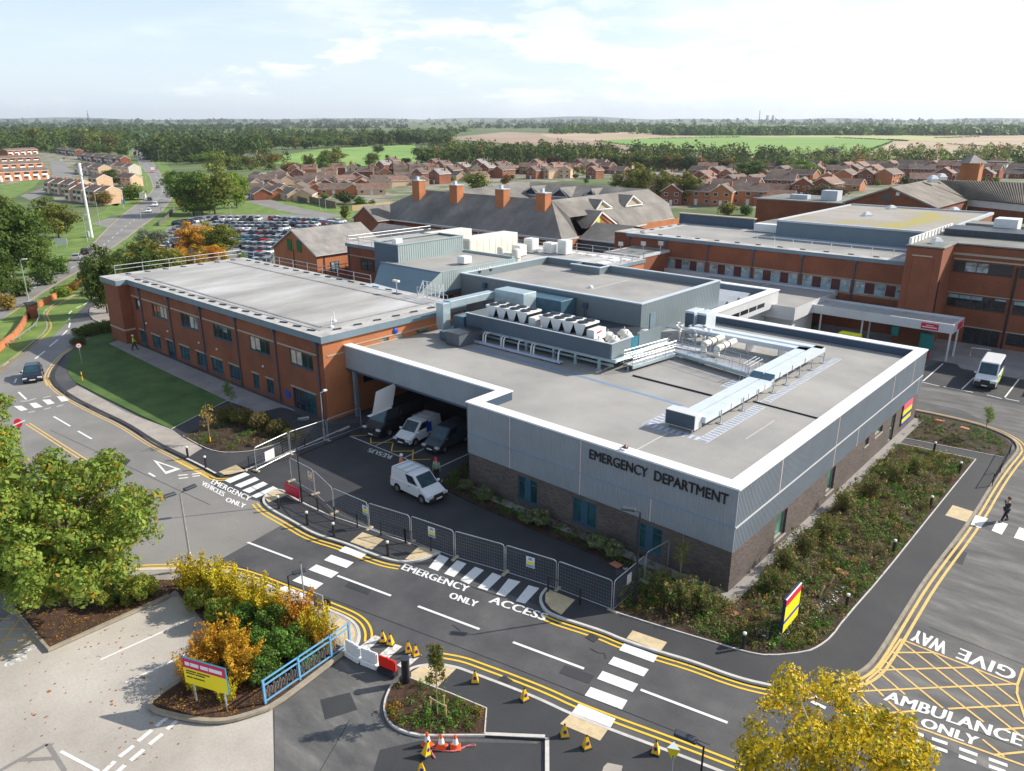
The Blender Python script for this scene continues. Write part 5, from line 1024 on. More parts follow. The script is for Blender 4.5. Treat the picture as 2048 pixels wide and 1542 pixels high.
roadtext('EMERGENCY', (802, 1139),(933, 1185),(811, 1128)); roadtext('ACCESS', (977, 1205),(1087, 1242),(988, 1193)); roadtext('ONLY', (897, 1196),(951, 1215),(904, 1185))
E2 = zr(340, 800, 4)
roadtext('EMERGENCY', E2(325, 668), E2(628, 812), E2(352, 635)); roadtext('VEHICLES', E2(250, 682), E2(425, 775), E2(268, 650)); roadtext('ONLY', E2(440, 812), E2(590, 868), E2(462, 780))
roadtext('RESUS', E2(1780, 445), E2(1600, 385), E2(1760, 475), m='white_paint_old')
E3 = zr(0, 1157, 4)
roadtext('CALL', E3(140, 622), E3(318, 548), E3(120, 592), m='white_paint_old'); roadtext('ONLY', E3(50, 718), E3(230, 640), E3(35, 685), m='white_paint_old')
Y_ = 'yellow_paint_old'
lines('box_junction', [(1062, 487, 1990, 857),(490, 940, 2060, 1502),(945, 670, 1400, 1040),(985, 580, 1725, 1150),(1060, 500, 2060, 1290),(1310, 590, 2060, 1172),(1640, 715, 2000, 1000),(880, 745, 1095, 930),(800, 825, 925, 945),(680, 880, 870, 1075),(960, 985, 1190, 1190),(1715, 1290, 1890, 1430),
 (990, 595, 1320, 595),(890, 735, 1640, 712),(570, 912, 1985, 845),(900, 1085, 1195, 1060),(1440, 1045, 2010, 1015),(1880, 1210, 2060, 1198),(1800, 1415, 2060, 1390),(1062, 487, 990, 590),(990, 590, 880, 742),(880, 742, 780, 830),(780, 830, 620, 900),(620, 900, 480, 938),(2040, 720, 1995, 850),(1995, 850, 1990, 920),(1990, 920, 2060, 1130)], 4, 1536, 1157, .11, Y_, .025)
lines('give_way_line', [(380, 940, 490, 990),(345, 985, 460, 1040),(560, 1010, 665, 1050),(560, 1065, 650, 1110),(740, 1080, 860, 1125),(735, 1132, 845, 1178),(915, 1145, 1050, 1195),(910, 1200, 1030, 1245),(1125, 1215, 1245, 1262),(1115, 1275, 1240, 1320),(1310, 1282, 1435, 1325),(1300, 1340, 1435, 1388),(1530, 1362, 1675, 1415),(1525, 1422, 1665, 1475),(1765, 1445, 1915, 1500),(1765, 1502, 1900, 1550)], 4, 1536, 1157, .2)
T0 = [W(*zr(0, 800, 4)(*q)).xy for q in ((1225, 480),(1445, 555),(1325, 595))]; tc_ = sum(T0, Vector((0, 0)))/3; T1 = [q+(tc_-q)*.38 for q in T0]
sheet('give_way_triangle', [[T0[i], T0[(i+1) % 3], T1[(i+1) % 3], T1[i]] for i in range(3)], 'white_paint', .026)
lines('give_way_line', [(1425, 605, 1500, 600),(1430, 630, 1505, 622),(1535, 595, 1610, 588),(1540, 613, 1600, 607),(1190, 585, 1240, 615)], 4, 0, 800, .16)
lines('bay_line', [(201, 1320, 390, 1235),(251, 1366, 433, 1281)], w_=.12)
lines('give_way_line', [(1350, 1108, 1250, 1185),(1430, 1130, 1335, 1210),(1215, 1215, 1105, 1305),(1300, 1245, 1195, 1330),(1070, 1340, 955, 1430),(1150, 1370, 1045, 1460),(920, 1465, 820, 1560),(1000, 1495, 930, 1560)], 4, 0, 1157, .2)
lines('bay_line', [(485, 1385, 790, 1545)], 4, 0, 1157, .14)
lines('old_marking', [(0, 1540, 380, 1325),(380, 1325, 520, 1545),(150, 1455, 450, 1440)], 4, 0, 1157, .2, 'asphalt_old', .021)
lines('bay_line', [(1400, 1110, 1240, 1250),(1650, 1220, 1550, 1315),(2015, 1225, 1895, 1380),(1220, 1255, 1370, 1290),(1405, 1295, 1640, 1340),(1750, 1360, 1870, 1390),(1900, 1390, 2010, 1412)], 4, 1536, 450, .13)
lines('yellow_hatching', [(0, 325, 90, 325),(0, 407, 230, 407),(0, 492, 310, 492),(0, 572, 140, 572),(155, 330, 0, 545),(245, 420, 130, 565),(285, 505, 0, 635)], 4, 0, 1157, .1, Y_)
lines('bay_bracket', [(20, 490, 140, 482),(140, 455, 160, 472),(165, 500, 168, 545),(168, 545, 340, 540),(345, 545, 330, 612),(330, 612, 500, 610),(505, 600, 500, 680),(500, 680, 645, 675),(670, 690, 665, 755)], 4, 700, 750, .1, 'yellow_paint')
lines('bay_line', [(0, 490, 640, 752),(205, 565, 370, 497),(430, 665, 640, 570),(680, 755, 960, 627)], 4, 700, 750, .12, 'kerbstone')
def tac(pts, k, ox, oy, lift=.128): sheet('tactile_paving', [P(*[(ox+a/k, oy+b/k) for a, b in pts])], 'tactile', lift)
tac([(360, 600),(530, 530),(605, 578),(480, 606),(400, 610)], 4, 340, 800); tac([(790, 830),(760, 795),(790, 748),(850, 727),(945, 770)], 4, 340, 800); tac([(1440, 1150),(1540, 1070),(1710, 1130),(1612, 1212)], 4, 340, 800)
tac([(440, 1488),(550, 1385),(705, 1420),(590, 1478),(500, 1495)], 4, 700, 750, .131); tac([(1590, 100),(1805, 180),(1690, 305),(1612, 262),(1562, 200),(1562, 140)], 4, 700, 1157, .131); tac([(660, 430),(935, 525),(885, 595),(610, 495)], 4, 1100, 1157)
tac([(165, 1098),(470, 1215),(400, 1315),(80, 1180)], 4, 1100, 1157, .13); tac([(1040, 640),(1120, 560),(1215, 610),(1245, 680),(1225, 745),(1165, 795)], 4, 400, 1100); tac([(490, 815),(490, 765),(570, 718),(700, 703),(860, 728),(700, 885)], 4, 700, 1157, .13); tac([(1475, 932),(1640, 985),(1590, 1070),(1415, 1015)], 4, 1536, 780)
sheet('bare_concrete', [P((1207, 1538),(1215, 1530),(1245, 1536),(1240, 1560),(1200, 1560))], 'pavement', .13)
for (px, py) in ((690, 1050),(1310, 1290),(1010, 1362),(1185, 1276)): p = W(px, py).xy; sheet('drain_cover', [[p+Vector(q) for q in ((-.3, -.25),(.3, -.25),(.3, .25),(-.3, .25))]], 'kerb_dark', .03)
# seams, patches and cracks in the tarmac
for pl in (((700, 1160),(745, 1176),(735, 1190),(690, 1173)),((1130, 1330),(1190, 1352),(1178, 1368),(1118, 1346)),((1880, 1090),(1935, 1105),(1925, 1130),(1868, 1112)),((230, 905),(262, 921),(252, 931),(220, 914)),((640, 1400),(700, 1385),(715, 1420),(650, 1440))): sheet('road_patch', [P(*pl)], 'asphalt_new', .019)
lines('road_seam', [(430, 1115, 640, 1190),(640, 1190, 1000, 1325),(1000, 1325, 1420, 1490),(1860, 1255, 2048, 1330),(548, 1420, 549, 1542),(100, 860, 420, 1010),(700, 1440, 640, 1542),(1730, 1375, 2048, 1500),(560, 905, 720, 985),(720, 985, 1000, 1085)], w_=.035, m='kerb_dark', lift=.0205)
lines('crack', [(1180, 1297, 1196, 1306),(1196, 1306, 1209, 1307),(1209, 1307, 1212, 1318),(1850, 1468, 1843, 1480),(1843, 1480, 1848, 1500),(1560, 1385, 1574, 1398),(905, 1250, 921, 1262)], w_=.06, m='kerb_dark', lift=.021)
# ---------------------------------------------------------------- rooftop plant
def fan_chiller(name, label, x0, y0, z0):
 """V-bank chiller: four V bays under a deck of eight fans, control cabinet at its end"""
 t = thing(name, label, 'chiller', (x0, y0, z0), 'rooftop chillers behind the navy screen')
 L, Wd, h = 5.2, 2.0, 1.3
 cs_ = MB(); dk = MB()
 for k in range(4):
  a = x0+k*L/4; b = a+L/4; m_ = (a+b)/2
  for y_, n_ in ((y0, -1),(y0+Wd, 1)): cs_.face([(a+.02, y_, z0+h),(b-.02, y_, z0+h),(m_+.22, y_, z0+.25),(m_-.22, y_, z0+.25)])
  dk.face([(a+.02, y0+.03, z0+h),(a+.02, y0+Wd-.03, z0+h),(m_-.26, y0+Wd-.03, z0+.35),(m_-.26, y0+.03, z0+.35)]); dk.face([(b-.02, y0+.03, z0+h),(b-.02, y0+Wd-.03, z0+h),(m_+.26, y0+Wd-.03, z0+.35),(m_+.26, y0+.03, z0+.35)])
 cs_.box(x0-.03, y0-.03, z0+h, x0+L+.03, y0+Wd+.03, z0+h+.16); cs_.box(x0, y0, z0+.1, x0+L, y0+Wd, z0+.35)
 cs_.build('casing', 'white_metal', t); dk.build('coil', 'black', t, recalc=False)
 for k in range(4):
  for j in range(2):
   cx_, cy_ = x0+(k+.5)*L/4, y0+.5+j*1.0
   f = part('fan', 'black', t, lambda q: [q.lathe([(.48, 0),(.48, .08),(.36, .08),(.36, .02)], 16, c=(cx_, cy_, z0+h+.16)), q.lathe([(.14, .0),(.14, .1)], 8, c=(cx_, cy_, z0+h+.16))])
   part('grille', 'galv', f, lambda q: [q.tube([(cx_-.45, cy_-.2+i*.2, z0+h+.25),(cx_+.45, cy_-.2+i*.2, z0+h+.25)], .015, 4) for i in range(3)])
 c_ = MB(); c_.box(x0+L+.05, y0+.1, z0+.1, x0+L+.85, y0+Wd-.1, z0+h-.25); c_.bevel(.03, 1); cb_ = c_.build('control_cabinet', 'white_metal', t)
 part('brand_mark', 'sign_red', cb_, lambda q: q.face([(x0+L+.86, y0+.5, z0+.7),(x0+L+.86, y0+1.2, z0+.78),(x0+L+.86, y0+1.2, z0+.92),(x0+L+.86, y0+.5, z0+.84)]))
 return t
fan_chiller('chiller', 'left white V-bank chiller with eight fans behind the navy screen', -33.7, 15.5, 7.85)
fan_chiller('chiller', 'right white V-bank chiller with eight fans behind the navy screen', -27.1, 15.5, 7.85)
t = thing('plant_deck', 'raised steel plant deck with navy front screen on stub legs over the roof', 'plant deck', (-27, 17, 6))
part('deck', 'steel_dark', t, lambda q: q.box(-35.2, 14.6, 7.2, -18.6, 24.6, 7.3))
part('screen', mat('screen_navy', (.075, .11, .15), .42, .06, .4, metal=.2), t, lambda q: q.box(-35.3, 14.35, 7.15, -18.45, 14.45, 8.45)); part('screen', 'clad_penthouse', t, lambda q: q.box(-18.5, 14.47, 7.15, -18.4, 17.4, 8.45)); part('screen', 'clad_penthouse', t, lambda q: q.box(-18.5, 18.6, 7.1, -18.4, 22.2, 8.55)); part('screen', 'clad_penthouse', t, lambda q: q.box(-35.3, 14.45, 7.15, -35.2, 24.8, 8.45))  # front screen's shade is put into its navy; the side screens stay paler
part('gate', 'sign_teal', t, lambda q: q.box(-18.48, 17.5, 6.9, -18.42, 18.5, 8.4))
part('coping', 'coping_blue', t, lambda q: [q.box(-35.35, 14.3, 8.45, -18.35, 14.5, 8.5), q.box(-18.55, 14.5, 8.45, -18.35, 17.4, 8.5)])
part('beam', 'duct', t, lambda q: [q.box(-34.8, 14.5, 6.85, -18.0, 14.72, 7.14), q.box(-18.3, 14.72, 6.85, -18.05, 23, 7.14), q.box(-34.8, 15.0, 6.3, -18.6, 15.15, 6.5)])
for x_ in (-34, -30.9, -27.8, -24.6, -22.2, -19.7): part('leg', 'duct', t, lambda q: [q.box(x_-.1, 14.5, 6.05, x_+.1, 14.7, 6.85), q.cyl(x_, 14.6, 6.0, 6.05, .25, 10)])
for i, (x_, y_) in enumerate(((-20.4, 15.4),(-21.6, 16.3),(-20.2, 17.2),(-19.4, 16.4),(-21.2, 17.9),(-19.6, 18.6),(-20.6, 19.6),(-19.2, 20.8))):
 t = thing('roof_fan', 'cream mushroom roof fan in the cluster at the right end of the plant deck', 'roof fan', (x_, y_, 7.3), 'cream roof fans on the plant deck')
 part('housing', 'cream_metal', t, lambda q: q.lathe([(.3, 0),(.3, .45),(.62, .5),(.66, .7),(.45, .85),(.4, .98),(.05, 1.0)], 14, c=(x_, y_, 7.3)), smooth=True); part('spigot', 'galv', t, lambda q: q.tube([(x_, y_, 8.3),(x_, y_, 8.6)], .05))
def pipework(name, label, paths, r=.06, m='galv', cat='pipes'):
 t = thing(name, label, cat, paths[0][0])
 for p in paths: part('pipe', m, t, lambda q: q.tube(p, r, 6))
 return t
t = thing('pipe_tray', 'long pale cable tray with risers on the roof under the navy screen', 'cable tray', (-29, 13.7, 6))
part('tray', mat('tray_blue', (.52, .58, .70), .45, .08, 2, metal=.3), t, lambda q: [q.box(-33.2, 13.35, 6.16, -22.9, 13.75, 6.24), q.box(-33.2, 13.3, 6.1, -22.9, 13.36, 6.32)])
for i, x_ in enumerate((-32.3, -32.0, -30.0, -29.7, -27.9, -26.4, -26.1, -23.3)): part('riser', 'white_metal', t, lambda q: q.tube([(x_, 13.55, 6.24),(x_, 13.6, 6.9),(x_-.2, 14.0, 7.05),(x_-.2, 14.6, 7.0)], .07, 6))
for x_ in (-32.8, -29, -25, -23.2): part('foot', 'black', t, lambda q: q.box(x_-.15, 13.3, 6, x_+.15, 13.8, 6.1))
t = thing('supply_duct', 'pale blue-grey duct rising over the wing eave beside the plant deck', 'duct', (-37.5, 15, 6))
part('riser', 'duct', t, lambda q: q.box(-38.3, 13.2, 6.6, -37.3, 14.2, 9.2).bevel(.03, 1)); part('crossing', 'duct', t, lambda q: q.box(-38.3, 14.2, 8.6, -37.3, 20.6, 9.3).bevel(.03, 1)); part('branch', 'duct', t, lambda q: q.box(-37.2, 20.4, 7.2, -33.2, 22.4, 9.6).bevel(.03, 1)); part('wall_duct', mat('duct_blue', (.06, .13, .18), .4, .1, 1, metal=.2), t, lambda q: q.box(-36.5, 22.4, 7.4, -30, 24.9, 9.0).bevel(.03, 1))
t = thing('plant_housing', 'dark grey housing box at the left foot of the plant deck', 'plant unit', (-34, 12.5, 6)); part('casing', mat('housing_grey', (.10, .11, .13), .5, .08, 1), t, lambda q: q.box(-35.0, 11.3, 6.05, -33.2, 14.2, 7.2).bevel(.02, 1)); part('lid', 'steel_dark', t, lambda q: q.box(-35.05, 11.25, 7.2, -33.15, 14.25, 7.26)); part('casing', 'duct_blue', t, lambda q: q.box(-36.6, 12.0, 6.1, -35.05, 13.8, 6.9).bevel(.02, 1)); part('cabinet', 'duct_blue', t, lambda q: q.box(-36.9, 14.2, 6.6, -35.5, 16.3, 8.0).bevel(.02, 1))
# twin ducts
t = thing('twin_roof_duct', 'pair of long pale ducts crossing the flat roof to a dark intake box', 'duct', (-7, 18, 6))
for nm, pts in (('outer', [(-6.65, 7.9),(-6.65, 9.2),(-6.65, 18.8)]),('inner', [(-7.6, 7.9),(-7.6, 18.8)])):
 part('duct', 'duct_top', t, lambda q: [q.beam((*a, 7.0),(*b, 7.0), .84, .42) for a, b in zip(pts, pts[1:])])
part('duct', 'duct_top', t, lambda q: [q.beam((-6.67, 18.9, 7.35),(-6.67, 29.3, 7.35), .84, .42), q.beam((-6.3, 28.9, 7.35),(-18.5, 28.9, 7.35), .8, .42)])
part('duct', 'duct_top', t, lambda q: [q.beam((-7.62, 18.9, 7.35),(-7.62, 28.0, 7.35), .84, .42), q.beam((-7.2, 27.6, 7.35),(-18.5, 27.6, 7.35), .8, .42)])
part('duct_step', 'duct_blue', t, lambda q: [q.face([(-7.08, 18.9, 7.34),(-6.24, 18.9, 7.34),(-6.24, 18.2, 7.01),(-7.08, 18.2, 7.01)]), q.face([(-8.04, 18.9, 7.34),(-7.2, 18.9, 7.34),(-7.2, 18.2, 7.01),(-8.04, 18.2, 7.01)])])
for y_ in (10.0, 13.4, 15.9, 18.6, 21.1, 23.7, 26.3, 29.0): part('duct_stand', 'galv', t, lambda q: [q.cyl(-6.15, y_, 6, 6.06, .28, 12), q.cyl(-6.15, y_, 6.06, 6.98, .045, 6), q.box(-8.2, y_-.04, 6.5, -6.1, y_+.04, 6.56)])
for y_ in (11.8, 14.5, 17.3, 20.0, 22.4, 25.0): part('joint_plate', 'clad_light', t, lambda q: q.box(-6.23, y_-.16, 6.58 if y_ < 18.9 else 6.93, -6.2, y_+.16, 7.0 if y_ < 18.9 else 7.34))
for x_ in (-9.5, -12.5, -15.5): part('duct_stand', 'galv', t, lambda q: q.box(x_, 27.1, 6, x_+.08, 29.3, 6.93))
t = thing('air_intake', 'dark-fronted grey intake box on legs at the near end of the twin ducts', 'intake box', (-7.6, 7.4, 6))
part('casing', 'clad_light', t, lambda q: q.box(-8.75, 6.95, 6.25, -6.5, 7.95, 7.3)); part('louvre', 'screen_navy', t, lambda q: [q.box(-8.68, 6.90, 6.33+k*.115, -6.57, 6.95, 6.42+k*.115) for k in range(8)]); part('louvre_back', 'black', t, lambda q: q.box(-8.7, 6.93, 6.3, -6.55, 6.949, 7.25))
for x_, y_ in ((-8.5, 7.1),(-6.75, 7.1),(-8.5, 7.8),(-6.75, 7.8)): part('leg', 'galv', t, lambda q: q.box(x_-.04, y_-.04, 6, x_+.04, y_+.04, 6.25))
# gantry walkway
def gantry(name, label, pts, z, w_=1.0, h=1.1):
 t = thing(name, label, 'walkway', (*pts[0], 6)); P3 = [Vector((*p, z)) for p in pts]
 for a, b in zip(P3, P3[1:]):
  d = (b-a).normalized(); n_ = Vector((-d.y, d.x, 0))*w_/2
  part('deck', 'galv', t, lambda q: q.beam(a, b, w_, .06)); part('beam', 'duct', t, lambda q: [q.beam(a+n_-Vector((0, 0, .03)), b+n_-Vector((0, 0, .03)), .1, .26), q.beam(a-n_-Vector((0, 0, .03)), b-n_-Vector((0, 0, .03)), .1, .26)])
  for s_ in (1, -1):
   handrail([a+n_*s_, b+n_*s_], t, h=h, sp=1.6, r=.025, post=.025)
   part('infill', 'galv', t, lambda q: [q.tube([a+n_*s_+Vector((0, 0, zz)), b+n_*s_+Vector((0, 0, zz))], .012, 4) for zz in (.3, .8)])
  n = max(1, int((b-a).length/2.6))
  for k in range(n+1): p = a.lerp(b, k/n); part('leg', 'galv', t, lambda q: [q.cyl(p.x, p.y, 6, z-.2, .05, 6), q.cyl(p.x, p.y, 6, 6.05, .16, 8)])
 return t
gantry('roof_walkway', 'galvanised walkway with handrails stepping down from the plant deck', [(-17.6, 15.8),(-16.9, 21.6)], 6.55)
gantry('roof_walkway', 'galvanised walkway with handrails running across the roof to the twin ducts', [(-16.6, 22.2),(-8.9, 20.6)], 6.6)
t = thing('access_steps', 'short galvanised stair with looped rails at the end of the long roof walkway', 'steps', (-8.8, 19.8, 6))
for s_ in (0, .9, 1.8): part('rail', 'galv', t, lambda q: q.tube([(-9.4+s_*.4, 19.6-s_*.2, 6),(-9.3+s_*.4, 19.8-s_*.2, 7.4),(-8.9+s_*.4, 21.2-s_*.2, 7.8),(-8.9+s_*.4, 21.4-s_*.2, 6.6)], .03, 5))
part('tread', 'galv', t, lambda q: [q.box(-9.2, 19.9+k*.25, 6.1+k*.15, -8.4, 20.1+k*.25, 6.13+k*.15) for k in range(4)])
t = thing('lagged_pipes', 'cream lagged pipes with dark straps on a frame behind the long walkway', 'pipes', (-13.4, 24.5, 6))
for (x_, y0, y1, z_) in ((-13.2, 22.9, 26.2, 7.25),(-14.6, 23.2, 26.6, 7.3)): 
 pp = part('pipe', 'cream_metal', t, lambda q: q.tube([(x_, y0, z_-.6),(x_, y0, z_),(x_, y1, z_)], .3, 10), smooth=False); part('strap', 'black', pp, lambda q: [q.tube([(x_, y0+a, z_),(x_, y0+a+.12, z_)], .33, 10) for a in (.9, 1.9)])
part('frame', 'galv', t, lambda q: [q.box(-15.4, 22.7, 6.5, -11.8, 22.8, 6.6), q.box(-15.4, 26.3, 6.5, -11.8, 26.4, 6.6)]+[q.box(x_, y_, 6, x_+.08, y_+.08, 6.5) for x_ in (-15.4, -11.9) for y_ in (22.7, 26.3)])
t = thing('pipe_manifold', 'cluster of silver pipes and valves against the pale side of the plant room', 'pipework', (-18.4, 27, 6))
rp = random.Random(3)
for k in range(11):
 x_, y_ = -20.2+rp.random()*4.4, 26.4+rp.random()*2.4; h_ = .7+rp.random()*.8
 part('pipe', 'galv' if k % 3 else 'cream_metal', t, lambda q: q.tube([(x_, y_, 6.1),(x_, y_, 6+h_),(x_-.5, y_+.1, 6.15+h_),(x_-.5, y_+.6, 6.15+h_)], .07+.05*rp.random(), 7))
 part('valve', 'white_metal', t, lambda q: q.lathe([(.12, 0),(.18, .1),(.12, .22),(.04, .26)], 8, c=(x_, y_, 6+h_*.7)))
part('base', 'clad_light', t, lambda q: q.box(-19.6, 24.6, 6.02, -15.8, 26.2, 6.1)); part('header', 'galv', t, lambda q: [q.tube([(-20.8, 27.2+k*.4, 7.1),(-16, 27.2+k*.4, 7.1)], .1, 8) for k in range(3)])
for x_, lb in ((-20.3, 'left tall blue-grey duct cowl beside the pipe manifold'),(-19.0, 'right tall blue-grey duct cowl beside the pipe manifold')):
 t = thing('duct_cowl', lb, 'duct', (x_, 30.5, 6)); part('casing', 'duct_top', t, lambda q: q.box(x_, 29.9, 6, x_+1.0, 31.9, 8.3).bevel(.03, 1)); part('intake', 'screen_navy', t, lambda q: q.box(x_+.03, 29.86, 6.3, x_+.97, 29.9, 8.1))
t = thing('roof_frame', 'white framed hatch cage by the metal cheek on the wing roof', 'roof frame', (-43.5, 17, 8)); part('frame', 'white_metal', t, lambda q: [q.tube([(-45+a*.62, 17.6, 8),(-45+a*.62, 17.6, 9.9)], .05, 5) for a in range(6)]+[q.tube([(-45, 17.6, 8.3+b*.52),(-41.9, 17.6, 8.3+b*.52)], .04, 5) for b in range(4)]+[q.tube([(-45, 16.6, 8.1),(-45, 17.6, 9.9)], .04, 5), q.tube([(-41.9, 16.6, 8.1),(-41.9, 17.6, 9.9)], .04, 5)])
t = thing('roof_mast', 'short mast with camera head on the wing roof near the metal cheek', 'mast', (-48.6, 17, 8)); part('pole', 'galv', t, lambda q: q.cyl(-48.6, 16.9, 8, 9.4, .06, 8)); part('camera', 'cream_metal', t, lambda q: q.box(-49, 16.7, 9.4, -48.1, 17.0, 9.6)); part('base', 'steel_dark', t, lambda q: q.box(-49.1, 16.6, 8, -48, 17.2, 8.12))
for x_, lb in ((-43.3, 'left slim white vent pipe on the wing roof corner'),(-41.6, 'right slim white vent pipe on the wing roof corner')):
 t = thing('vent_pipe', lb, 'vent pipe', (x_, 4.8, 8)); part('pipe', 'white_metal', t, lambda q: q.cyl(x_, 4.8-(x_+43.3)*.9, 8.05, 9.0, .05, 6)); part('base', 'white_metal', t, lambda q: q.cyl(x_, 4.8-(x_+43.3)*.9, 8.05, 8.2, .2, 8))
t = thing('gull', 'small dark-and-white bird shape perched on the front coping above the lettering', 'bird', (-7.3, .3, 6.8)); 
def bird():
 q = MB(); q.lathe([(.02, -.2),(.09, -.1),(.11, 0),(.07, .15),(.02, .24)], 8); q.v = [(-7.6+p[2]*1.1, .25+p[0]*.9, 6.92+p[1]*.7) for p in q.v]
 q.lathe([(.02, -.06),(.05, 0),(.02, .06)], 6, c=(-7.36, .25, 7.02)); q.face([(-7.5, .2, 6.95),(-7.8, -.15, 6.97),(-7.75, .2, 6.94)]); q.face([(-7.5, .3, 6.95),(-7.8, .65, 6.97),(-7.75, .3, 6.94)]); q.tube([(-7.58, .25, 6.8),(-7.58, .25, 6.88)], .01, 4); return q
bird().build('body', 'hair', t)
# ---------------------------------------------------------------- vehicles
def vehicle(name, label, kind, loc, head, paint, cat=None, group=None, rack=False, lights=True):
 """x forward; kind gives the side profile"""
 K = dict(
  hatch=(4.1, .87, .95, 1.48, (-1.95, 2.0),(-1.75, 1.0),(-1.35, .15), 2.5, .31), saloon=(4.5, .88, .92, 1.42, (-2.2, 2.2),(-1.7, 1.1),(-1.0, .25), 2.7, .32),
  suv=(4.5, .92, 1.05, 1.7, (-2.2, 2.2),(-2.1, 1.0),(-1.85, .3), 2.7, .36), van=(4.4, .9, 1.06, 1.84, (-2.2, 2.15),(-2.17, 1.3),(-2.1, .45), 2.7, .32),
  bigvan=(5.9, 1.0, 1.35, 2.55, (-2.95, 2.95),(-2.93, 2.25),(-2.88, 1.55), 3.4, .36), box=(6.2, 1.05, 1.3, 2.6, (-3.1, 3.1),(-3.08, 2.9),(-3.05, 2.5), 3.6, .4))
 L, hw, zb, zt, (bx0, bx1),(cx0, cx1),(rx0, rx1), wb, wr_ = K[kind]
 t = thing(name, label, cat or ('van' if 'van' in kind else 'car'), loc, group, local=True, rz=math.atan2(head[1], head[0]))
 b = MB(); hoodz = zb-.22 if kind in ('van', 'bigvan') else zb-.16; trunk = zb-.05 if kind == 'saloon' else zb
 prof = [(bx0, .32),(bx0-.03, .7),(bx0+.06, trunk),(cx0+.1, zb),(cx1-.05, zb),(bx1-.45, hoodz),(bx1-.08, hoodz-.2),(bx1, .55),(bx1-.06, .3)]
 n = len(prof)
 def sec(y, k): return [(x*(1-.02*k)+0, y, z) for x, z in prof]
 for y0_, y1_, k0, k1_ in ((-hw, -hw+.1, 1, 0),(-hw+.1, hw-.1, 0, 0),(hw-.1, hw, 0, 1)):
  A = sec(y0_, k0); B2 = sec(y1_, k1_)
  for i in range(n): b.face([A[i], A[(i+1) % n], B2[(i+1) % n], B2[i]])
 b.face(sec(-hw, 1)); b.face(sec(hw, 1)); b.bevel(.05, 2)
 body = b.build('body', paint, t, smooth=False)
 hb_, ht = hw-.06, hw-.22 if kind not in ('van', 'bigvan', 'box') else hw-.12
 c_ = MB(); base = [(cx0, -hb_),(cx1, -hb_),(cx1, hb_),(cx0, hb_)]; top = [(rx0, -ht),(rx1, -ht),(rx1, ht),(rx0, ht)]
 lo = [(x, y, zb-.03) for x, y in base]; hi = [(x, y, zt) for x, y in top]
 for i in range(4): c_.face([lo[i], lo[(i+1) % 4], hi[(i+1) % 4], hi[i]])
 c_.face(hi); c_.bevel(.07, 3); cab = c_.build('cabin', paint, t)
 def pane(P4, nm, u0, u1, v0, v1, m='car_glass'):
  a, b_, c2, d_ = [Vector(p) for p in P4]; n_ = (b_-a).cross(d_-a).normalized()
  f = lambda u, v: (a.lerp(b_, u)).lerp(d_.lerp(c2, u), v)+n_*.012
  return part(nm, m, cab, lambda q: q.face([f(u0, v0), f(u1, v0), f(u1, v1), f(u0, v1)]), recalc=False)
 gl = 'car_glass_tint'
 pane([lo[1], lo[2], hi[2], hi[1]], 'windscreen', .07, .93, .08, .93, gl)
 if kind not in ('van', 'box') or kind == 'bigvan': pane([lo[3], lo[0], hi[0], hi[3]], 'rear_window', .1, .9, .25, .85)
 wins = ((.06, .48),(.52, .93)) if kind in ('hatch', 'saloon', 'suv') else (((.60, .9),) if kind in ('van', 'box') else ((.05, .33),(.36, .66),(.70, .95)))
 for u0, u1 in wins: pane([lo[0], lo[1], hi[1], hi[0]], 'side_window', u0, u1, .18, .86); pane([lo[2], lo[3], hi[3], hi[2]], 'side_window', 1-u1, 1-u0, .18, .86)
 for x_ in (-wb/2, wb/2):
  for s_ in (-1, 1):
   y_ = s_*(hw-.1)
   part('wheel_arch', 'black', body, lambda q: q.tube([(x_, s_*(hw-.02), wr_+.02),(x_, s_*(hw+.006), wr_+.02)], wr_+.07, 18))
   w_ = part('wheel', 'rubber', t, lambda q: q.tube([(x_, y_-.1*s_, wr_),(x_, y_+.135*s_, wr_)], wr_, 18)); part('rim', 'rim', w_, lambda q: q.tube([(x_, y_+.136*s_, wr_),(x_, y_+.15*s_, wr_)], wr_*.6, 10))
 part('bumper', 'plastic_dark' if kind in ('van', 'bigvan') else paint, t, lambda q: q.box(bx1-.12, -hw+.05, .28, bx1+.07, hw-.05, .55 if kind != 'bigvan' else .75).bevel(.04, 2)); part('bumper', 'plastic_dark' if kind in ('van', 'bigvan') else paint, t, lambda q: q.box(bx0-.08, -hw+.05, .3, bx0+.1, hw-.05, .55).bevel(.04, 2))
 part('grille', 'plastic_dark', t, lambda q: q.box(bx1-.05, -.42, .58, bx1+.03, .42, .72 if kind != 'bigvan' else 1.0))
 for s_ in (-1, 1):
  part('headlight', 'lamp_clear', t, lambda q: q.face([(bx1-.38, s_*(hw+.004), hoodz-.12),(bx1+.03, s_*(hw-.1), .62),(bx1+.035, s_*(hw-.45), .66),(bx1-.1, s_*(hw-.42), hoodz-.145)]) if False else q.box(bx1-.22, s_*(hw-.42), hoodz-.32, bx1+.02, s_*(hw+.005), hoodz-.14).bevel(.03, 1))
  part('tail_light', 'lamp_red', t, lambda q: q.box(bx0-.04, s_*(hw-.18), .7, bx0+.08, s_*(hw+.005), zb-.05)); part('mirror', paint, t, lambda q: q.box(cx1-.32, s_*(hw-.02), zb, cx1-.16, s_*(hw+.2), zb+.17).bevel(.03, 1))
  part('door_handle', 'plastic_dark', body, lambda q: q.box(-.1, s_*(hw-.005), zb-.16, .08, s_*(hw+.02), zb-.12))
 part('number_plate', 'plate_white', t, lambda q: q.box(bx1+.07, -.26, .38, bx1+.085, .26, .49)); part('number_plate', 'plate_yellow', t, lambda q: q.box(bx0-.095, -.26, .6, bx0-.08, .26, .71))
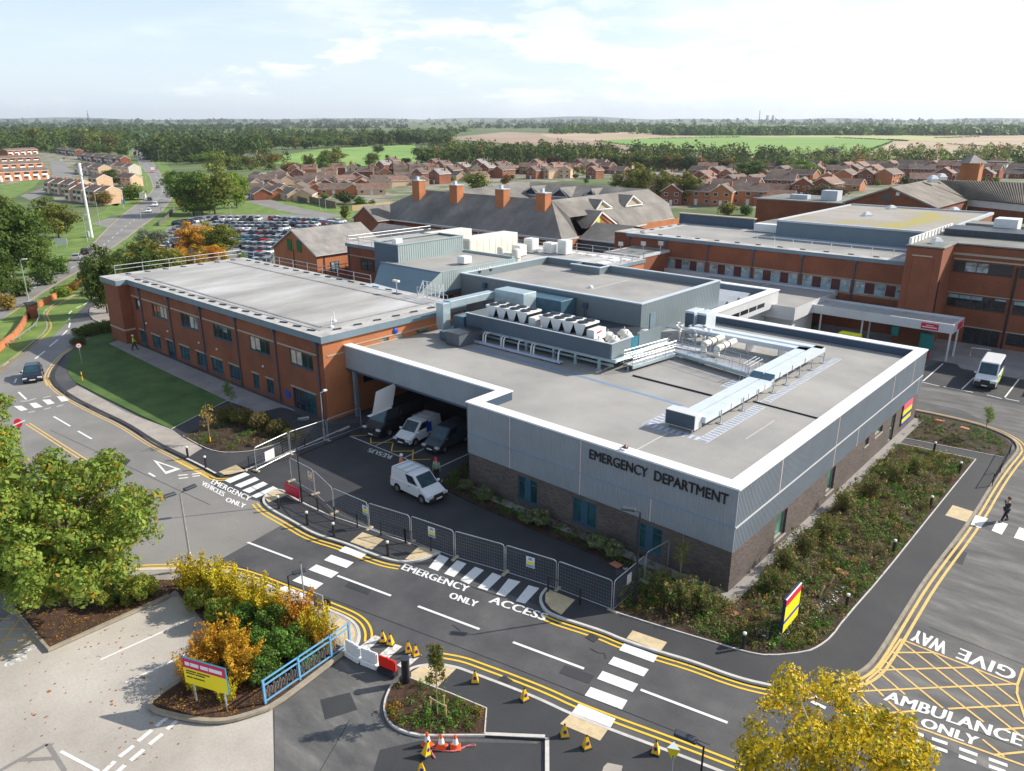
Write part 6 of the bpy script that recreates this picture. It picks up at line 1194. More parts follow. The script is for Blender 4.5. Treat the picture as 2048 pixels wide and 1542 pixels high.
 if rack: part('roof_rack', 'galv', t, lambda q: [q.box(x_, -ht, zt+.06, x_+.06, ht, zt+.1) for x_ in (-1.7, -1.0, -.3)]+[q.box(-1.8, s_*ht-.02, zt+.03, -.2, s_*ht+.02, zt+.07) for s_ in (-1, 1)])
 return t
def between(a, b): a, b = W(*a), W(*b); return (b-a).xy
v1d = between((796, 984),(845, 1007.5)); v1 = (W(796, 984)+W(845, 1007.5))/2; nrm = Vector((v1d.y, -v1d.x)).normalized()
t = vehicle('parked_van', 'white van with roof rack stopped in the open yard beside two workers', 'van', (*(v1.xy-nrm*.85), .02), v1d, 'car_white', rack=True)
v2d = between((876, 870),(826, 894)); v2 = (W(876, 870)+W(826, 894))/2; n2 = Vector((v2d.y, -v2d.x)).normalized()
c2 = v2.xy+n2*.85
if (W(800, 880).xy-v2.xy).dot(n2) < 0: pass
t = vehicle('parked_van', 'white van with blue side panel parked under the canopy between two dark vans', 'van', (*(v2.xy+n2*.85), .02), v2d, 'car_white', rack=True)
part('side_panel', 'sign_blue', t, lambda q: q.box(-.75, .905, .75, -.1, .912, 1.6))
sd = Vector((-v2d.y, v2d.x)).normalized()
for k, (lb, kd, pt, off, fw_) in enumerate((('dark slate van beneath the canopy, nearest the brick corner', 'van', 'car_slate', 2.95, -.3),('black van at the left under the canopy beside the propped white board', 'bigvan', 'car_black', -3.3, -.6))):
 c_ = v2.xy+n2*.85+sd*off+v2d.normalized()*fw_; vehicle('parked_van', lb, kd, (c_.x, c_.y, .02), v2d, pt)
bl = W(745, 862, z=2.7); t = thing('propped_board', 'large pale board propped on top of the black van by the canopy column', 'board', (bl.x, bl.y, 2.75))
a, b = W(744, 832, z=2.7), W(784, 812, z=2.7); up = Vector((-.2, .7, 1.9))
part('board', 'sign_white', t, lambda q: [q.face([a, b, b+up, a+up]), q.face([a+Vector((0, .06, 0)), b+Vector((0, .06, 0)), b+up+Vector((0, .06, 0)), a+up+Vector((0, .06, 0))])]); part('ledge', 'sign_white', t, lambda q: q.beam(a+Vector((-.2, -.2, 0)), b+Vector((.1, -.2, 0)), .3, .06))
hd = between((72, 735),(67, 768)); p = W(68, 757); vehicle('moving_car', 'dark navy hatchback driving towards the striped crossing at far left', 'hatch', (p.x, p.y, g(p.x, p.y)+.02), hd, 'car_navy')
t = vehicle('minibus', 'white patient transport minibus with lime green side stripe in a marked bay', 'bigvan', (2.65, 53.6, .03),(.06, -1), 'car_white', cat='minibus')
for s_ in (-1, 1): part('side_stripe', 'stripe_green', t, lambda q: q.box(-2.8, s_*1.004, .6, 2.4, s_*1.012, 1.15))
vehicle('parked_car', 'white car cut off by the right edge beside the minibus bays', 'hatch', (8.0, 52.9, .03),(0.05, -1), 'car_white')
roadcars = (((172, 508), 'hatch', 'car_black', 'black car on the main road just ahead of the silver car', 'up'),((154, 520), 'saloon', 'car_silver', 'silver car on the near stretch of the main road', 'up'),((298, 425), 'hatch', 'car_white', 'small white car at the widening of the main road', 'dn'),((311, 413), 'suv', 'car_white', 'white estate car behind the small white car on the main road', 'dn'),
 ((300, 401), 'hatch', 'car_navy', 'dark car just in front of the white box truck', 'up'),((316, 376), 'hatch', 'car_grey', 'grey car passing the garden hedge on the main road', 'up'),((291, 318), 'hatch', 'car_white', 'most distant white car on the straight of the main road', 'dn'),((315, 338), 'suv', 'car_silver', 'silver car alongside the orange-backed truck', 'dn'),((122, 322), 'hatch', 'car_white', 'white car on the housing estate road', 'up'),((128, 318), 'hatch', 'car_red', 'red car on the housing estate road', 'up'),((92, 381), 'saloon', 'car_navy', 'navy car parked at the near end of the estate road', 'up'))
def roaddir(p):
 q = min(range(len(RC)-1), key=lambda i: (RC[i]-p.xy).length); return (RC[q+1]-RC[q]).normalized()
for px, kd, pt, lb, dr in roadcars:
 p = W(*px); d = roaddir(p); d = d if dr == 'up' else -d; vehicle('moving_car', lb, kd, (p.x, p.y, g(p.x, p.y)+.06), d, pt)
for px, m_, lb in (((287, 399), 'car_white', 'white box truck waiting at the housing estate turning'),((306, 345), 'car_white', 'white truck with orange tail on the far bend of the main road')):
 p = W(*px); d = roaddir(p); t = vehicle('box_truck', lb, 'box', (p.x, p.y, g(p.x, p.y)+.06), d, 'car_white', cat='truck'); part('cargo_box', 'white_metal', t, lambda q: q.box(-3.3, -1.15, .9, 1.2, 1.15, 3.3)); 
 if 'orange' in lb: part('tail_panel', 'cone_orange', t, lambda q: q.box(-3.35, -1.1, .9, -3.3, 1.1, 1.7))
# the big car park: every car an object, bodies shared
def simple_car(kind):
 t = thing('parked_car', 'x', 'car', (0, 0, 0), 'cars in the big car park', local=True)
 L, h, zb = (4.1, 1.48, .92) if kind else (4.5, 1.42, .9)
 q = MB(); q.box(-L/2, -.88, .22, L/2, .88, zb-.08).bevel(.12, 2); q.build('body', 'car_white', t)
 q = MB(); x0, x1, x2, x3 = -L/2+.15, L/2-1.15, -L/2+.55, L/2-1.95; lo = [(x0, -.8, zb-.1),(x1, -.8, zb-.1),(x1, .8, zb-.1),(x0, .8, zb-.1)]; hi = [(x2, -.62, h),(x3, -.62, h),(x3, .62, h),(x2, .62, h)]
 for i in range(4): q.face([lo[i], lo[(i+1) % 4], hi[(i+1) % 4], hi[i]])
 q.build('windows', 'car_glass', t); q = MB(); q.face([(x, y, z+.02) for x, y, z in hi]); q.build('roof', 'car_white', t)
 for x_ in (-1.3, 1.3):
  for s_ in (-1, 1): part('wheel', 'rubber', t, lambda q: q.tube([(x_, s_*.78, .31),(x_, s_*.9, .31)], .31, 8))
 return freeze(t)
protos = [simple_car(0), simple_car(1)]; used = [0, 0]
cols = ['car_white']*9+['car_silver']*8+['car_navy']*3+['car_blue']*3+['car_grey']*4+['car_black']*3+['car_red']*3+['car_teal']*3
cn = {'car_white': 'white', 'car_silver': 'silver', 'car_navy': 'navy', 'car_blue': 'blue', 'car_grey': 'grey', 'car_black': 'black', 'car_red': 'red', 'car_teal': 'teal'}
rc = random.Random(11); count = 0; pend = []
rows = [((352, 452),(412, 441), -1),((412, 441),(535, 441), -1),((545, 439),(688, 447), 1),((430, 450),(640, 453), 1),((445, 459),(640, 461), -1),((330, 462),(380, 458), 1),((455, 468),(610, 472), 1),((312, 476),(380, 470), -1),((470, 481),(590, 484), -1),((300, 490),(375, 484), 1),((476, 493),(575, 496), 1),((310, 508),(372, 497), -1),((480, 506),(562, 508), -1),((486, 494+22),(556, 518), 1),((500, 531),(550, 529), -1),((300, 498),(350, 494), 1),((640, 446),(700, 456), 1)]
for ri, (a, b, s_) in enumerate(rows):
 A, B2 = W(*a), W(*b); d = (B2-A).xy; n = int(d.length/2.35); d.normalize(); nn = Vector((-d.y, d.x))*s_
 for k in range(n):
  if rc.random() < .04: continue
  p = A.xy+d*(2.35*(k+.5))+nn*rc.uniform(-.25, .25); m_ = rc.choice(cols); kd = rc.randrange(2)
  ht_ = math.atan2(nn.y, nn.x)+rc.uniform(-.04, .04); z_ = g(p.x, p.y)+.04; lb = cn[m_]+' car parked in the crowded car park beyond the orange brick wing'
  gp = cn[m_]+' cars in the big car park'
  if not used[kd]: t = protos[kd]; used[kd] = 1; t.location = (p.x, p.y, z_); t.rotation_euler.z = ht_; t['label'] = lb; t['group'] = gp; pend.append((t, m_))
  else: t = dup(protos[kd], (p.x, p.y, z_), ht_, lb, gp, mats={'car_white': m_} if m_ != 'car_white' else None)
  count += 1
for t, m_ in pend: setmats(t, {'car_white': m_})
# ---------------------------------------------------------------- people
def skinned(chains, name, m, parent, sub=1, root=0):
 """chains: list of [(x,y,z,r),...] joined where points coincide"""
 vs = []; es = []; rs = []; key = {}
 for ch in chains:
  prev = None
  for (x, y, z, r) in ch:
   k = (round(x, 3), round(y, 3), round(z, 3))
   if k not in key: key[k] = len(vs); vs.append((x, y, z)); rs.append(r)
   i = key[k]
   if prev is not None and prev != i: es.append((prev, i))
   prev = i
 me = bpy.data.meshes.new(name); me.from_pydata(vs, es, []); o = bpy.data.objects.new('tmp', me); C.objects.link(o)
 md = o.modifiers.new('s', 'SKIN'); sv = me.skin_vertices[0].data
 for i, r in enumerate(rs): sv[i].radius = (r, r); sv[i].use_root = (i == root)
 if sub: sd_ = o.modifiers.new('u', 'SUBSURF'); sd_.levels = sub; sd_.render_levels = sub
 dg = bpy.context.evaluated_depsgraph_get(); nm = bpy.data.meshes.new_from_object(o.evaluated_get(dg)); bpy.data.objects.remove(o); bpy.data.meshes.remove(me)
 nm.name = name; nm.materials.clear(); nm.materials.append(M[m]); nm.polygons.foreach_set('use_smooth', [True]*len(nm.polygons))
 o = bpy.data.objects.new(name, nm); C.objects.link(o); o.parent = parent; ORG[o.name] = (0, 0, 0)
 return o
def person(label, loc, rz, top='hi_vis', legs='cloth_navy', headwear=None, hair=True, coat=0, lean=0, arms=(.15, -.1), stride=.28, bag=False):
 t = thing('person', label, 'person', loc, local=True, rz=rz); ln = lambda z: lean*max(0, z-.9)
 hip = (0, 0, .95, .13); hl = []
 def leg(s, st): return [hip, (0, .1*s, .9, .095),(st*.5+.03, .1*s, .5, .06),(st, .1*s, .1, .042),(st+.17, .11*s, .05, .04)]
 def arm(s, sw):
  sh = (ln(1.42), .2*s, 1.42, .055); el = (ln(1.15)+sw*.5, .25*s, 1.15, .042); wr2 = (ln(.92)+sw*1.2+.06, .24*s, .93, .028); hd_ = (wr2[0]+.02, wr2[1], .86, .034)
  fing = [[hd_, (hd_[0]+.012*k-.02, hd_[1]+.01*s, .79-.004*abs(k), .011),(hd_[0]+.012*k, hd_[1]-.008*s, .745-.004*abs(k), .009)] for k in (-1, 0, 1, 2)]+[[hd_, (hd_[0]+.05, hd_[1]-.01*s, .82, .012),(hd_[0]+.065, hd_[1]-.02*s, .79, .010)]]
  return [(ln(1.4), 0, 1.4, .13), sh, el, wr2, hd_], fing
 a1, f1 = arm(1, arms[0]); a2, f2 = arm(-1, arms[1]); nk = (ln(1.5), 0, 1.52, .055); hx = ln(1.65)
 spine = [hip, (ln(1.15), 0, 1.15, .125),(ln(1.4), 0, 1.4, .13), nk, (hx+.01, 0, 1.62, .085),(hx+.0, 0, 1.70, .098),(hx-.005, 0, 1.76, .07)]
 nose = [(hx+.0, 0, 1.70, .098),(hx+.105, 0, 1.68, .016)]
 skinned([spine, nose, leg(1, stride), leg(-1, -stride), a1, a2]+f1+f2, 'body', 'skin', t)
 inf = lambda ch, d, n=99: [(x, y, z, r+d) for x, y, z, r in ch[:n]]
 bl_ = 1.2 if coat else 1
 jk = [inf(spine[:3], .035), inf(a1[:4], .022), inf(a2[:4], .022)]
 if coat: jk.append([(0, 0, .95, .165),(-.05, 0, .6, .2)])
 skinned(jk, 'coat' if coat else 'jacket', top, t)
 skinned([inf([hip]+leg(1, stride)[1:], .02, 4), inf(leg(-1, -stride), .02, 4)], 'trousers', legs, t)
 for s_, st in ((1, stride),(-1, -stride)): part('shoe', 'black', t, lambda q: q.box(st-.08, .1*s_-.05, 0, st+.2, .1*s_+.05, .09).bevel(.02, 1))
 if headwear: part('helmet', headwear, t, lambda q: q.lathe([(.145, 0),(.14, .05),(.11, .11),(.05, .145),(.01, .15)], 12, c=(hx+.0, 0, 1.735)), smooth=True)
 elif hair: part('hair', 'hair', t, lambda q: q.lathe([(.11, -.06),(.118, .02),(.09, .09),(.03, .12)], 12, c=(hx-.03, 0, 1.72)), smooth=True)
 for s_ in (-1, 1): part('eye', 'black', t, lambda q: q.lathe([(.012, -.01),(.012, .01)], 6, c=(hx+.088, s_*.035, 1.705)))
 return t
p = W(270, 702); person('person in lime hi-vis jacket and white cap walking along the brick wing', (p.x, p.y, .14), 1.1, 'hi_vis', 'cloth_navy', 'helmet', stride=.3)
p = W(2008, 1043); person('person in long dark grey coat striding over the right-hand zebra crossing', (p.x, p.y, .03), -2.2, 'cloth_grey', 'cloth_navy', None, coat=1, stride=.36, arms=(.3, -.25))
p = W(790, 958); person('worker in orange jacket and white helmet behind the white van', (p.x, p.y+.6, .02), 1.3, 'orange_vis', 'cloth_navy', 'helmet', stride=.1, lean=.15)
p = W(874, 962); person('worker in pale green hi-vis with red cap beside the white van', (p.x, p.y, .02), 2.6, 'cloth_green', 'cloth_navy', 'sign_red', stride=.12, lean=.25)
# ---------------------------------------------------------------- street furniture
def on(px, py, h=.13): p = W(px, py, z=h); return p
B0 = thing('bollard', 'x', 'bollard', (0, 0, 0), 'black bollards with silver caps', local=True)
part('post', 'black_paint', B0, lambda q: q.cyl(0, 0, 0, .92, .085, 14)); part('band', 'white_metal', B0, lambda q: q.lathe([(.088, 0),(.088, .05)], 14, c=(0, 0, .86))); part('cap', 'white_metal', B0, lambda q: q.lathe([(.1, 0),(.1, .05),(.05, .08),(.01, .085)], 14, c=(0, 0, .92))); freeze(B0)
bol = [((376, 915), 'leftmost bollard by the pale slab footpath'),((412, 935), 'bollard nearest the western zebra crossing kerb'),((558, 1017), 'bollard beside the red banner'),((615, 1049), 'bollard mid-way along the fenced pavement'),((668, 1072), 'bollard left of the square buff paving'),((776, 1110), 'bollard between the two buff paving patches'),
 ((1867, 906), 'bollard on the path between the two right-hand beds'),((1918, 947), 'bollard at the bed corner by the guard rail'),((1860, 1017), 'bollard opposite the right-hand buff paving'),((1786, 1107), 'bollard half-way down the long planting bed'),((1692, 1218), 'bollard right of the colourful sign'),((1486, 1297), 'bollard at the rounded corner of the big bed')]
for i, (px, lb) in enumerate(bol):
 p = on(*px); lb = 'black silver-capped '+lb
 if i == 0: B0.location = (p.x, p.y, p.z); B0['label'] = lb
 else: dup(B0, (p.x, p.y, p.z), 0, lb)
p = on(812.5, 1364); t = thing('litter_post', 'thick black bollard-shaped post at the tip of the island bed', 'post', p); part('post', 'black_paint', t, lambda q: q.cyl(p.x, p.y, p.z, p.z+1.35, .2, 16)); part('cap', 'steel_dark', t, lambda q: q.cyl(p.x, p.y, p.z+1.35, p.z+1.4, .22, 16))
# guard rails: short black posts with a flat rail
def guard(pts, label, h=1.0):
 P3 = [on(*q) for q in pts]; t = thing('guard_rail', label, 'railing', P3[0])
 for p in P3: part('post', 'black_paint', t, lambda q: q.box(p.x-.035, p.y-.035, p.z, p.x+.035, p.y+.035, p.z+h))
 for a, b in zip(P3, P3[1:]): part('rail', 'black_paint', t, lambda q: [q.beam(a+Vector((0, 0, h-.02)), b+Vector((0, 0, h-.02)), .04, .03), q.beam(a+Vector((0, 0, .2)), b+Vector((0, 0, .2)), .03, .03)]+[q.tube([a.lerp(b, k/14)+Vector((0, 0, .2)), a.lerp(b, k/14)+Vector((0, 0, h-.03))], .008, 4) for k in range(1, 14)])
guard([(604, 1005),(636, 1021),(670, 1040),(715, 1055)], 'low black guard rail at the left end of the fenced pavement'); guard([(762, 1071),(811, 1086)], 'short black guard rail right of the square buff paving'); guard([(811, 1086),(862, 1102)], 'short black guard rail at the curved buff paving'); guard([(1096, 1183),(1160, 1208)], 'short black guard rail beside the zebra before the corner fence')
guard([(1984, 972),(2000, 945),(2019, 908)], 'black mesh guard rail by the right-hand kerb bend'); guard([(499, 936),(566, 908),(610, 893)], 'black guard rail behind the left temporary fence')
# temporary fence panels
def fence_panel(label, a, b, z=.02, h=2.0, group='temporary mesh fence panels', sign=None, white=None):
 a = Vector((a.x, a.y, z)); b = Vector((b.x, b.y, z)); d = (b-a); L = d.length; d.normalize(); a = a+d*.06; b = b-d*.06; L -= .12
 t = thing('fence_panel', label, 'fence panel', tuple((a+b)/2), group); U = Vector((0, 0, 1)); r_ = .17
 out = [a+U*.05, a+U*(h-r_), a+U*(h-.05)+d*.05, a+U*h+d*r_, b+U*h-d*r_, b+U*(h-.05)-d*.05, b+U*(h-r_), b+U*.05]
 part('frame', 'galv', t, lambda q: [q.tube(out, .026, 6), q.tube([a+U*.18, b+U*.18], .02, 5)])
 nv = int(L/.16); nh = 8
 part('mesh', mat('mesh_wire', (.22, .23, .25), .5, .1, 2, metal=.4) if 'mesh_wire' not in M else 'mesh_wire', t, lambda q: [q.tube([a+d*(L*k/nv)+U*.18, a+d*(L*k/nv)+U*(h-.03)], .0035, 3, cap=False) for k in range(1, nv)]+[q.tube([a+U*(.18+(h-.25)*k/nh), b+U*(.18+(h-.25)*k/nh)], .006, 3, cap=False) for k in range(1, nh+1)])
 n_ = Vector((-d.y, d.x, 0))
 part('foot_block', 'block_pale', t, lambda q: q.beam(a-n_*.33-d*.05+U*.14, a+n_*.33-d*.05+U*.14, .22, .13).bevel(.03, 1))
 if sign:
  m_ = (a+b)/2 if sign is True else a.lerp(b, sign); s0 = -1 if n_.y > 0 else 1; o = n_*s0*.035
  sg = part('sign', 'sign_white', t, lambda q: q.face([m_-d*.28+U*1.02+o, m_+d*.28+U*1.02+o, m_+d*.28+U*1.72+o, m_-d*.28+U*1.72+o])); o2 = o*1.15
  part('sign_band', 'sign_yellow', sg, lambda q: q.face([m_-d*.25+U*1.22+o2, m_+d*.25+U*1.22+o2, m_+d*.25+U*1.4+o2, m_-d*.25+U*1.4+o2])); part('sign_band', 'rail_blue', sg, lambda q: q.face([m_-d*.25+U*1.06+o2, m_+d*.25+U*1.06+o2, m_+d*.25+U*1.19+o2, m_-d*.25+U*1.19+o2])); part('emblem', 'rail_blue', sg, lambda q: q.face([m_-d*.16+U*1.5+o2, m_+d*.16+U*1.5+o2, m_+d*.1+U*1.66+o2, m_-d*.1+U*1.66+o2]))
 if white: m_ = a.lerp(b, white[0]); n2_ = n_*(-1 if n_.y > 0 else 1)*.035; part('board', 'sign_white', t, lambda q: q.face([m_-d*white[1]+U*white[2]+n2_, m_+d*white[1]+U*white[2]+n2_, m_+d*white[1]+U*white[3]+n2_, m_-d*white[1]+U*white[3]+n2_]))
 return t
F1 = [W(*q) for q in ((512.5, 944),(581, 910),(656, 883),(724, 857))]
for i, (a, b) in enumerate(zip(F1, F1[1:])): fence_panel(('leftmost fence panel by the western zebra, with a pale board tied on', 'middle panel of the left fence run beside the planting bed', 'fence panel ending at the canopy column')[i], a, b, white=(.42, .5, .45, 1.25) if i == 0 else None)
F2 = [W(*q, z=2.0) for q in ((578, 915),(626, 940),(664, 976),(735, 1006),(820, 1032),(908, 1062),(1010, 1090),(1115, 1122),(1227, 1162))]
lbs = ['fence panel behind the red banner', 'fence panel turning the corner behind the slim dark lamp post', 'short steep fence panel left of the first blue and yellow sign', 'fence panel in front of the white van', 'fence panel with a blue and yellow sign near the van', 'fence panel above the first zebra stripes', 'fence panel with the rightmost blue and yellow sign', 'fence panel ending at the corner by the planting bed']
for i, (a, b) in enumerate(zip(F2, F2[1:])): fence_panel(lbs[i], a, b, sign={0: .88, 2: .95, 4: .5, 6: .5}.get(i))
a = W(1228, 1163, z=2.0); b = W(1292, 1110, z=2.0); c_ = W(1340, 1084, z=2.0); fence_panel('fence panel closing the yard corner, with a white notice', a, b, white=(.5, .25, .95, 1.6)); fence_panel('last fence panel reaching towards the dark brick wall', b, c_, z=.15)
# lamp posts
def lamp(label, base, top, m='black_paint', h=None, heads=((1, 0),), hm='steel_dark', r=.055, group='street lamps', z0=.13, hl=.75, pos=None):
 p = Vector(pos) if pos else W(*base, z=z0) if z0 is not None else W(*base); 
 if h is None:
  lo_, hi_ = 1, 16
  for _ in range(40):
   z = (lo_+hi_)/2; v = Vector((p.x, p.y, p.z+z))-CAM; py = 771-FPX*v.dot(UP)/v.dot(FW)
   if py > top[1]: lo_ = z
   else: hi_ = z
  h = z
 t = thing('street_lamp', label, 'street lamp', p, group); q0 = Vector(p)
 part('pole', m, t, lambda q: q.tube([q0, q0+Vector((0, 0, min(1.2, h*.25)))], r*1.7, 8)); part('pole', m, t, lambda q: q.tube([q0+Vector((0, 0, min(1.2, h*.25))), q0+Vector((0, 0, h))], r, 8, r2=r*.75))
 for dx, dy in heads:
  d = (RT*dx+FH.to_3d()*dy).normalized(); s_ = Vector((-d.y, d.x, 0))
  hd_ = part('lamp_head', hm, t, lambda q: [q.beam(q0+Vector((0, 0, h+.02)), q0+d*.3+Vector((0, 0, h+.08)), .07, .07), q.beam(q0+d*.25+Vector((0, 0, h+.16)), q0+d*(.25+hl)+Vector((0, 0, h+.2)), .32, .14).bevel(.04, 1)]); part('lens', 'lamp_clear', hd_, lambda q: q.beam(q0+d*.45+Vector((0, 0, h+.03)), q0+d*(.2+hl)+Vector((0, 0, h+.05)), .2, .02))
 return t
lamp('tall grey twin-headed lamp post by the yellow shrubs', (384, 1140),(362, 986), 'galv', heads=((1, 1.2),(-1, -1.2)), r=.07)
lamp('black lamp post rising from the yellow hedge near the crossing', (583, 1221),(572, 1152), heads=((1.3, .6),), r=.05)
t = lamp('slim dark lamp post standing at the fence beside the red banner', (604, 1004),(594, 842), heads=((1, .3),), r=.05); lamp('black lamp post at the corner of the dark brick front', (1269, 1214),(1280, 1024), heads=((-1, .2),), r=.06)
lamp('black lamp post cut off by the bottom edge beside the yellow tree', (1403, 1590),(1408, 1493), heads=((-1.2, .7),), r=.05, hl=.8, h=4.9, pos=(6.64, -16.0, .1))
lamp('lamp at the brick gatepost corner of the wing, white topped', (649, 880),(647, 785), 'galv', heads=((.3, .2),), r=.05, hm='white_metal', hl=.3)
rl = ((25, 564, 10, 485, 'left-edge'),(57, 600, 33, 520, 'nearest grey'),(175, 484, 163, 430, 'footpath'),(200, 452, 187, 388, 'junction'),(247, 418, 242, 375, 'blue-sign'),(285, 457, 280, 419, 'kerbside'),(323, 432, 320, 400, 'fence-side'),(384, 431, 382, 404, 'tree-side'),(462, 433, 461, 407, 'car-park'),(294, 373, 291, 330, 'hedge'),(283, 358, 281, 318, 'bend'),(262, 325, 259, 278, 'far'),(336, 330, 335, 312, 'upper'),(319, 327, 315, 300, 'farther'),(430, 325, 429, 265, 'wood-side'),(640, 421, 640, 396, 'fence-end'),(652, 422, 652, 398, 'bungalow-side'))
for x0, y0, x1, y1, nm in rl: lamp('slender grey '+nm+' lamp column along the main road', (x0, y0),(x1, y1), 'galv', heads=((1, .2),), r=.09, z0=None, hm='white_metal')
p = W(184, 475); t = thing('phone_mast', 'tall thick white telecom mast leaning over the grass beside the main road', 'mast', p); 
top = Vector((p.x, p.y, p.z)); v = None
hh = 17.2; part('pole', 'white_metal', t, lambda q: q.tube([p, p+Vector((0, 0, hh))], .42, 12, r2=.26)); part('antenna', 'white_metal', t, lambda q: q.tube([p+Vector((0, 0, hh)), p+Vector((0, 0, hh+3.2))], .42, 12)); part('collar', 'gutter', t, lambda q: q.tube([p+Vector((0, 0, hh-.2)), p+Vector((0, 0, hh+.2))], .5, 12)); part('cabinet', 'gutter', t, lambda q: q.box(p.x-2.4, p.y-.4, p.z, p.x-1.2, p.y+.4, p.z+1.5))
# signs
def board(nm, label, cat, corners, posts, m, th=.08, edge='sign_teal'):
 """corners: bottom left, bottom right (world) and z range"""
 a, b, z0, z1 = corners; d = (b-a).normalized(); n_ = Vector((d.y, -d.x, 0)); t = thing(nm, label, cat, ((a.x+b.x)/2, (a.y+b.y)/2, a.z))
 A, B2 = Vector((a.x, a.y, a.z+z0)), Vector((b.x, b.y, a.z+z0)); U = Vector((0, 0, z1-z0))
 pn = part('panel', edge, t, lambda q: q.prism([(A.x, A.y),(B2.x, B2.y),(B2.x-n_.x*th, B2.y-n_.y*th),(A.x-n_.x*th, A.y-n_.y*th)], a.z+z0, a.z+z1, bottom=True))
 pl = lambda u, v, e_=.004: A+(B2-A)*u+U*v+n_*e_
 for u in posts: q_ = A+(B2-A)*u-n_*th/2; part('post', 'galv', t, lambda q: q.tube([(q_.x, q_.y, a.z),(q_.x, q_.y, a.z+z0+.1)], .05, 8))
 return t, pn, pl
a, b = W(377, 1398, z=.2), W(462, 1424, z=.2); t, pn, pl = board('direction_sign', 'red and yellow hospital sign on two grey posts in the hedge bed', 'sign', (a, b, .95, 2.35),(.18, .9), 'x')
part('header', 'sign_magenta', pn, lambda q: q.face([pl(0, .62), pl(1, .62), pl(1, 1), pl(0, 1)])); part('face', 'sign_yellow', pn, lambda q: q.face([pl(0, 0), pl(1, 0), pl(1, .62), pl(0, .62)]))
part('lettering', 'sign_white', pn, lambda q: [q.face([pl(u0, .73, .008), pl(u1, .73, .008), pl(u1, .87, .008), pl(u0, .87, .008)]) for u0, u1 in ((.06, .17),(.19, .38),(.42, .6),(.62, .92))])
part('lettering', 'black', pn, lambda q: [q.face([pl(u0, v, .008), pl(u1, v, .008), pl(u1, v+.05, .008), pl(u0, v+.05, .008)]) for u0, u1, v in ((.06, .3, .5),(.32, .62, .5),(.06, .26, .41),(.28, .5, .41),(.06, .2, .26),(.22, .48, .26))])
a = W(1563, 1278, z=.15); b = W(1594, 1236, z=.3); b.z = .15; t, pn, pl = board('totem_sign', 'bright yellow, red and blue banded sign standing in the big planting bed', 'sign', (a, b, .35, 2.35),(.06, .94), 'x', th=.16, edge='sign_navy')
for m_, v0, v1 in (('sign_red', .78, 1),('sign_yellow', .36, .78),('sign_blue', .26, .36),('sign_yellow', .0, .26)): part('colour_band', m_, pn, lambda q: q.face([pl(0, v0), pl(1, v0), pl(1, v1), pl(0, v1)]))
part('top_cap', 'sign_white', pn, lambda q: q.beam(pl(0, 1.01, -.02), pl(1, 1.01, -.02), .06, .04))
t = thing('wall_sign', 'stack of pink, yellow and blue panels at the far end of the lit wall', 'sign', (.1, 33, 1))
for m_, z0, z1 in (('sign_pink', 2.25, 2.8),('sign_yellow', 1.8, 2.22),('sign_blue', 1.5, 1.78),('sign_yellow', 1.1, 1.47),('sign_blue', .85, 1.08)): part('sign_panel', m_, t, lambda q: q.box(.06, 31.95, z0, .12, 34.55, z1))
a, b = W(571, 990, z=.12), W(600, 1003, z=.12); t, pn, pl = board('banner', 'red banner hung between low black posts at the western pavement end', 'banner', (a, b, .15, 1.0),(.02, .98), 'x', th=.03, edge='sign_red'); part('lettering', 'sign_pink', pn, lambda q: [q.face([pl(.1, v, .006), pl(.9, v, .006), pl(.9, v+.06, .006), pl(.1, v+.06, .006)]) for v in (.35, .55, .7)])
def roundel(label, base, h, face='sign_white', ring='sign_red', inner='rail_blue', r=.32, z0=.13):
 p = W(*base, z=z0); t = thing('road_sign', label, 'road sign', p); part('post', 'galv', t, lambda q: q.cyl(p.x, p.y, p.z, p.z+h+.3, .035, 8)); d = (CAM-p).to_2d().normalized(); n_ = Vector((d.x, d.y, 0)); s_ = Vector((-n_.y, n_.x, 0))
 for rr, m_, o in ((r, ring, .05),(r*.72, face, .056),(r*.3, inner, .062)): part('disc', m_, t, lambda q: q.face([p+Vector((0, 0, h))+n_*o+s_*(rr*math.cos(k*.393))+Vector((0, 0, rr*math.sin(k*.393))) for k in range(16)]))
 return t
roundel('round red-ringed road sign at the corner of the lawn', (164, 727), 2.1)
p = W(165, 761, z=.15); t = thing('marker_post', 'short yellow marker post on the lawn edge', 'post', p); part('post', 'post_yellow', t, lambda q: q.cyl(p.x, p.y, p.z, p.z+.95, .06, 8)); part('band', 'black', t, lambda q: q.cyl(p.x, p.y, p.z+.5, p.z+.6, .063, 8))
p = W(48, 900, z=.13); t = thing('road_sign', 'red sign with white bar on a post at the left edge', 'road sign', p); part('post', 'galv', t, lambda q: q.cyl(p.x, p.y, p.z, p.z+2.7, .035, 8)); d = (CAM-p).to_2d().normalized(); n_ = Vector((d.x, d.y, 0)); s_ = Vector((-n_.y, n_.x, 0))
part('disc', 'sign_red', t, lambda q: q.face([p+Vector((0, 0, 2.4))+n_*.05+s_*(.3*math.cos(k*.393))+Vector((0, 0, .4*math.sin(k*.393))) for k in range(16)])); part('bar', 'sign_white', t, lambda q: q.beam(p+Vector((0, 0, 2.3))+n_*.1-s_*.5, p+Vector((0, 0, 2.6))+n_*.1+s_*.5, .03, .1))
for base, lb, w_ in (((639, 1251), 'grey back of a rectangular sign on the southern pavement', .34),((657, 1262), 'dark back of a small round sign beside the blue railing', .2)):
 p = on(*base); t = thing('road_sign', lb, 'road sign', p); part('post', 'galv', t, lambda q: q.cyl(p.x, p.y, p.z, p.z+1.9, .035, 8)); part('plate', 'gutter' if w_ > .3 else 'steel_dark', t, lambda q: q.beam(p+Vector((-w_, 0, 1.95)), p+Vector((w_, .15, 1.95)), .03, .95 if w_ > .3 else .4))
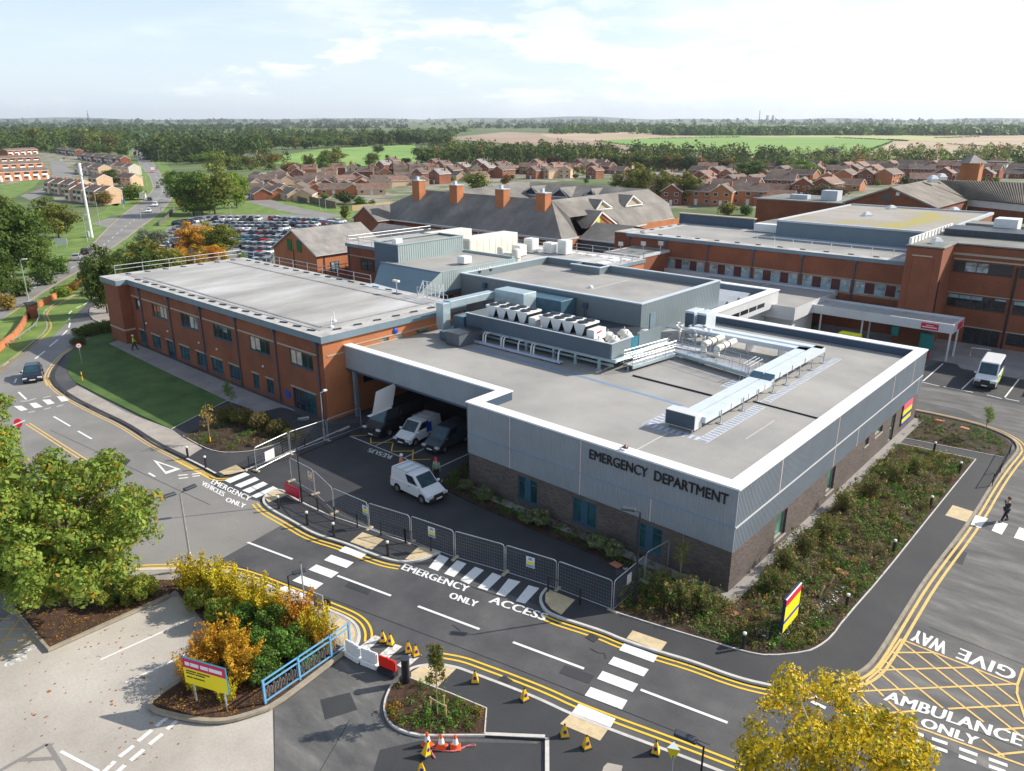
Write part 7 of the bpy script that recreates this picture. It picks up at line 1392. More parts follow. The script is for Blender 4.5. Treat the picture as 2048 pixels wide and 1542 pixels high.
p = on(611, 1221); t = thing('sign_pole', 'bare grey pole beside the black lamp at the crossing', 'pole', p); part('pole', 'galv', t, lambda q: q.cyl(p.x, p.y, p.z, p.z+3.0, .04, 8)); part('cap', 'steel_dark', t, lambda q: q.cyl(p.x, p.y, p.z+3.0, p.z+3.05, .05, 8))
p = Vector((4.69, -14.37, .13)); t = thing('road_sign', 'yellow triangular sign plate on a pole at the bottom edge', 'road sign', p); part('pole', 'galv', t, lambda q: q.cyl(p.x, p.y, p.z, p.z+2.0, .04, 8)); c0 = Vector((4.69, -14.37, 2.2)); d = (CAM-c0).to_2d().normalized(); s_ = Vector((-d.y, d.x, 0)); 
part('plate', 'sign_yellow', t, lambda q: q.face([Vector((p.x, p.y, 2.4))+s_*.26, Vector((p.x, p.y, 2.4))-s_*.26, Vector((p.x, p.y, 1.8))])); part('top_plate', 'gutter', t, lambda q: q.face([Vector((p.x, p.y, 2.42))+s_*.26, Vector((p.x, p.y, 2.42))-s_*.26, Vector((p.x, p.y, 2.42))+Vector((d.x, d.y, 0))*-.4]))
# blue ornamental railing
Q = [W(*q, z=.2) for q in ((531, 1407),(600, 1359),(663, 1315),(700, 1288))]; t = thing('blue_railing', 'light blue ornamental railing at the back of the hedge bed', 'railing', Q[0])
for q_ in Q: part('post', 'rail_blue', t, lambda q: q.box(q_.x-.05, q_.y-.05, q_.z, q_.x+.05, q_.y+.05, q_.z+1.3))
for a, b in zip(Q, Q[1:]):
 part('rail', 'rail_blue', t, lambda q: [q.beam(a+Vector((0, 0, z)), b+Vector((0, 0, z)), .06, .06) for z in (.14, 1.02, 1.3)]); L = (b-a).length; n = int(L/.16); rr = random.Random(5)
 part('scrollwork', 'galv', t, lambda q: [q.tube([a.lerp(b, (k+.5+.28*math.cos(j*.785))/n)+Vector((0, 0, .55+.36*math.sin(j*.785)*(.6+.4*(k % 2)))) for j in range(9)], .012, 3, cap=False) for k in range(n)])
# water-filled barriers
for a, b, m_, lb in (((694, 1309),(722, 1326), 'barrier_white', 'white plastic barrier at the left of the closed entrance'),((724, 1326),(757, 1339), 'barrier_white', 'white plastic barrier in the middle of the closed entrance'),((759, 1341),(793, 1356), 'barrier_red', 'red plastic barrier at the right of the closed entrance')):
 A, B2 = W(*a), W(*b); t = thing('road_barrier', lb, 'barrier', A, 'plastic barriers across the closed entrance'); U = lambda z: Vector((0, 0, z))
 part('body', m_, t, lambda q: q.beam(A+U(.95), B2+U(.95), .16, .6).bevel(.05, 2)); part('base', m_ if m_ == 'barrier_white' else 'plastic_dark', t, lambda q: q.beam(A+U(.36), B2+U(.36), .42, .34).bevel(.06, 2)); part('cap', m_, t, lambda q: q.cyl(A.x*.5+B2.x*.5, A.y*.5+B2.y*.5, .95, 1.0, .06, 8))
# cones
K1 = thing('no_parking_cone', 'x', 'cone', (0, 0, 0), 'yellow no-waiting cones', local=True)
part('body', 'cone_yellow', K1, lambda q: [q.face([(-.2*a, -.17*b, .08) for a, b in ((1, 1),(-1, 1),(-1, -1),(1, -1))])]+[q.face([(.2*a0, .17*b0, .08),(.2*a1, .17*b1, .08),(.05*a1, .04*b1, .72),(.05*a0, .04*b0, .72)]) for (a0, b0),(a1, b1) in (((-1, -1),(1, -1)),((1, -1),(1, 1)),((1, 1),(-1, 1)),((-1, 1),(-1, -1)))]); part('base', 'plastic_dark', K1, lambda q: q.box(-.25, -.22, 0, .25, .22, .08).bevel(.02, 1)); part('handle', 'black', K1, lambda q: q.box(-.04, -.03, .72, .04, .03, .8))
part('symbol', 'cone_mark', K1, lambda q: [q.face([(.1*math.cos(k*.785), -.132+.10*math.sin(k*.785)*.19, .36+.11*math.sin(k*.785)) for k in range(8)]), q.face([(.1*math.cos(k*.785), .132-.10*math.sin(k*.785)*.19, .36+.11*math.sin(k*.785)) for k in range(8)])])
freeze(K1); K1.scale = (.84, .84, .84)
yc = [((766, 1283), 'leftmost of the yellow cones on the side zebra', .3),((781, 1289), 'second yellow cone from the left on the side zebra', -.3),((817, 1304), 'third yellow cone from the left on the side zebra', .2),((832, 1311), 'rightmost yellow cone on the side zebra', .5),((950, 1364), 'yellow cone on the island kerb near the slim tree', 0),((1049, 1399), 'yellow cone on the kerb half-way along the island', .6),((1129, 1472), 'yellow cone at the left corner of the lower buff paving', .1),((1173, 1495), 'yellow cone right below the lower buff paving', .4),((851, 1513), 'yellow cone tilted against the orange cones', .9),((843, 1548), 'yellow cone cut off by the bottom edge', .2),((1311, 1506), 'yellow cone beside the yellow triangle sign', -.4)]
for i, (px, lb, rz) in enumerate(yc):
 p = W(*px, z=.02 if i in (0, 1, 2, 3, 8, 9) else .13); r_ = YAW+rz+.1 if True else 0
 if i == 0: K1.location = p; K1.rotation_euler.z = -YAW; K1['label'] = lb
 else: t = dup(K1, p, -YAW+rz, lb, sc=.84)
 if i == 8: t.rotation_euler.y = .3; t.location.z += .06
K2 = thing('traffic_cone', 'x', 'cone', (0, 0, 0), 'orange traffic cones', local=True)
part('body', 'cone_orange', K2, lambda q: q.lathe([(.19, .05),(.15, .25)], 16)+[] if False else q.lathe([(.19, .05),(.045, .75),(.02, .76)], 16)); part('base', 'cone_orange', K2, lambda q: q.box(-.25, -.25, 0, .25, .25, .05).bevel(.02, 1)); part('reflective_sleeve', 'sign_white', K2, lambda q: q.lathe([(.152, .26),(.09, .56)], 16)); freeze(K2); K2.scale = (.9, .9, .9)
for i, (px, lb) in enumerate((((855, 1490), 'leftmost orange and white cone at the island kerb'),((883, 1494), 'middle orange and white cone at the island kerb'),((911, 1495), 'rightmost orange and white cone at the island kerb'))):
 p = W(*px, z=.03)
 if i == 0: K2.location = p; K2['label'] = lb
 else: dup(K2, p, .4*i, lb, sc=.9)
t = thing('rope', 'loose pink-red rope lying on the asphalt by the orange cones', 'rope', W(900, 1500, z=.05)); rp_ = smooth([W(*q, z=.06) for q in ((858, 1494),(880, 1497),(903, 1504),(922, 1499),(935, 1490),(952, 1488),(950, 1492),(930, 1492),(920, 1497),(906, 1503),(872, 1500),(861, 1498),(866, 1512),(871, 1518),(868, 1510),(860, 1500))], 2)
part('rope', 'rope', t, lambda q: q.tube(rp_, .022, 5))
for px, sx, lb in (((1604, 1101), .34, 'flat reddish slab stone in the bed beside the lit wall'),((1460, 1224), .42, 'pale red slab stone in the bed below the building corner'),((1683, 1143), .4, 'orange slab stone half-way along the big bed'),((1879, 841), .4, 'pale red slab stone in the upper planting bed'),((1929, 856), .4, 'long pale stone in the upper planting bed'),((1232, 1129), .38, 'buff stone in the shaded bed by the fence corner')):
 p = W(*px, z=.16); t = thing('slab_stone', lb, 'stone', p); part('slab', 'terracotta', t, lambda q: q.prism([(p.x-sx, p.y-.2),(p.x+sx*.8, p.y-.3),(p.x+sx, p.y+.2),(p.x-sx*.7, p.y+.25)], p.z-.02, p.z+.05).bevel(.02, 1))
for px, lb in (((1637, 1195), 'nearer short timber stake in the big bed'),((1657, 1172), 'farther short timber stake in the big bed')):
 p = W(*px, z=.15); t = thing('timber_stake', lb, 'stake', p, 'short timber stakes in the big bed'); part('stake', 'timber', t, lambda q: q.tube([p, p+Vector((.15, .25, .7))], .06, 6)); part('tip', 'black', t, lambda q: q.tube([p, p+Vector((0, 0, .15))], .065, 6))
# bins and covers by the canopy
for px, lb, m_, sz in (((1700, 668), 'yellow covered cage under the entrance canopy', 'yellow_cover', (2.4, 1.4, 2.1)),((1852, 686), 'teal cupboard against the brick wall under the canopy end', 'teal_bin', (1.4, .6, 2.2)),((1788, 676), 'small teal box on the canopy post', 'teal_bin', (.8, .4, 1.2)),((1848, 700), 'low red bin below the teal cupboard', 'red_bin', (1.2, .7, 1.0))):
 p = W(*px, z=1.0 if m_ != 'yellow_cover' else 2.0); t = thing('cabinet', lb, 'cabinet', (p.x, p.y, 0)); part('body', m_, t, lambda q: q.box(p.x-sz[0]/2, p.y-sz[1]/2, 0 if sz[2] > 1.3 or sz[2] == 1.0 else 1.3, p.x+sz[0]/2, p.y+sz[1]/2, sz[2] if sz[2] != 1.2 else 2.5).bevel(.06, 1)); part('feet', 'plastic_dark', t, lambda q: q.box(p.x-sz[0]/2+.1, p.y-sz[1]/2+.1, -.0, p.x+sz[0]/2-.1, p.y+sz[1]/2-.1, .03))
p = W(1960, 724, z=.1); t = thing('hoop_rail', 'low white hoop rail on the paving left of the minibus', 'railing', p); a, b = W(1940, 712, z=.1), W(1978, 716, z=.1); part('hoop', 'white_metal', t, lambda q: q.tube([a, a+Vector((0, 0, 1)), b+Vector((0, 0, 1)), b], .05, 6))
# ---------------------------------------------------------------- vegetation
import numpy as np
def leafmesh(name, pts, nrm, size, rs, mats, mi=None, asp=.62):
 """one small pointed face per leaf"""
 n = len(pts); pts = np.asarray(pts, float); nrm = np.asarray(nrm, float)+rs.normal(0, .55, (n, 3)); nrm /= np.linalg.norm(nrm, axis=1)[:, None]+1e-9
 a = np.cross(nrm, rs.normal(0, 1, (n, 3))); a /= np.linalg.norm(a, axis=1)[:, None]+1e-9; b = np.cross(nrm, a)
 s = (np.asarray(size)*rs.lognormal(-.05, .38, n))[:, None]/2
 v = np.stack([pts-a*s, pts+b*s*asp+nrm*s*.15, pts+a*s, pts-b*s*asp+nrm*s*.15], 1).reshape(-1, 3)
 me = bpy.data.meshes.new(name); me.vertices.add(4*n); me.vertices.foreach_set('co', v.ravel()); me.loops.add(4*n); me.loops.foreach_set('vertex_index', np.arange(4*n)); me.polygons.add(n); me.polygons.foreach_set('loop_start', np.arange(0, 4*n, 4)); me.polygons.foreach_set('loop_total', np.full(n, 4))
 for m in mats: me.materials.append(M[m])
 if mi is not None: me.polygons.foreach_set('material_index', np.asarray(mi, int))
 me.update(); me.validate(); return me
def clumps(n, rs, rx, rz, z0, cr, flat=1.0, shape='round'):
 out = []
 while len(out) < n:
  p = rs.uniform(-1, 1, 3)
  if shape == 'round' and p@p > 1: continue
  if shape == 'cone' and (p[0]**2+p[1]**2)**.5 > (1-p[2])/2: continue
  if shape == 'oval' and (p[0]**2+p[1]**2)/(1-.35*p[2]) + p[2]**2 > 1: continue
  k = .35+.65*rs.random(); q = p*(k**.3) if shape != 'cone' else p
  out.append((q[0]*rx, q[1]*rx, z0+(q[2]+1)*rz, cr*rs.uniform(.7, 1.25)))
 return np.array(out)
def crownpts(cl, n, rs, fill=.25, zf=.9):
 w = cl[:, 3]**2; idx = rs.choice(len(cl), n, p=w/w.sum()); d = rs.normal(0, 1, (n, 3)); d[:, 2] = d[:, 2]*zf+.25; d /= np.linalg.norm(d, axis=1)[:, None]
 r = cl[idx, 3]*np.where(rs.random(n) < fill, rs.uniform(.2, .9, n), rs.uniform(.82, 1.12, n)); r = r[:, None]
 return cl[idx, :3]+d*r*np.array([1, 1, .8]), d
def limbs(cl, rs, h0, tr, k=9, seg=4, top=None):
 q = MB(); top = top or cl[:, 2].max()*.75
 q.tube([(0, 0, -.3*tr*4),(0.0, 0, h0*.5),(tr*.4, -tr*.3, h0),(0, tr*.3, top)], tr, 7, r2=tr*.22)
 for c in cl[rs.choice(len(cl), min(k, len(cl)), replace=False)]:
  z = h0*.75+rs.random()*max(.1, (top-h0)*.6); b = (c[0]*.45, c[1]*.45, z+(c[2]-z)*.55); q.tube([(0, 0, z), b, (c[0], c[1], c[2])], tr*.42, 5, r2=tr*.08)
 return q
def add(name, me, parent):
 o = bpy.data.objects.new(name, me); C.objects.link(o); o.parent = parent; return o
def proto_tree(seed, nm, leaf, n, ls, rx=.34, rz=.36, z0=.24, cr=.13, nc=26, shape='round', trunk='bark', tr=.022, h0=.25, core=True):
 rs = np.random.RandomState(seed); t = thing(nm, 'x', 'tree', (0, 0, 0), local=True)
 cl = clumps(nc, rs, rx-cr*.6, rz-cr*.5, z0+cr*.3, cr, shape=shape); pts, nr = crownpts(cl, n, rs, fill=.12)
 if core:                                 # leaf sprays deeper in keep the crown from being see-through
  p2, n2 = crownpts(cl*np.array([.72, .72, 1, .9]), n//3, rs, fill=.5); pts = np.concatenate([pts, p2]); nr = np.concatenate([nr, n2]); sz = np.concatenate([np.full(n, ls), np.full(len(p2), ls*1.7)])
 else: sz = np.full(n, ls)
 add('crown', leafmesh('crown', pts, nr, sz, rs, [leaf]), t); limbs(cl, rs, h0, tr, k=6).build('trunk', trunk, t)
 return freeze(t)
def place_tree(pr, first, loc, h, w_, rz, label, group=None, leaf=None, cat='tree'):
 base = [m_ for m_ in PLEAF if False]
 if pr.name not in first: t = pr; first[pr.name] = 1; t.location = loc; t.rotation_euler.z = rz; t.scale = (w_, w_, h); t['label'] = label
 else: t = dup(pr, loc, rz, label, sc=(w_, w_, h))
 if group: t['group'] = group
 t['category'] = cat
 if leaf:
  for o in t.children:
   if o.name.startswith('crown'): o.material_slots[0].link = 'OBJECT'; o.material_slots[0].material = M[leaf]
 return t
PLEAF = []; FIRST = {}
# small-scale prototypes for the distance (unit height)
TF = [proto_tree(s, 'tree', 'leaf_mid', 1500, .052, nc=22+3*s, rx=.44+.03*(s % 3), rz=.47, z0=.03, cr=.15-.01*(s % 2), tr=.014) for s in range(1, 6)]
TO = [proto_tree(20+s, 'tree', 'leaf_mid', 1300, .045, nc=26, rx=.26, rz=.47, z0=.04, cr=.11, shape='oval', tr=.014) for s in range(2)]
TC = [proto_tree(30, 'conifer', 'leaf_dark', 1200, .045, nc=34, rx=.24, rz=.5, z0=.02, cr=.075, shape='cone')]
TB = [proto_tree(40+s, 'bush', 'leaf_mid', 1300, .07, nc=20, rx=.5, rz=.5, z0=-.05, cr=.24, tr=.03, h0=.1) for s in range(2)]
NT = [proto_tree(50+s, 'tree', 'leaf_mid', 6500, .028, nc=60, rx=.44, rz=.46, z0=.05, cr=.105, tr=.016) for s in range(3)]
rt_ = random.Random(5)
LAB = {'leaf_dark': 'dark green', 'leaf_mid': 'mid green', 'leaf_olive': 'olive green', 'leaf_light': 'light green', 'leaf_gold': 'golden yellow', 'leaf_orange': 'orange', 'leaf_copper': 'dark copper red', 'leaf_rust': 'rusty brown', 'leaf_grey': 'grey green', 'leaf_brown': 'brown green', 'leaf_fresh': 'fresh green'}
def T(px, pb, pt, w_, leaf, kind='f', label=None, group=None):
 p = W(px, pb); dep = (p-CAM).dot(FW); h = (pb-pt)*dep/FPX*1.03; wd = w_*dep/FPX*(1.18 if kind == 'n' else 1)
 ps = {'f': TF, 'o': TO, 'c': TC, 'b': TB, 'n': NT}[kind]; pr = rt_.choice(ps); unit = {'f': .86, 'o': .56, 'c': .5, 'b': 1.1, 'n': .86}[kind]
 return place_tree(pr, FIRST, (p.x, p.y, p.z-.2), h, wd/unit, rt_.random()*6.3, label or (LAB[leaf]+' tree '+(group or '')), group, leaf, 'bush' if kind == 'b' else 'tree')
# trees that can be told apart
for a in ((388, 430, 328, 100, 'leaf_mid', 'n', 'large dark green tree nearest the car park beside the main road'),(430, 428, 322, 92, 'leaf_olive', 'n', 'tall olive tree in the middle of the roadside clump'),(474, 416, 332, 60, 'leaf_light', 'n', 'lime and gold tree at the right of the roadside clump'),(357, 405, 330, 50, 'leaf_mid', 'n', 'green tree at the left of the roadside clump'),(405, 430, 378, 70, 'leaf_mid', 'n', 'low spreading green tree under the roadside clump'),
 (362, 415, 385, 26, 'leaf_gold', 'b', 'small golden bush at the foot of the roadside clump'),(222, 372, 336, 46, 'leaf_mid', 'n', 'round green garden tree among the estate houses'),(268, 400, 360, 60, 'leaf_light', 'b', 'light green garden hedge clump beside the main road'),(206, 412, 377, 44, 'leaf_rust', 'n', 'rusty brown tree in front of the estate gables'),(243, 402, 378, 30, 'leaf_mid', 'b', 'dark green bush left of the garden hedge clump'),
 (30, 560, 395, 130, 'leaf_mid', 'n', 'big olive-green tree at the left edge above the main road'),(62, 538, 398, 96, 'leaf_mid', 'n', 'big dark tree beside the estate green'),(118, 476, 388, 88, 'leaf_olive', 'n', 'green tree shading the grass left of the mast'),(85, 548, 470, 58, 'leaf_mid', 'n', 'dark lower tree behind the roadside bank'),(10, 600, 480, 60, 'leaf_mid', 'n', 'tree at the left edge above the grass bank'),(12, 470, 385, 80, 'leaf_olive', 'n', 'olive tree at the left edge behind the big trees'),
 (45, 592, 545, 60, 'leaf_mid', 'b', 'green shrub on the bank by the lamp column'),(90, 570, 520, 60, 'leaf_mid', 'b', 'grey green shrub mid-way along the bank'),(120, 548, 505, 50, 'leaf_mid', 'b', 'green shrub at the end of the bank'),(15, 620, 575, 50, 'leaf_rust', 'b', 'rusty shrub on the bank at the left edge'),
 (120, 595, 566, 42, 'leaf_light', 'b', 'round yellow-green shrub at the brick gate wall'),(136, 592, 567, 26, 'leaf_gold', 'b', 'small golden shrub beside the round yellow-green one'),(150, 582, 557, 28, 'leaf_rust', 'b', 'small rusty shrub at the brick gate wall'),
 (205, 600, 492, 70, 'leaf_dark', 'n', 'dark leafy tree against the left end of the brick wing'),(245, 565, 488, 76, 'leaf_mid', 'n', 'green and gold tree just behind the wing roof corner'),(290, 545, 470, 60, 'leaf_olive', 'n', 'olive tree behind the wing roof rail'),(330, 540, 487, 44, 'leaf_gold', 'n', 'golden tree behind the wing roof rail'),(362, 535, 484, 42, 'leaf_orange', 'n', 'bright orange tree behind the wing roof rail'),(268, 550, 495, 40, 'leaf_gold', 'n', 'gold flecked tree left of the olive one'),
 (335, 572, 474, 84, 'leaf_olive', 'n', 'broad olive-gold tree behind the wing roof'),(215, 628, 476, 84, 'leaf_mid', 'n', 'tall green tree rising behind the wing tower'),(392, 562, 482, 60, 'leaf_gold', 'n', 'broad golden tree behind the wing roof rail'),(300, 580, 482, 70, 'leaf_mid', 'n', 'green tree between the olive and golden trees'),
 (428, 528, 480, 44, 'leaf_orange', 'n', 'orange tree below the round green tree'),(390, 505, 436, 72, 'leaf_gold', 'n', 'gold-topped tree in front of the car park'),(446, 510, 441, 78, 'leaf_olive', 'n', 'rounded olive tree in front of the car park'),(415, 500, 438, 60, 'leaf_olive', 'n', 'tree between the gold-topped and rounded trees'),(450, 533, 496, 20, 'leaf_gold', 'b', 'small golden shrub right of the orange tree'),(485, 522, 500, 26, 'leaf_light', 'b', 'small light green shrub at the car park corner'),(305, 500, 450, 60, 'leaf_grey', 'n', 'grey green willow between road and car park'),(350, 545, 500, 36, 'leaf_orange', 'b', 'orange shrub behind the wing roof rail'),
 (693, 445, 402, 26, 'leaf_olive', 'o', 'slender olive tree in front of the slate roofs'),(690, 408, 378, 50, 'leaf_dark', 'f', 'dark tree at the end of the bungalow fence'),(720, 408, 384, 34, 'leaf_fresh', 'c', 'pointed green conifer beyond the fence'),(745, 410, 392, 20, 'leaf_fresh', 'c', 'small pointed conifer beside the orange fence'),(650, 398, 384, 26, 'leaf_mid', 'b', 'dark garden bush behind the timber fence'),
 (1272, 400, 320, 66, 'leaf_olive', 'n', 'tall olive tree behind the slate roofs'),(1240, 378, 345, 50, 'leaf_olive', 'n', 'smaller olive tree left of the tall one'),(1328, 404, 334, 56, 'leaf_olive', 'n', 'golden olive tree between two tall trees'),(1378, 408, 341, 66, 'leaf_olive', 'n', 'broad golden olive tree right of the slate roofs'),(1500, 368, 318, 74, 'leaf_mid', 'n', 'fresh green tree before the long wood'),(1455, 430, 398, 46, 'leaf_olive', 'b', 'yellow-green shrub behind the flat roofs'),(1490, 430, 403, 36, 'leaf_mid', 'b', 'green shrub behind the flat roofs'),
 (1655, 405, 362, 84, 'leaf_brown', 'n', 'brown bare-twigged tree among the right-hand roofs'),(1603, 365, 318, 60, 'leaf_light', 'n', 'bright green tree before the right-hand estate'),(1722, 340, 317, 32, 'leaf_orange', 'n', 'orange autumn tree among the right-hand woods'),(1106, 338, 312, 38, 'leaf_copper', 'n', 'dark copper beech among the estate houses'),(902, 290, 277, 18, 'leaf_orange', 'f', 'small orange tree on the wood edge'),(1940, 350, 328, 26, 'leaf_dark', 'n', 'dark round tree in the field corner'),(1885, 312, 296, 24, 'leaf_dark', 'f', 'dark hedge tree in the tan field'),
 (1636, 318, 296, 26, 'leaf_dark', 'f', 'dark round tree at the green field edge'),(1660, 322, 290, 40, 'leaf_grey', 'o', 'grey leafless tree at the green field edge'),(1694, 325, 304, 30, 'leaf_dark', 'f', 'dark tree right of the grey one'),(548, 330, 304, 34, 'leaf_rust', 'f', 'rusty tree on the meadow edge'),(590, 350, 318, 54, 'leaf_rust', 'f', 'broad russet tree by the bungalows'),(618, 335, 303, 26, 'leaf_olive', 'f', 'olive tree on the meadow'),(647, 345, 305, 36, 'leaf_mid', 'f', 'round dark tree left of the big meadow tree'),(668, 335, 288, 58, 'leaf_olive', 'f', 'big olive tree in the middle of the meadow'),(678, 345, 318, 30, 'leaf_mid', 'f', 'mid green tree under the big meadow tree'),(703, 345, 318, 10, 'leaf_gold', 'o', 'narrow golden tree right of the big meadow tree'),
 (742, 333, 300, 36, 'leaf_olive', 'f', 'olive tree in front of the green meadow'),(757, 306, 288, 26, 'leaf_dark', 'f', 'dark tree pair on the meadow'),(775, 328, 307, 14, 'leaf_mid', 'o', 'small tree on the green meadow'),(812, 330, 312, 26, 'leaf_dark', 'f', 'dark bush-like tree at the meadow corner'),(853, 333, 286, 62, 'leaf_mid', 'f', 'large round tree at the right meadow corner'),(953, 382, 338, 60, 'leaf_olive', 'f', 'olive tree before the red brick houses'),(718, 345, 325, 16, 'leaf_dark', 'o', 'dark narrow tree by the golden one'),(1012, 372, 345, 30, 'leaf_rust', 'f', 'brown green tree at the estate edge')): T(*a)
def belt(line_, top, step, wpx, leaves, group, kind='f', rows=1, dy=2.5, label=None, jit=.4):
 for r in range(rows):
  x = line_[0][0]+rt_.random()*step
  while x < line_[-1][0]:
   for (x0, y0),(x1, y1) in zip(line_, line_[1:]):
    if x0 <= x <= x1: y = y0+(y1-y0)*(x-x0)/(x1-x0)
   for (x0, y0),(x1, y1) in zip(top, top[1:]):
    if x0 <= x <= x1: tp = y0+(y1-y0)*(x-x0)/(x1-x0)
   lf = rt_.choice(leaves); yy = y-r*dy; ht = (y-tp); T(x+rt_.uniform(-jit, jit)*step, yy, yy-ht*rt_.uniform(.78, 1.05)*(1 if r else .8), wpx*rt_.uniform(.8, 1.2), lf, kind if rt_.random() < .85 else 'o', (label or LAB[lf]+' tree ')+group, group)
   x += step
DM = ['leaf_dark', 'leaf_mid', 'leaf_dark', 'leaf_mid', 'leaf_olive']
belt([(288, 322),(360, 316),(430, 306),(520, 303)], [(288, 268),(340, 262),(400, 258),(520, 263)], 17, 36, DM, 'in the wood right of the far road')
belt([(505, 303),(560, 300),(640, 297),(700, 293)], [(505, 260),(560, 258),(700, 262)], 15, 30, DM, 'in the wood edging the meadow', rows=1)
belt([(700, 293),(760, 290),(900, 290)], [(700, 262),(745, 250),(830, 247),(900, 264)], 14, 32, ['leaf_dark', 'leaf_dark', 'leaf_mid'], 'in the tall dark wood above the meadow')
belt([(0, 305),(120, 298),(232, 305)], [(0, 262),(60, 238),(110, 235),(160, 250),(232, 256)], 17, 44, DM, 'in the wood beyond the left estate')
belt([(165, 302),(235, 312),(262, 318)], [(165, 272),(262, 285)], 14, 26, ['leaf_mid', 'leaf_olive', 'leaf_brown'], 'between the estate and the far road', rows=1)
belt([(282, 310),(330, 322)], [(282, 268),(330, 282)], 14, 28, ['leaf_rust', 'leaf_gold', 'leaf_olive'], 'turning gold at the far road', rows=1)
belt([(345, 330),(430, 325)], [(345, 292),(430, 290)], 24, 26, ['leaf_light', 'leaf_mid'], 'standing clipped and round by the road', kind='n', rows=1)
belt([(430, 345),(500, 335),(560, 322)], [(430, 292),(500, 290),(560, 300)], 18, 34, ['leaf_mid', 'leaf_olive', 'leaf_brown'], 'above the roadside clump', rows=1)
belt([(865, 325),(1000, 322),(1120, 325),(1280, 340),(1420, 345),(1560, 348)], [(865, 276),(1010, 272),(1100, 284),(1250, 288),(1400, 298),(1560, 304)], 16, 36, DM+['leaf_olive', 'leaf_rust'], 'in the long belt before the fields')
belt([(1560, 345),(1700, 338),(1850, 332),(2080, 330)], [(1560, 302),(1700, 306),(1850, 305),(2080, 308)], 18, 36, ['leaf_mid', 'leaf_light', 'leaf_olive', 'leaf_dark', 'leaf_mid'], 'in the right-hand woods')
# far-off woods read as one mass
def woodmass(name, label, spots, leafs, seed, per=46, sz=.55):
 rs = np.random.RandomState(seed); P_ = []; N_ = []; S_ = []; I_ = []; leafs = [leafs] if isinstance(leafs, str) else leafs
 for (x, y, z, r, h) in spots:
  d = rs.normal(0, 1, (per, 3)); d[:, 2] = np.abs(d[:, 2])*.9; d /= np.linalg.norm(d, axis=1)[:, None]; P_.append(np.array([x, y, z])+d*np.array([r, r, h])*(1+.12*np.sin(d[:, :1]*9+x)*np.cos(d[:, 1:2]*8+y))); N_.append(d); S_.append(np.full(per, r*sz)); I_.append(np.full(per, rs.randint(len(leafs))))
 me = leafmesh(name, np.concatenate(P_), np.concatenate(N_), np.concatenate(S_), rs, leafs, np.concatenate(I_), asp=.9); o = bpy.data.objects.new(name, me); C.objects.link(o); tag(o, label, 'woodland', kind='stuff')
rs_ = random.Random(9)
def strip(s0, s1, r0, r1, n, hmin=9, hmax=15, gap=0):
 out = []
 while len(out) < n:
  s, r = rs_.uniform(s0, s1), rs_.uniform(r0, r1); p = fwd(s, r)
  if gap and math.sin(p.x*.0031+1.3)*math.sin(p.y*.0027+.6)+.35*math.sin(p.x*.011)*math.sin(p.y*.009) < gap: continue
  h = rs_.uniform(hmin, hmax); out.append((p.x, p.y, g(p.x, p.y)-1, h*rs_.uniform(.6, .9), h))
 return out
woodmass('distant_wood', 'long dark wood standing above the tan fields at the right', strip(1720, 1850, 330, 1500, 420, 13, 19)+strip(1850, 2100, 100, 1700, 260, 13, 18), 'leaf_mid', 1)
woodmass('distant_wood', 'low far woods receding towards the hazy horizon', strip(2300, 3200, -2400, 2600, 900, 10, 16, .05)+strip(3200, 5200, -4200, 4400, 900, 12, 20, .05)+strip(5200, 9000, -7000, 7000, 700, 18, 34, .1), 'leaf_dark', 2, per=26)
woodmass('distant_wood', 'dark far woods behind the left estate and the meadow trees', strip(1150, 2300, -1500, -120, 650, 9, 15, -.1)+strip(900, 1200, -900, -650, 90, 9, 14), 'leaf_mid', 3, per=34)
woodmass('hedgerow', 'dark hedgerows lining the tan and green fields', [(*q, g(q[0], q[1]), 2.2, 2.4) for a, b in (((1190, 283),(1320, 299)),((1320, 299),(1460, 310)),((1670, 276),(1780, 281)),((1780, 281),(1815, 283)),((1715, 311),(1785, 284)),((1870, 277),(1960, 274)),((1895, 289),(2048, 300)),((1300, 278),(1480, 275))) for k in range(60) for q in [tuple(W(a[0]+(b[0]-a[0])*k/60, a[1]+(b[1]-a[1])*k/60).xy)]], 'leaf_dark', 4, per=12)
def pxspots(x0, x1, ya, yb, n, h0, h1):
 out = []
 for i in range(n):
  x = rs_.uniform(x0, x1); f = rs_.random(); y = ya(x) if callable(ya) else ya; yc = yb(x) if callable(yb) else yb; p = W(x, y+(yc-y)*f); h = rs_.uniform(h0, h1); out.append((p.x, p.y, p.z-.5, h*rs_.uniform(.32, .5), h))
 return out
DK5 = ['leaf_dark', 'leaf_mid', 'leaf_dark', 'leaf_olive', 'leaf_mid', 'leaf_dark']
woodmass('wood', 'dense wood filling the slope right of the far road', pxspots(286, 525, 296, 324, 90, 15, 21)+pxspots(425, 575, 316, 342, 36, 8, 12), DK5, 11, 190, .24)
woodmass('wood', 'dense long wood between the estate and the fields', pxspots(860, 1570, lambda x: 298+(x-860)*.032, lambda x: 326+(x-860)*.034, 300, 11, 16), DK5, 12, 150, .25)
woodmass('wood', 'mixed woods and scrub beyond the right-hand roofs', pxspots(1560, 2080, 306, 338, 200, 7, 12), ['leaf_mid', 'leaf_light', 'leaf_olive', 'leaf_dark', 'leaf_mid', 'leaf_rust'], 13, 150, .26)
woodmass('wood', 'dark wood behind the left estate', pxspots(-20, 262, 284, 306, 90, 17, 24), DK5, 14, 170, .24)
woodmass('wood', 'dark wood along the top of the green meadow', pxspots(505, 905, 276, 293, 130, 15, 21), DK5, 15, 150, .25)
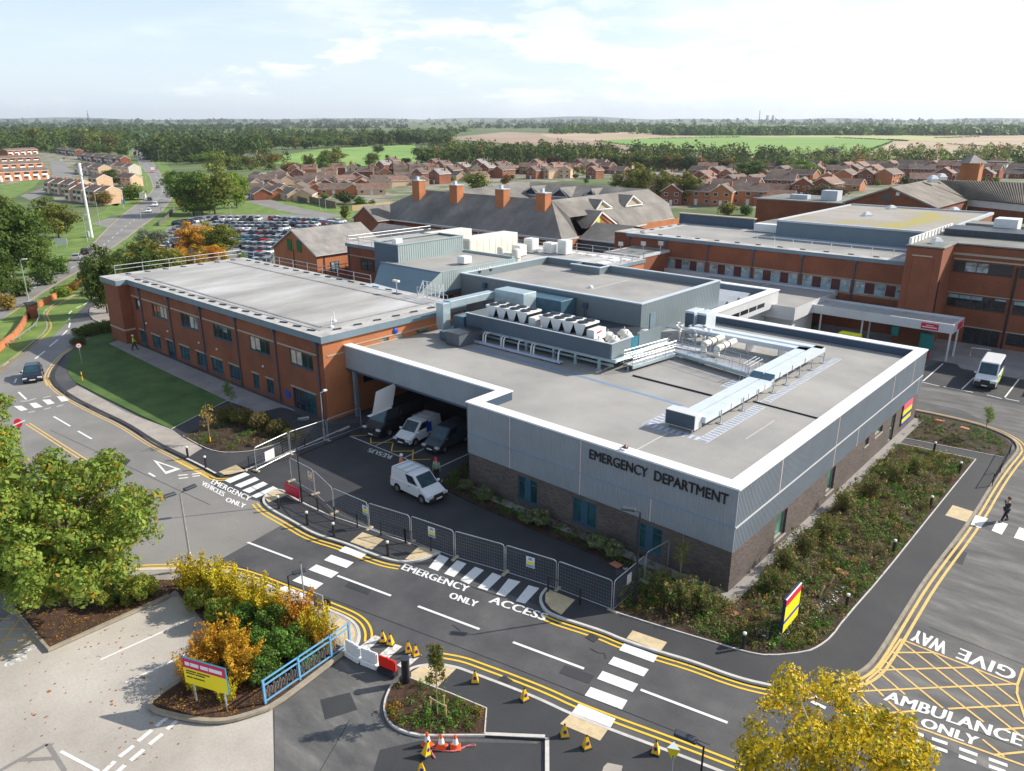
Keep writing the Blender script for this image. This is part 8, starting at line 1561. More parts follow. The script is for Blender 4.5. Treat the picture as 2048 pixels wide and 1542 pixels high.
# ---- near trees, shrubs and bed plants
def near_tree(seed, nm, label, loc, h, rx, n, ls, leaf, nc, cr, z0, trunk='bark', tr=.2, shape='round', fill=.3, h0=2.5, limbs_k=26, mi2=None, frac=.1):
 rs = np.random.RandomState(seed); t = thing(nm, label, 'tree', loc, local=True); cl = clumps(nc, rs, rx-cr*.7, (h-z0)/2-cr*.4, z0+cr*.2, cr, shape=shape); pts, nr = crownpts(cl, n, rs, fill=fill)
 mi = (rs.random(n) < frac).astype(int) if mi2 else None; add('crown', leafmesh('crown', pts, nr, np.full(n, ls), rs, [leaf]+([mi2] if mi2 else []), mi), t); limbs(cl, rs, h0, tr, k=limbs_k).build('trunk', trunk, t); return t
p = W(150, 1215); near_tree(61, 'broadleaf_tree', 'large leafy green tree with a few golden leaves filling the lower left', (p.x, p.y, .15), 9.2, 5.9, 50000, .20, 'leaf_lime', 210, .68, .9, tr=.24, h0=2.2, limbs_k=80, mi2='leaf_gold', frac=.07)
p = W(-30, 1090); near_tree(62, 'broadleaf_tree', 'green tree cut off by the left edge behind the large leafy one', (p.x, p.y, .1), 7.6, 4.0, 28000, .19, 'leaf_lime', 90, .75, .8, tr=.18, h0=1.8, limbs_k=26, mi2='leaf_gold', frac=.12)
p = W(-25, 965); near_tree(64, 'broadleaf_tree', 'thin-leaved green tree at the left edge by the red sign', (p.x, p.y, .1), 9.0, 3.4, 18000, .19, 'leaf_lime', 60, .7, .8, tr=.15, h0=1.8, limbs_k=20, mi2='leaf_gold', frac=.1)
p = W(1640, 1760); near_tree(63, 'birch_tree', 'yellow-leaved birch crown rising from the bottom right edge', (p.x, p.y, .1), 8.9, 4.3, 36000, .12, 'leaf_yellow', 150, .5, .8, trunk='bark_silver', tr=.12, h0=2.4, limbs_k=70, shape='oval', fill=.5, mi2='leaf_olive', frac=.3)
def shrub_proto(seed, leaf, n, ls, mi2=None, frac=.2, r=1.0, h=1.5, name='shrub', spiky=False):
 rs = np.random.RandomState(seed); t = thing(name, 'x', 'shrub', (0, 0, 0), local=True)
 cl = clumps(26, rs, r*.75, h*.42, .1, .3*r); pts, nr = crownpts(cl, n, rs, fill=.35)
 if spiky:
  k = n//2; a = rs.uniform(0, 6.28, k); rr = rs.uniform(0, r*.8, k); z = rs.random(k)**.7*h*1.25; lean = z*.18; idx = rs.randint(0, 40, k); ax = (idx*2.4) % 6.28; ar = (idx % 7)/7*r*.7
  pts = np.concatenate([pts[:n-k], np.stack([np.cos(ax)*(ar+lean)+rs.normal(0, .06, k), np.sin(ax)*(ar+lean)+rs.normal(0, .06, k), z], 1)]); nr = np.concatenate([nr[:n-k], rs.normal(0, 1, (k, 3))])
 mi = (rs.random(len(pts)) < frac).astype(int) if mi2 else None; add('foliage', leafmesh('foliage', pts, nr, np.full(len(pts), ls), rs, [leaf]+([mi2] if mi2 else []), mi), t)
 part('stem', 'bark', t, lambda q: [q.tube([(0, 0, 0),(math.cos(i)*r*.3, math.sin(i)*r*.3, h*.4),(math.cos(i)*r*.55, math.sin(i)*r*.55, h*.85)], .025, 4, r2=.008) for i in range(7)]); return freeze(t)
SG, SO, SM, SD = shrub_proto(71, 'leaf_yellow', 6000, .085, 'leaf_olive', .25, spiky=True), shrub_proto(72, 'leaf_gold', 5600, .085, 'leaf_orange', .4, spiky=True), shrub_proto(73, 'leaf_fresh', 6500, .085, 'leaf_mid', .5), shrub_proto(74, 'leaf_lime', 6000, .1, 'leaf_gold', .2)
used_s = {}
def shrub(pr, px, s, label, group=None, z=.2, sz=None):
 p = W(*px, z=z)
 if pr.name not in used_s: used_s[pr.name] = 1; t = pr; t.location = p; t.scale = (s, s, sz or s); t['label'] = label
 else: t = dup(pr, p, rt_.random()*6, label, sc=(s, s, sz or s))
 if group: t['group'] = group
 return t
for pr, px, s, lb in ((SG, (385, 1182), 1.15, 'yellow shrub at the upper left end of the hedge bed'),(SG, (425, 1190), 1.1, 'yellow-green shrub below the twin lamp post'),(SD, (405, 1215), 1.0, 'green and gold shrub over the first parking bay'),(SG, (462, 1205), 1.15, 'yellow shrub behind the hedge centre'),(SD, (448, 1238), 1.05, 'leafy gold-flecked shrub beside the bay lines'),(SG, (505, 1225), 1.15, 'yellow shrub in the back row of the hedge'),(SG, (548, 1243), 1.1, 'yellow shrub by the black lamp post foot'),(SM, (490, 1262), 1.1, 'dark leafy shrub in the hedge middle'),(SM, (545, 1272), 1.25, 'rounded green shrub in the hedge middle'),(SO, (600, 1262), 1.15, 'golden orange shrub near the road sign backs'),(SG, (640, 1285), 1.05, 'yellow shrub at the right tip of the hedge'),
 (SO, (420, 1330), 1.05, 'orange shrub above the red and yellow sign'),(SO, (462, 1325), 1.2, 'large orange shrub left of the green ones'),(SM, (520, 1320), 1.2, 'green shrub in the front of the hedge'),(SM, (575, 1312), 1.3, 'large dark green shrub behind the blue railing'),(SO, (490, 1360), 1.1, 'golden shrub right of the red and yellow sign'),(SM, (530, 1358), 1.15, 'grey-green shrub at the blue railing end'),(SG, (400, 1378), .7, 'small yellow shrub behind the sign post'),(SO, (380, 1360), .8, 'thin orange shrub left of the sign'),(SM, (610, 1330), .9, 'green shrub against the blue railing'),(SG, (455, 1400), .55, 'low yellow plant right of the sign post'),(SO, (650, 1303), .75, 'small gold shrub at the end of the blue railing'),
 (SD, (300, 1188), .9, 'green shrub at the right of the tree bed'),(SD, (262, 1205), 1.1, 'leafy shrub under the right of the big tree'),(SM, (240, 1190), 1.1, 'green shrub under the big tree'),(SD, (215, 1210), .8, 'low leafy shrub under the big tree')): shrub(pr, px, s, lb)
HB = shrub_proto(75, 'leaf_mid', 4200, .1, 'leaf_brown', .3, r=1.2, h=.9, name='hedge_shrub')
for px, s, lb in (((165, 672), 1.3, 'left end of the low dark hedge by the wing tower'),((182, 668), 1.4, 'second shrub of the low dark hedge'),((200, 664), 1.4, 'third shrub of the low dark hedge'),((218, 662), 1.4, 'fourth shrub of the low dark hedge'),((236, 660), 1.4, 'right end of the low dark hedge against the brick tower'),((158, 690), 1.0, 'small dark shrub behind the round road sign')): shrub(HB, px, s, lb, z=.1)
GR_ = shrub_proto(76, 'leaf_grey', 2600, .09, 'leaf_light', .3, r=.6, h=.9, name='silver_shrub'); GT = shrub_proto(77, 'twig_straw', 2600, .085, 'leaf_fresh', .35, r=.8, h=1.0, name='straw_shrub', spiky=True); DK = shrub_proto(78, 'leaf_brown', 4200, .09, 'leaf_olive', .45, r=1.1, h=1.0, name='brown_shrub')
for px, s, lb in (((935, 980), 1.1, 'grey-green shrub at the left of the shaded bed'),((968, 1000), 1.2, 'pale shrub under the first dark window'),((1055, 1045), 1.0, 'pale shrub in the middle of the shaded bed'),((1080, 1050), 1.3, 'taller pale shrub in the middle of the shaded bed'),((1198, 1100), 1.3, 'pale shrub under the middle dark window'),((1225, 1112), 1.2, 'pale shrub left of the slab stone')): shrub(GR_, px, s, lb, z=.15)
for px, s, lb in (((1318, 1195), 1.2, 'straw shrub just right of the corner lamp'),((1345, 1205), 1.3, 'tall straw shrub under the sapling'),((1380, 1212), 1.3, 'straw shrub before the dark brick corner'),((1412, 1222), 1.1, 'straw shrub at the brick corner'),((1570, 1135), 1.2, 'straw shrub beside the lit wall margin'),((1610, 1105), 1.3, 'straw shrub left of the orange slab stone'),((1650, 1075), 1.2, 'straw shrub mid-way up the big bed'),((1690, 1020), 1.3, 'straw shrub under the second lit window'),((1740, 990), 1.2, 'straw shrub in the upper half of the big bed'),((1790, 960), 1.2, 'straw shrub near the top of the big bed'),((1545, 1180), 1.1, 'straw shrub behind the banded sign'),((1830, 945), 1.1, 'straw shrub near the bed path')): shrub(GT, px, s, lb, z=.15)
for px, s, lb in (((455, 838), 1.2, 'brown shrub at the top of the left planting bed'),((485, 845), 1.3, 'brown-green shrub in the left planting bed'),((520, 855), 1.3, 'dense brown shrub in the left planting bed'),((555, 868), 1.2, 'brown shrub near the entrance path'),((585, 880), 1.0, 'brown shrub at the right tip of the left bed')): shrub(DK, px, s, lb, z=.15)
def sapling(label, px, h, leaf, n=900, sup=False, z=.15, rx=.5, ls=.09, mi2=None):
 p = W(*px, z=z); rs = np.random.RandomState(int(px[0])); t = thing('sapling', label, 'young tree', p, local=True); cl = clumps(14, rs, rx*.7, h*.3, h*.32, rx*.42, shape='oval'); pts, nr = crownpts(cl, n, rs, fill=.5)
 add('crown', leafmesh('crown', pts, nr, np.full(n, ls), rs, [leaf]+([mi2] if mi2 else []),(rs.random(n) < .4).astype(int) if mi2 else None), t); limbs(cl, rs, h*.3, .035, k=10, top=h*.9).build('trunk', 'bark_pale', t)
 if sup: part('support', 'timber', t, lambda q: [q.tube([(-.45, 0, 0),(-.45, 0, .75)], .045, 6), q.tube([(.45, .1, 0),(.45, .1, .75)], .045, 6), q.tube([(-.5, 0, .68),(.5, .1, .68)], .035, 5), q.tube([(-.1, .5, 0),(-.1, .5, .7)], .045, 6)])
 else: part('tie', 'post_yellow' if leaf == 'leaf_gold' else 'timber', t, lambda q: q.tube([(0, 0, .1),(0, 0, .5)], .07, 6))
sapling('slim young tree held by a timber frame in the island bed', (875, 1430), 4.3, 'leaf_mid', 2200, True, rx=.62, mi2='leaf_rust'); sapling('thin sapling with golden leaves in the left planting bed', (421, 885), 4.0, 'leaf_gold', 260, rx=.8, ls=.12); sapling('green sapling beside the wing path', (464, 822), 3.2, 'leaf_mid', 1000, rx=.75)
sapling('thin sapling in front of the dark brick corner', (1358, 1180), 4.2, 'leaf_olive', 700, rx=.65, ls=.075); sapling('yellow-green sapling in the upper right bed', (1968, 875), 3.6, 'leaf_light', 900, rx=.65)
# low ground planting, uncountable
def bedplants(name, label, poly, n, leafs, seed, h=(.12, .4), r=(.12, .28), per=26, ls=.07, z=.15, keep=None):
 rs = random.Random(seed); xs = [q[0] for q in poly]; ys = [q[1] for q in poly]; P_, N_, S_, I_ = [], [], [], []; nrs = np.random.RandomState(seed); c_ = 0
 def inside(x, y):
  c = False; j = len(poly)-1
  for i in range(len(poly)):
   if (poly[i][1] > y) != (poly[j][1] > y) and x < (poly[j][0]-poly[i][0])*(y-poly[i][1])/(poly[j][1]-poly[i][1])+poly[i][0]: c = not c
   j = i
  return c
 while c_ < n:
  x, y = rs.uniform(min(xs), max(xs)), rs.uniform(min(ys), max(ys))
  if not inside(x, y): continue
  dens = math.sin(x*1.1+seed)*math.sin(y*.9+seed*.7)+.5*math.sin(x*2.7)*math.sin(y*3.1)
  if dens < rs.uniform(-1.2, .5): continue
  c_ += 1; hh, rr = rs.uniform(*h), rs.uniform(*r); k = int(len(leafs)*(.5+.5*math.sin(x*.8+y*.6+seed)+rs.uniform(-.25, .25))) % len(leafs); d = nrs.normal(0, 1, (per, 3)); d[:, 2] = np.abs(d[:, 2]); d /= np.linalg.norm(d, axis=1)[:, None]
  P_.append(np.array([x, y, z])+d*np.array([rr, rr, hh])*nrs.uniform(.5, 1.1, (per, 1))); N_.append(d); S_.append(np.full(per, ls*rs.uniform(.7, 1.4))); I_.append(np.full(per, k))
 me = leafmesh(name, np.concatenate(P_), np.concatenate(N_), np.concatenate(S_), nrs, leafs, np.concatenate(I_)); o = bpy.data.objects.new(name, me); C.objects.link(o); tag(o, label, 'ground cover', kind='stuff')
BP = P((1240, 1225),(1325, 1250),(1425, 1280),(1490, 1300),(1537, 1308),(1612, 1300),(1655, 1275),(1686, 1235),(1761, 1150),(1850, 1038),(1940, 922),(1790, 892),(1470, 1205),(1340, 1150),(1300, 1125),(1240, 1190))
bedplants('ground_planting', 'low green, rusty and straw plants covering the big bed round the lit brick corner', BP, 3600, ['leaf_fresh', 'leaf_brown', 'leaf_olive', 'leaf_mid', 'twig_straw', 'leaf_fresh'], 3)
bedplants('ground_planting', 'taller ragged straw and rusty stems scattered through the big bed', BP, 420, ['twig_straw', 'leaf_brown', 'leaf_olive', 'leaf_rust'], 13, h=(.4, .85), r=(.15, .4), per=40, ls=.08)
bedplants('ground_planting', 'small green plants in the upper right bed', P((1835, 832),(1886, 842),(1961, 860),(2005, 880),(2018, 893),(2003, 914),(1880, 890),(1800, 874),(1840, 848)), 300, ['leaf_fresh', 'leaf_mid', 'leaf_brown'], 4)
bedplants('ground_planting', 'small green plants in the shaded bed below the dark windows', P((935, 930),(890, 958),(884, 973),(960, 1010),(1050, 1047),(1180, 1100),(1250, 1135),(1290, 1120),(1100, 1042),(945, 970)), 420, ['leaf_fresh', 'leaf_mid', 'leaf_brown'], 5)
bedplants('ground_planting', 'brown and green plants in the left bed by the entrance path', P((370, 875),(405, 893),(430, 902),(460, 905),(510, 901),(560, 886),(610, 873),(500, 828),(487, 818)), 420, ['leaf_brown', 'leaf_mid', 'leaf_fresh', 'twig_straw'], 6)
bedplants('ground_planting', 'small mixed plants in the island bed under the slim tree', P((815, 1365),(788, 1378),(778, 1400),(775, 1420),(780, 1438),(793, 1452),(818, 1462),(845, 1468),(960, 1468),(966, 1424),(900, 1397)), 130, ['leaf_fresh', 'leaf_light', 'leaf_mid', 'leaf_gold'], 7, r=(.14, .3), per=34, z=.18)
# labels on stakes / edging chippings and fallen leaves
def litter(name, label, poly, n, m, seed, z=.03, ls=.11):
 rs = random.Random(seed); nrs = np.random.RandomState(seed); xs = [q[0] for q in poly]; ys = [q[1] for q in poly]; pts = []
 while len(pts) < n:
  x, y = rs.uniform(min(xs), max(xs)), rs.uniform(min(ys), max(ys)); c = False; j = len(poly)-1
  for i in range(len(poly)):
   if (poly[i][1] > y) != (poly[j][1] > y) and x < (poly[j][0]-poly[i][0])*(y-poly[i][1])/(poly[j][1]-poly[i][1])+poly[i][0]: c = not c
   j = i
  if c: pts.append((x, y, z))
 me = leafmesh(name, pts, np.tile([0, 0, 3.0], (n, 1)), np.full(n, ls), nrs, [m]); o = bpy.data.objects.new(name, me); C.objects.link(o); tag(o, label, 'fallen leaves', kind='stuff')
litter('fallen_leaves', 'scattered autumn leaves on the pale concrete yard', P((60, 1300),(340, 1200),(440, 1290),(300, 1410),(420, 1460),(300, 1530),(0, 1530)), 130, 'leaf_fallen', 1, .03)
litter('fallen_leaves', 'orange leaf litter on the dark mulch under the big tree', tb, 900, 'leaf_fallen', 2, .215, .09); litter('fallen_leaves', 'leaf litter on the mulch around the sign posts', P((310, 1412),(350, 1429),(400, 1438),(460, 1439),(510, 1424),(543, 1412),(500, 1380),(380, 1375)), 420, 'leaf_fallen', 3, .215, .08)
litter('plant_labels', 'rows of small pale plant pots and tags lining the big bed', P((1455, 1265),(1560, 1285),(1640, 1240),(1700, 1180),(1690, 1170),(1600, 1240),(1540, 1262),(1460, 1258)), 170, 'sign_white', 4, .2, .09)
litter('plant_labels', 'short pale tags in the upper part of the big bed', P((1760, 1090),(1840, 1000),(1835, 990),(1790, 1035),(1750, 1080)), 70, 'sign_white', 5, .2, .09)
for i in range(40):
 x, y = rt_.uniform(500, 1260), rt_.uniform(345, 392) if i % 3 else rt_.uniform(336, 350)
 if x > 800 and y > 362: y -= 24
 s = rt_.uniform(.7, 1.2); T(x, y, y-15*s, 17*s, rt_.choice(['leaf_mid', 'leaf_olive', 'leaf_mid', 'leaf_light', 'leaf_dark']), 'f', 'small garden tree among the central estate houses', 'garden trees in the central estate')
for i in range(26):
 x, y = rt_.uniform(1290, 2040), rt_.uniform(342, 396); y = min(y, 392 if x < 1500 else 372)
 s = rt_.uniform(.8, 1.3); T(x, y, y-17*s, 19*s, rt_.choice(['leaf_mid', 'leaf_olive', 'leaf_dark']), 'f', 'small garden tree among the right-hand estate roofs', 'garden trees in the right-hand estate')
# ---------------------------------------------------------------- houses
def house_proto(nm, w_, d, ze, zr_, axis='y', storeys=2, chim=True, wins=True):
 t = thing(nm, 'x', 'house', (0, 0, 0), local=True); r = gable(t, -w_/2, -d/2, w_/2, d/2, -2.5, ze, zr_, axis=axis, wall='brick_red', roof='tile_brown', fas='white_board', over=.3)
 if wins:
  for sx in (-1, 1):
   for k in range(2 if w_ < 10 else 3):
    for st in range(storeys):
     x_ = -w_/2+(k+.5)*w_/(2 if w_ < 10 else 3); z_ = .9+st*2.5
     if axis == 'y': part('window', 'white_board', t, lambda q: q.box(x_-.7, sx*(d/2+.01), z_, x_+.7, sx*(d/2+.06), z_+1.2)); part('pane', 'glass_dark', t.children[-1], lambda q: q.box(x_-.6, sx*(d/2+.05), z_+.1, x_+.6, sx*(d/2+.075), z_+1.1))
     else: part('window', 'white_board', t, lambda q: q.box(x_-.8, sx*(d/2+.01), z_, x_+.8, sx*(d/2+.06), z_+1.2)); part('pane', 'glass_dark', t.children[-1], lambda q: q.box(x_-.7, sx*(d/2+.05), z_+.1, x_+.7, sx*(d/2+.075), z_+1.1))
  part('door', 'white_board', t, lambda q: q.box(-.5, -d/2-.08, 0, .5, -d/2-.02, 2.0))
 if chim: part('chimney', 'brick_red', t, lambda q: q.box(w_*.2, -.4 if axis == 'x' else d*.2, zr_-1.0, w_*.2+.7, .4 if axis == 'x' else d*.2+.7, zr_+.9))
 return freeze(t)
HP = {'s': house_proto('house', 7.5, 8.5, 5.0, 7.4), 'x': house_proto('house', 12.5, 8.0, 5.0, 7.2, axis='x'), 'b': house_proto('bungalow', 13, 8.0, 2.7, 4.9, axis='x', storeys=1, chim=False), 'c': house_proto('bungalow', 8.5, 11, 2.7, 4.8, storeys=1, chim=False)}
used_h = {}; rh = random.Random(21)
WN = {'brick_red': 'red brick', 'wall_buff': 'buff', 'render_pale': 'pale rendered', 'brick_orange': 'orange brick'}; RN = {'tile_red': 'reddish', 'tile_brown': 'brown', 'tile_grey': 'grey'}
def house(kd, px, rz, wall, roof, where, sc=1.0):
 p = W(*px); pr = HP[kd]; lb = '%s %s with %s tiled roof %s' % (WN[wall], 'bungalow' if kd in 'bc' else 'house', RN[roof], where); loc = (p.x, p.y, p.z)
 mt = {'brick_red': wall, 'tile_brown': roof}
 if kd not in used_h: used_h[kd] = (pr, mt); t = pr; t.location = loc; t.rotation_euler.z = rz; t.scale = (sc, sc, sc); t['label'] = lb
 else: t = dup(pr, loc, rz, lb, sc=sc, mats={k: v for k, v in mt.items() if k != v})
 t['group'] = lb.replace('bungalow', 'bungalows').replace('house', 'houses') if False else lb+'s' if False else WN[wall]+' '+RN[roof]+'-roofed '+('bungalows' if kd in 'bc' else 'houses')+' '+where
 return t
CE = 'in the estate beyond the car park'
for y, x0, x1, st, kds, pr_ in ((398, 520, 640, 30, 'b', .15),(388, 500, 760, 34, 'b', .1),(378, 510, 800, 36, 'bc', .12),(369, 495, 860, 38, 'bbc', .15),(361, 520, 960, 36, 'bcs', .15),(352, 560, 1000, 30, 'bss', .15)):
 x = x0
 while x < x1:
  if rh.random() > pr_: house(rh.choice(kds),(x+rh.uniform(-5, 5), y+rh.uniform(-2, 2)), rh.choice((-.15, .1, 1.5, .25))+rh.uniform(-.1, .1)-.55, rh.choice(('wall_buff', 'brick_orange', 'brick_red', 'wall_buff')), rh.choice(('tile_brown', 'tile_brown', 'tile_red')), CE)
  x += st
for px, rz in (((770, 345), 0),((797, 349), 0),((826, 350), 0),((856, 352), 0),((846, 365), 0),((880, 367), 0),((905, 358), .1),((888, 345), 0),((925, 350), .1),((975, 352), .1),((785, 336), .2),((1000, 348), 0),((870, 340), .2),((960, 341), .2)): house('s', px, rz+.05, 'brick_red', rh.choice(('tile_brown', 'tile_grey', 'tile_brown')), 'at the wood edge above the slate roofs', 1.08)
for y, x0, x1, st in ((338, 1010, 1260, 22),(346, 1005, 1250, 26),(356, 1010, 1230, 30)):
 x = x0
 while x < x1:
  if rh.random() > .12: house(rh.choice('sxsb'),(x+rh.uniform(-4, 4), y+rh.uniform(-2, 2)), rh.choice((0, 1.57, .4))+rh.uniform(-.1, .1), rh.choice(('brick_red', 'brick_red', 'wall_buff')), rh.choice(('tile_red', 'tile_brown', 'tile_red')), 'behind the slate-roofed hospital')
  x += st
for y, x0, x1, st in ((346, 1420, 2060, 30),(356, 1400, 2060, 34),(367, 1290, 2000, 40),(380, 1280, 1760, 46),(394, 1300, 1700, 50),(410, 1350, 1560, 50)):
 x = x0
 while x < x1:
  if rh.random() > .12: house(rh.choice('sxxb'),(x+rh.uniform(-6, 6), y+rh.uniform(-2, 2)), rh.choice((0, 1.57, .3))+rh.uniform(-.1, .1), rh.choice(('brick_red', 'brick_red', 'brick_orange')), rh.choice(('tile_brown', 'tile_brown', 'tile_red')), 'in the estate behind the flat-roofed blocks')
  x += st
# terraces of the left estate
def terrace(label, a, b, n, d=8.0, ze=5.0, zr_=6.9, wall='brick_red', roof='tile_brown', step=0):
 A, B2 = W(*a), W(*b); v = (B2-A).xy; L = v.length; rz = math.atan2(v.y, v.x); t = thing('terraced_houses', label, 'terrace', ((A.x+B2.x)/2, (A.y+B2.y)/2, min(A.z, B2.z)), local=True, rz=rz); u = L/n
 for k in range(n):
  x0 = -L/2+k*u; o = step*(k % 2)
  gable(t, x0, -d/2+o, x0+u-.02, d/2+o, -2.5, ze, zr_+o*.1, axis='x', wall=wall, roof=roof, fas='white_board', over=.05)
  part('window', 'glass_dark', t, lambda q: q.box(x0+u*.2, -d/2+o-.05, 3.4, x0+u*.75, -d/2+o, 4.6)); part('window', 'glass_dark', t, lambda q: q.box(x0+u*.15, -d/2+o-.05, 1.0, x0+u*.55, -d/2+o, 2.2)); part('panel', 'white_board', t, lambda q: q.box(x0+u*.15, -d/2+o-.03, 2.3, x0+u*.8, -d/2+o-.01, 3.3)); part('door', 'white_board', t, lambda q: q.box(x0+u*.65, -d/2+o-.05, 0, x0+u*.88, -d/2+o-.01, 2.1))
  if k % 2: part('chimney', 'brick_orange', t, lambda q: q.box(x0-.3, -.4, zr_-.6, x0+.4, .4, zr_+.8))
for lb, a, b, n, wl2, st in (('nearest white-panelled brick terrace at the left edge', (-20, 364),(92, 357), 6, 'brick_orange', 0),('second brick terrace from the green at the left edge', (-20, 345),(82, 340), 6, 'brick_orange', 0),('third brick terrace at the left edge', (-20, 330),(75, 325), 6, 'brick_red', 0),('farthest brown-roofed terrace at the left edge', (8, 312),(70, 307), 5, 'brick_red', 0),
 ('stepped red brick terrace at the end of the estate road', (118, 305),(160, 312), 5, 'brick_red', .8),('long stepped brick terrace beside the far road', (165, 318),(250, 330), 8, 'brick_red', .8),('grey and brown stepped terrace below the long one', (162, 345),(212, 352), 5, 'wall_buff', .8),('buff stepped terrace behind the white mast', (108, 385),(170, 392), 6, 'wall_buff', .8),('pale gabled terrace right of the white mast', (150, 400),(225, 408), 6, 'wall_buff', .8),('short buff terrace by the garden hedge', (195, 375),(212, 377), 2, 'wall_buff', 0),('pale terrace near the box truck turning', (225, 345),(270, 350), 4, 'render_pale', .5)): terrace(lb, a, b, n, wall=wl2, step=st, roof='tile_brown')
house('x', (262, 372), .2, 'wall_buff', 'tile_brown', 'beside the hedge on the main road', .9); house('x', (508, 330), .4, 'brick_orange', 'tile_grey', 'alone at the meadow wood', 1.2)
# more brick in the middle: extra tower blocks and fences
def fence_run(name, label, cat, pts, h, m, th=.12, posts=0):
 q_ = [W(*p) for p in pts]; t = thing(name, label, cat, q_[0])
 for a, b in zip(q_, q_[1:]): part('panel', m, t, lambda q: q.beam(a+Vector((0, 0, h)), b+Vector((0, 0, h)), th, h+.3))
 for a in q_: part('post', m, t, lambda q: q.box(a.x-.12, a.y-.12, a.z, a.x+.12, a.y+.12, a.z+h+.12))
 return t
fence_run('close_board_fence', 'dark boarded fence behind the grass edge of the car park', 'fence', [(480, 379),(515, 384),(572, 396),(615, 408)], 2.2, 'fence_dark'); fence_run('close_board_fence', 'brown timber fence right of the dark fence', 'fence', [(620, 405),(640, 410),(672, 417)], 2.6, 'fence_wood'); fence_run('close_board_fence', 'orange timber fence beside the conifers', 'fence', [(705, 422),(750, 418),(782, 414)], 2.0, 'timber')
fence_run('mesh_fence', 'low dark mesh fence between the verge and the car park', 'fence', [(318, 452),(338, 436),(352, 418)], 1.4, 'fence_dark', .03)
w0 = fence_run('brick_wall', 'low red brick boundary wall curving left of the gate pier', 'wall', [(-8, 712),(10, 695),(30, 680),(45, 660),(58, 634)], 1.0, 'brick_orange', .25); fence_run('brick_wall', 'low red brick wall right of the gate pier', 'wall', [(78, 617),(100, 605),(123, 592)], 1.0, 'brick_orange', .25); fence_run('brick_wall', 'far stretch of low red brick wall near the dark tree', 'wall', [(150, 573),(170, 560),(188, 549)], 1.0, 'brick_orange', .25)
p = W(67, 637); t = thing('gate_pier', 'square red brick gate pier with dark cap beside the site road', 'pier', p); part('pier', 'brick_red', t, lambda q: q.box(p.x-.7, p.y-.5, p.z, p.x+.7, p.y+.5, p.z+2.1)); part('cap', 'steel_dark', t, lambda q: q.box(p.x-.85, p.y-.65, p.z+2.1, p.x+.85, p.y+.65, p.z+2.3))
kr = [W(*q) for q in ((17, 695),(40, 680),(60, 665),(73, 655),(80, 640),(78, 632))]; t = thing('knee_rail', 'low pale knee rail following the grass verge', 'railing', kr[0])
for a, b in zip(kr, kr[1:]): part('rail', 'galv', t, lambda q: [q.beam(a+Vector((0, 0, .6)), b+Vector((0, 0, .6)), .1, .08), q.box(a.x-.05, a.y-.05, a.z, a.x+.05, a.y+.05, a.z+.6)])
p = W(124, 497); t = thing('notice_board', 'pale blank notice board on the grass by the footpath', 'sign', p); part('panel', 'clad_light', t, lambda q: q.beam(p+RT*-1.6+Vector((0, 0, 2.6)), p+RT*1.6+Vector((0, 0, 2.6)), .08, 1.6)); part('post', 'galv', t, lambda q: [q.tube([p+RT*s_, p+RT*s_+Vector((0, 0, 1.2))], .05, 6) for s_ in (-1.4, 1.4)])
p = W(248, 415); t = thing('road_sign', 'small blue direction sign by the junction', 'road sign', p); part('panel', 'rail_blue', t, lambda q: q.beam(p+RT*-.7+Vector((0, 0, 3)), p+RT*.7+Vector((0, 0, 3)), .08, 1.6)); part('post', 'galv', t, lambda q: q.tube([p, p+Vector((0, 0, 1.5))], .06, 6))
# chimneys of the far power station, a pylon mast, far blue hills
def far(px, py, s): 
 d = FW+RT*((px-1024)/FPX)-UP*((py-771)/FPX); k = s/((d.x*FH.x+d.y*FH.y)); return CAM+d*k
hm = MB()
rsx = random.Random(4)
def ridge(s, amp, base, seed, n=90):
 pts = []
 for k in range(n+1):
  r = -9000+18000*k/n; z = base+amp*(.5+.5*math.sin(k*.21+seed)*math.cos(k*.093+seed*2)+.18*math.sin(k*.7+seed)); pts.append((fwd(s, r), z))
 back = fwd(s+900, 0)-fwd(s, 0); q = MB()
 for (a, za),(b, zb) in zip(pts, pts[1:]):
  q.face([(a.x-back.x*.5, a.y-back.y*.5, 60),(b.x-back.x*.5, b.y-back.y*.5, 60),(b.x, b.y, zb),(a.x, a.y, za)]); q.face([(a.x, a.y, za),(b.x, b.y, zb),(b.x+back.x, b.y+back.y, 70),(a.x+back.x, a.y+back.y, 70)])
 return q
o = ridge(9600, 42, 92, 1.0).build('hills', 'hill_blue', smooth=True); o['kind'] = 'structure'; o = ridge(11600, 55, 112, 4.0).build('hills', 'hill_blue', smooth=True); o['kind'] = 'structure'
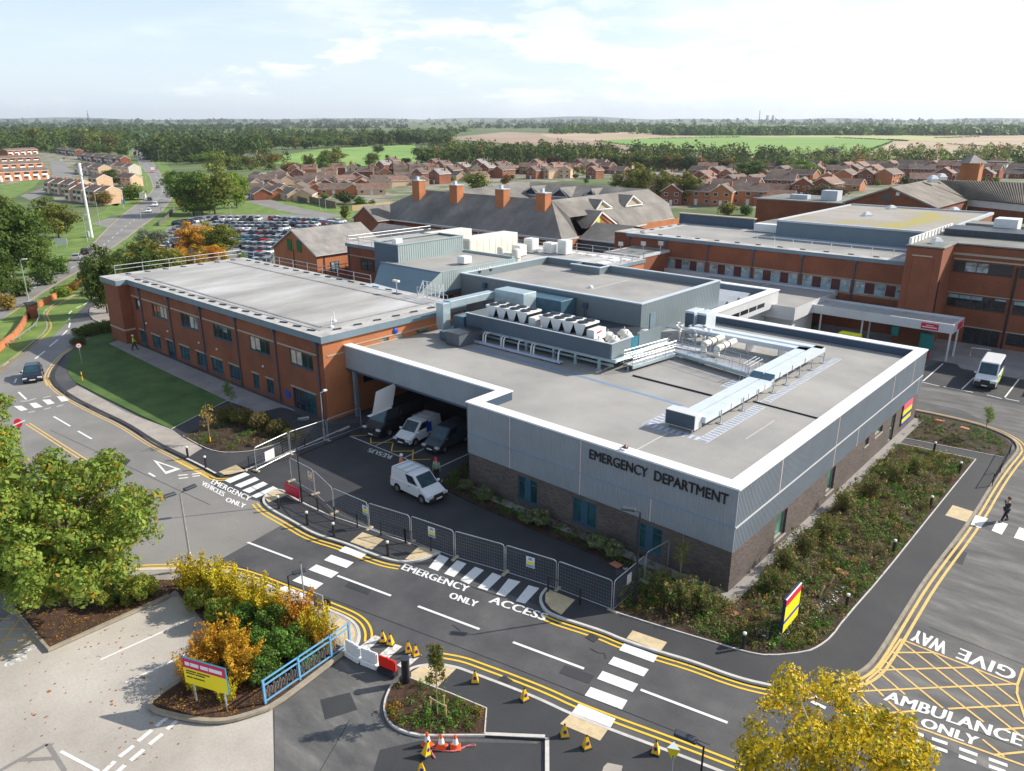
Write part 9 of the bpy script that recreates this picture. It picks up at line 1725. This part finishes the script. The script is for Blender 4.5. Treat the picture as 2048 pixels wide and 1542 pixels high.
for px, lb, r_, hh in ((1518, 'tallest chimney of the far power station', 7, 118),(1534, 'left cooling tower of the far power station', 22, 66),(1545, 'right cooling tower of the far power station', 22, 66)):
 b = far(px, 243, 9300); b.z = g(b.x, b.y); t = thing('chimney_stack' if r_ < 10 else 'cooling_tower', lb, 'chimney' if r_ < 10 else 'cooling tower', b, local=True); part('shell', 'roof_grey', t, lambda q: q.lathe([(r_, 0),(r_*.75, hh*.4),(r_*.62, hh*.75),(r_*.68, hh)] if r_ > 10 else [(r_, 0),(r_*.7, hh)], 14)); part('rim', 'tile_grey', t, lambda q: q.lathe([(r_*.72, hh),(r_*.72, hh+3)], 14))
b = far(179, 250, 2200); b.z = g(b.x, b.y); t = thing('lattice_mast', 'distant lattice mast on the left skyline', 'mast', b, local=True); part('lattice', 'steel_dark', t, lambda q: [q.tube([(-3, -3, 0),(-.5, -.5, 46)], .35, 4), q.tube([(3, 3, 0),(.5, .5, 46)], .35, 4), q.tube([(3, -3, 0),(.5, -.5, 46)], .35, 4)]+[q.tube([(-3+k*.3, -3+k*.3, k*5),(3-k*.35, 3-k*.35, k*5+5)], .2, 4) for k in range(8)]); part('antenna', 'steel_dark', t, lambda q: q.tube([(0, 0, 46),(0, 0, 54)], .4, 5))
b = W(1960, 345); t = thing('white_hall', 'long white-walled building among the right-hand roofs', 'building', b); part('wall', 'wall_white', t, lambda q: q.box(b.x-14, b.y-6, b.z-1, b.x+14, b.y+6, b.z+6)); part('roof', 'tile_brown', t, lambda q: q.prism([(b.x-15, b.y-7),(b.x+15, b.y-7),(b.x+15, b.y+7),(b.x-15, b.y+7)], b.z+6, b.z+6.6))
# ---------------------------------------------------------------- the hazy air
q = MB(); c0 = [fwd(-80, -450), fwd(-80, 450), fwd(300, 1300), fwd(13400, 9700), fwd(13400, -9700), fwd(300, -1300)]
hz_ = MB(); hz_.prism([(v.x, v.y) for v in c0], -8, 290, bottom=True)
vm = bpy.data.materials.new('haze'); vm.use_nodes = True; t_ = vm.node_tree; t_.nodes.clear(); pv = N(t_, 'ShaderNodeVolumePrincipled', Density=.000062, Anisotropy=.25); pv.inputs['Color'].default_value = (.80, .88, 1, 1); oo = N(t_, 'ShaderNodeOutputMaterial'); t_.links.new(pv.outputs[0], oo.inputs['Volume']); M['haze'] = vm
o = hz_.build('haze', 'haze'); o['kind'] = 'stuff'; o['label'] = 'pale blue haze over the distance'
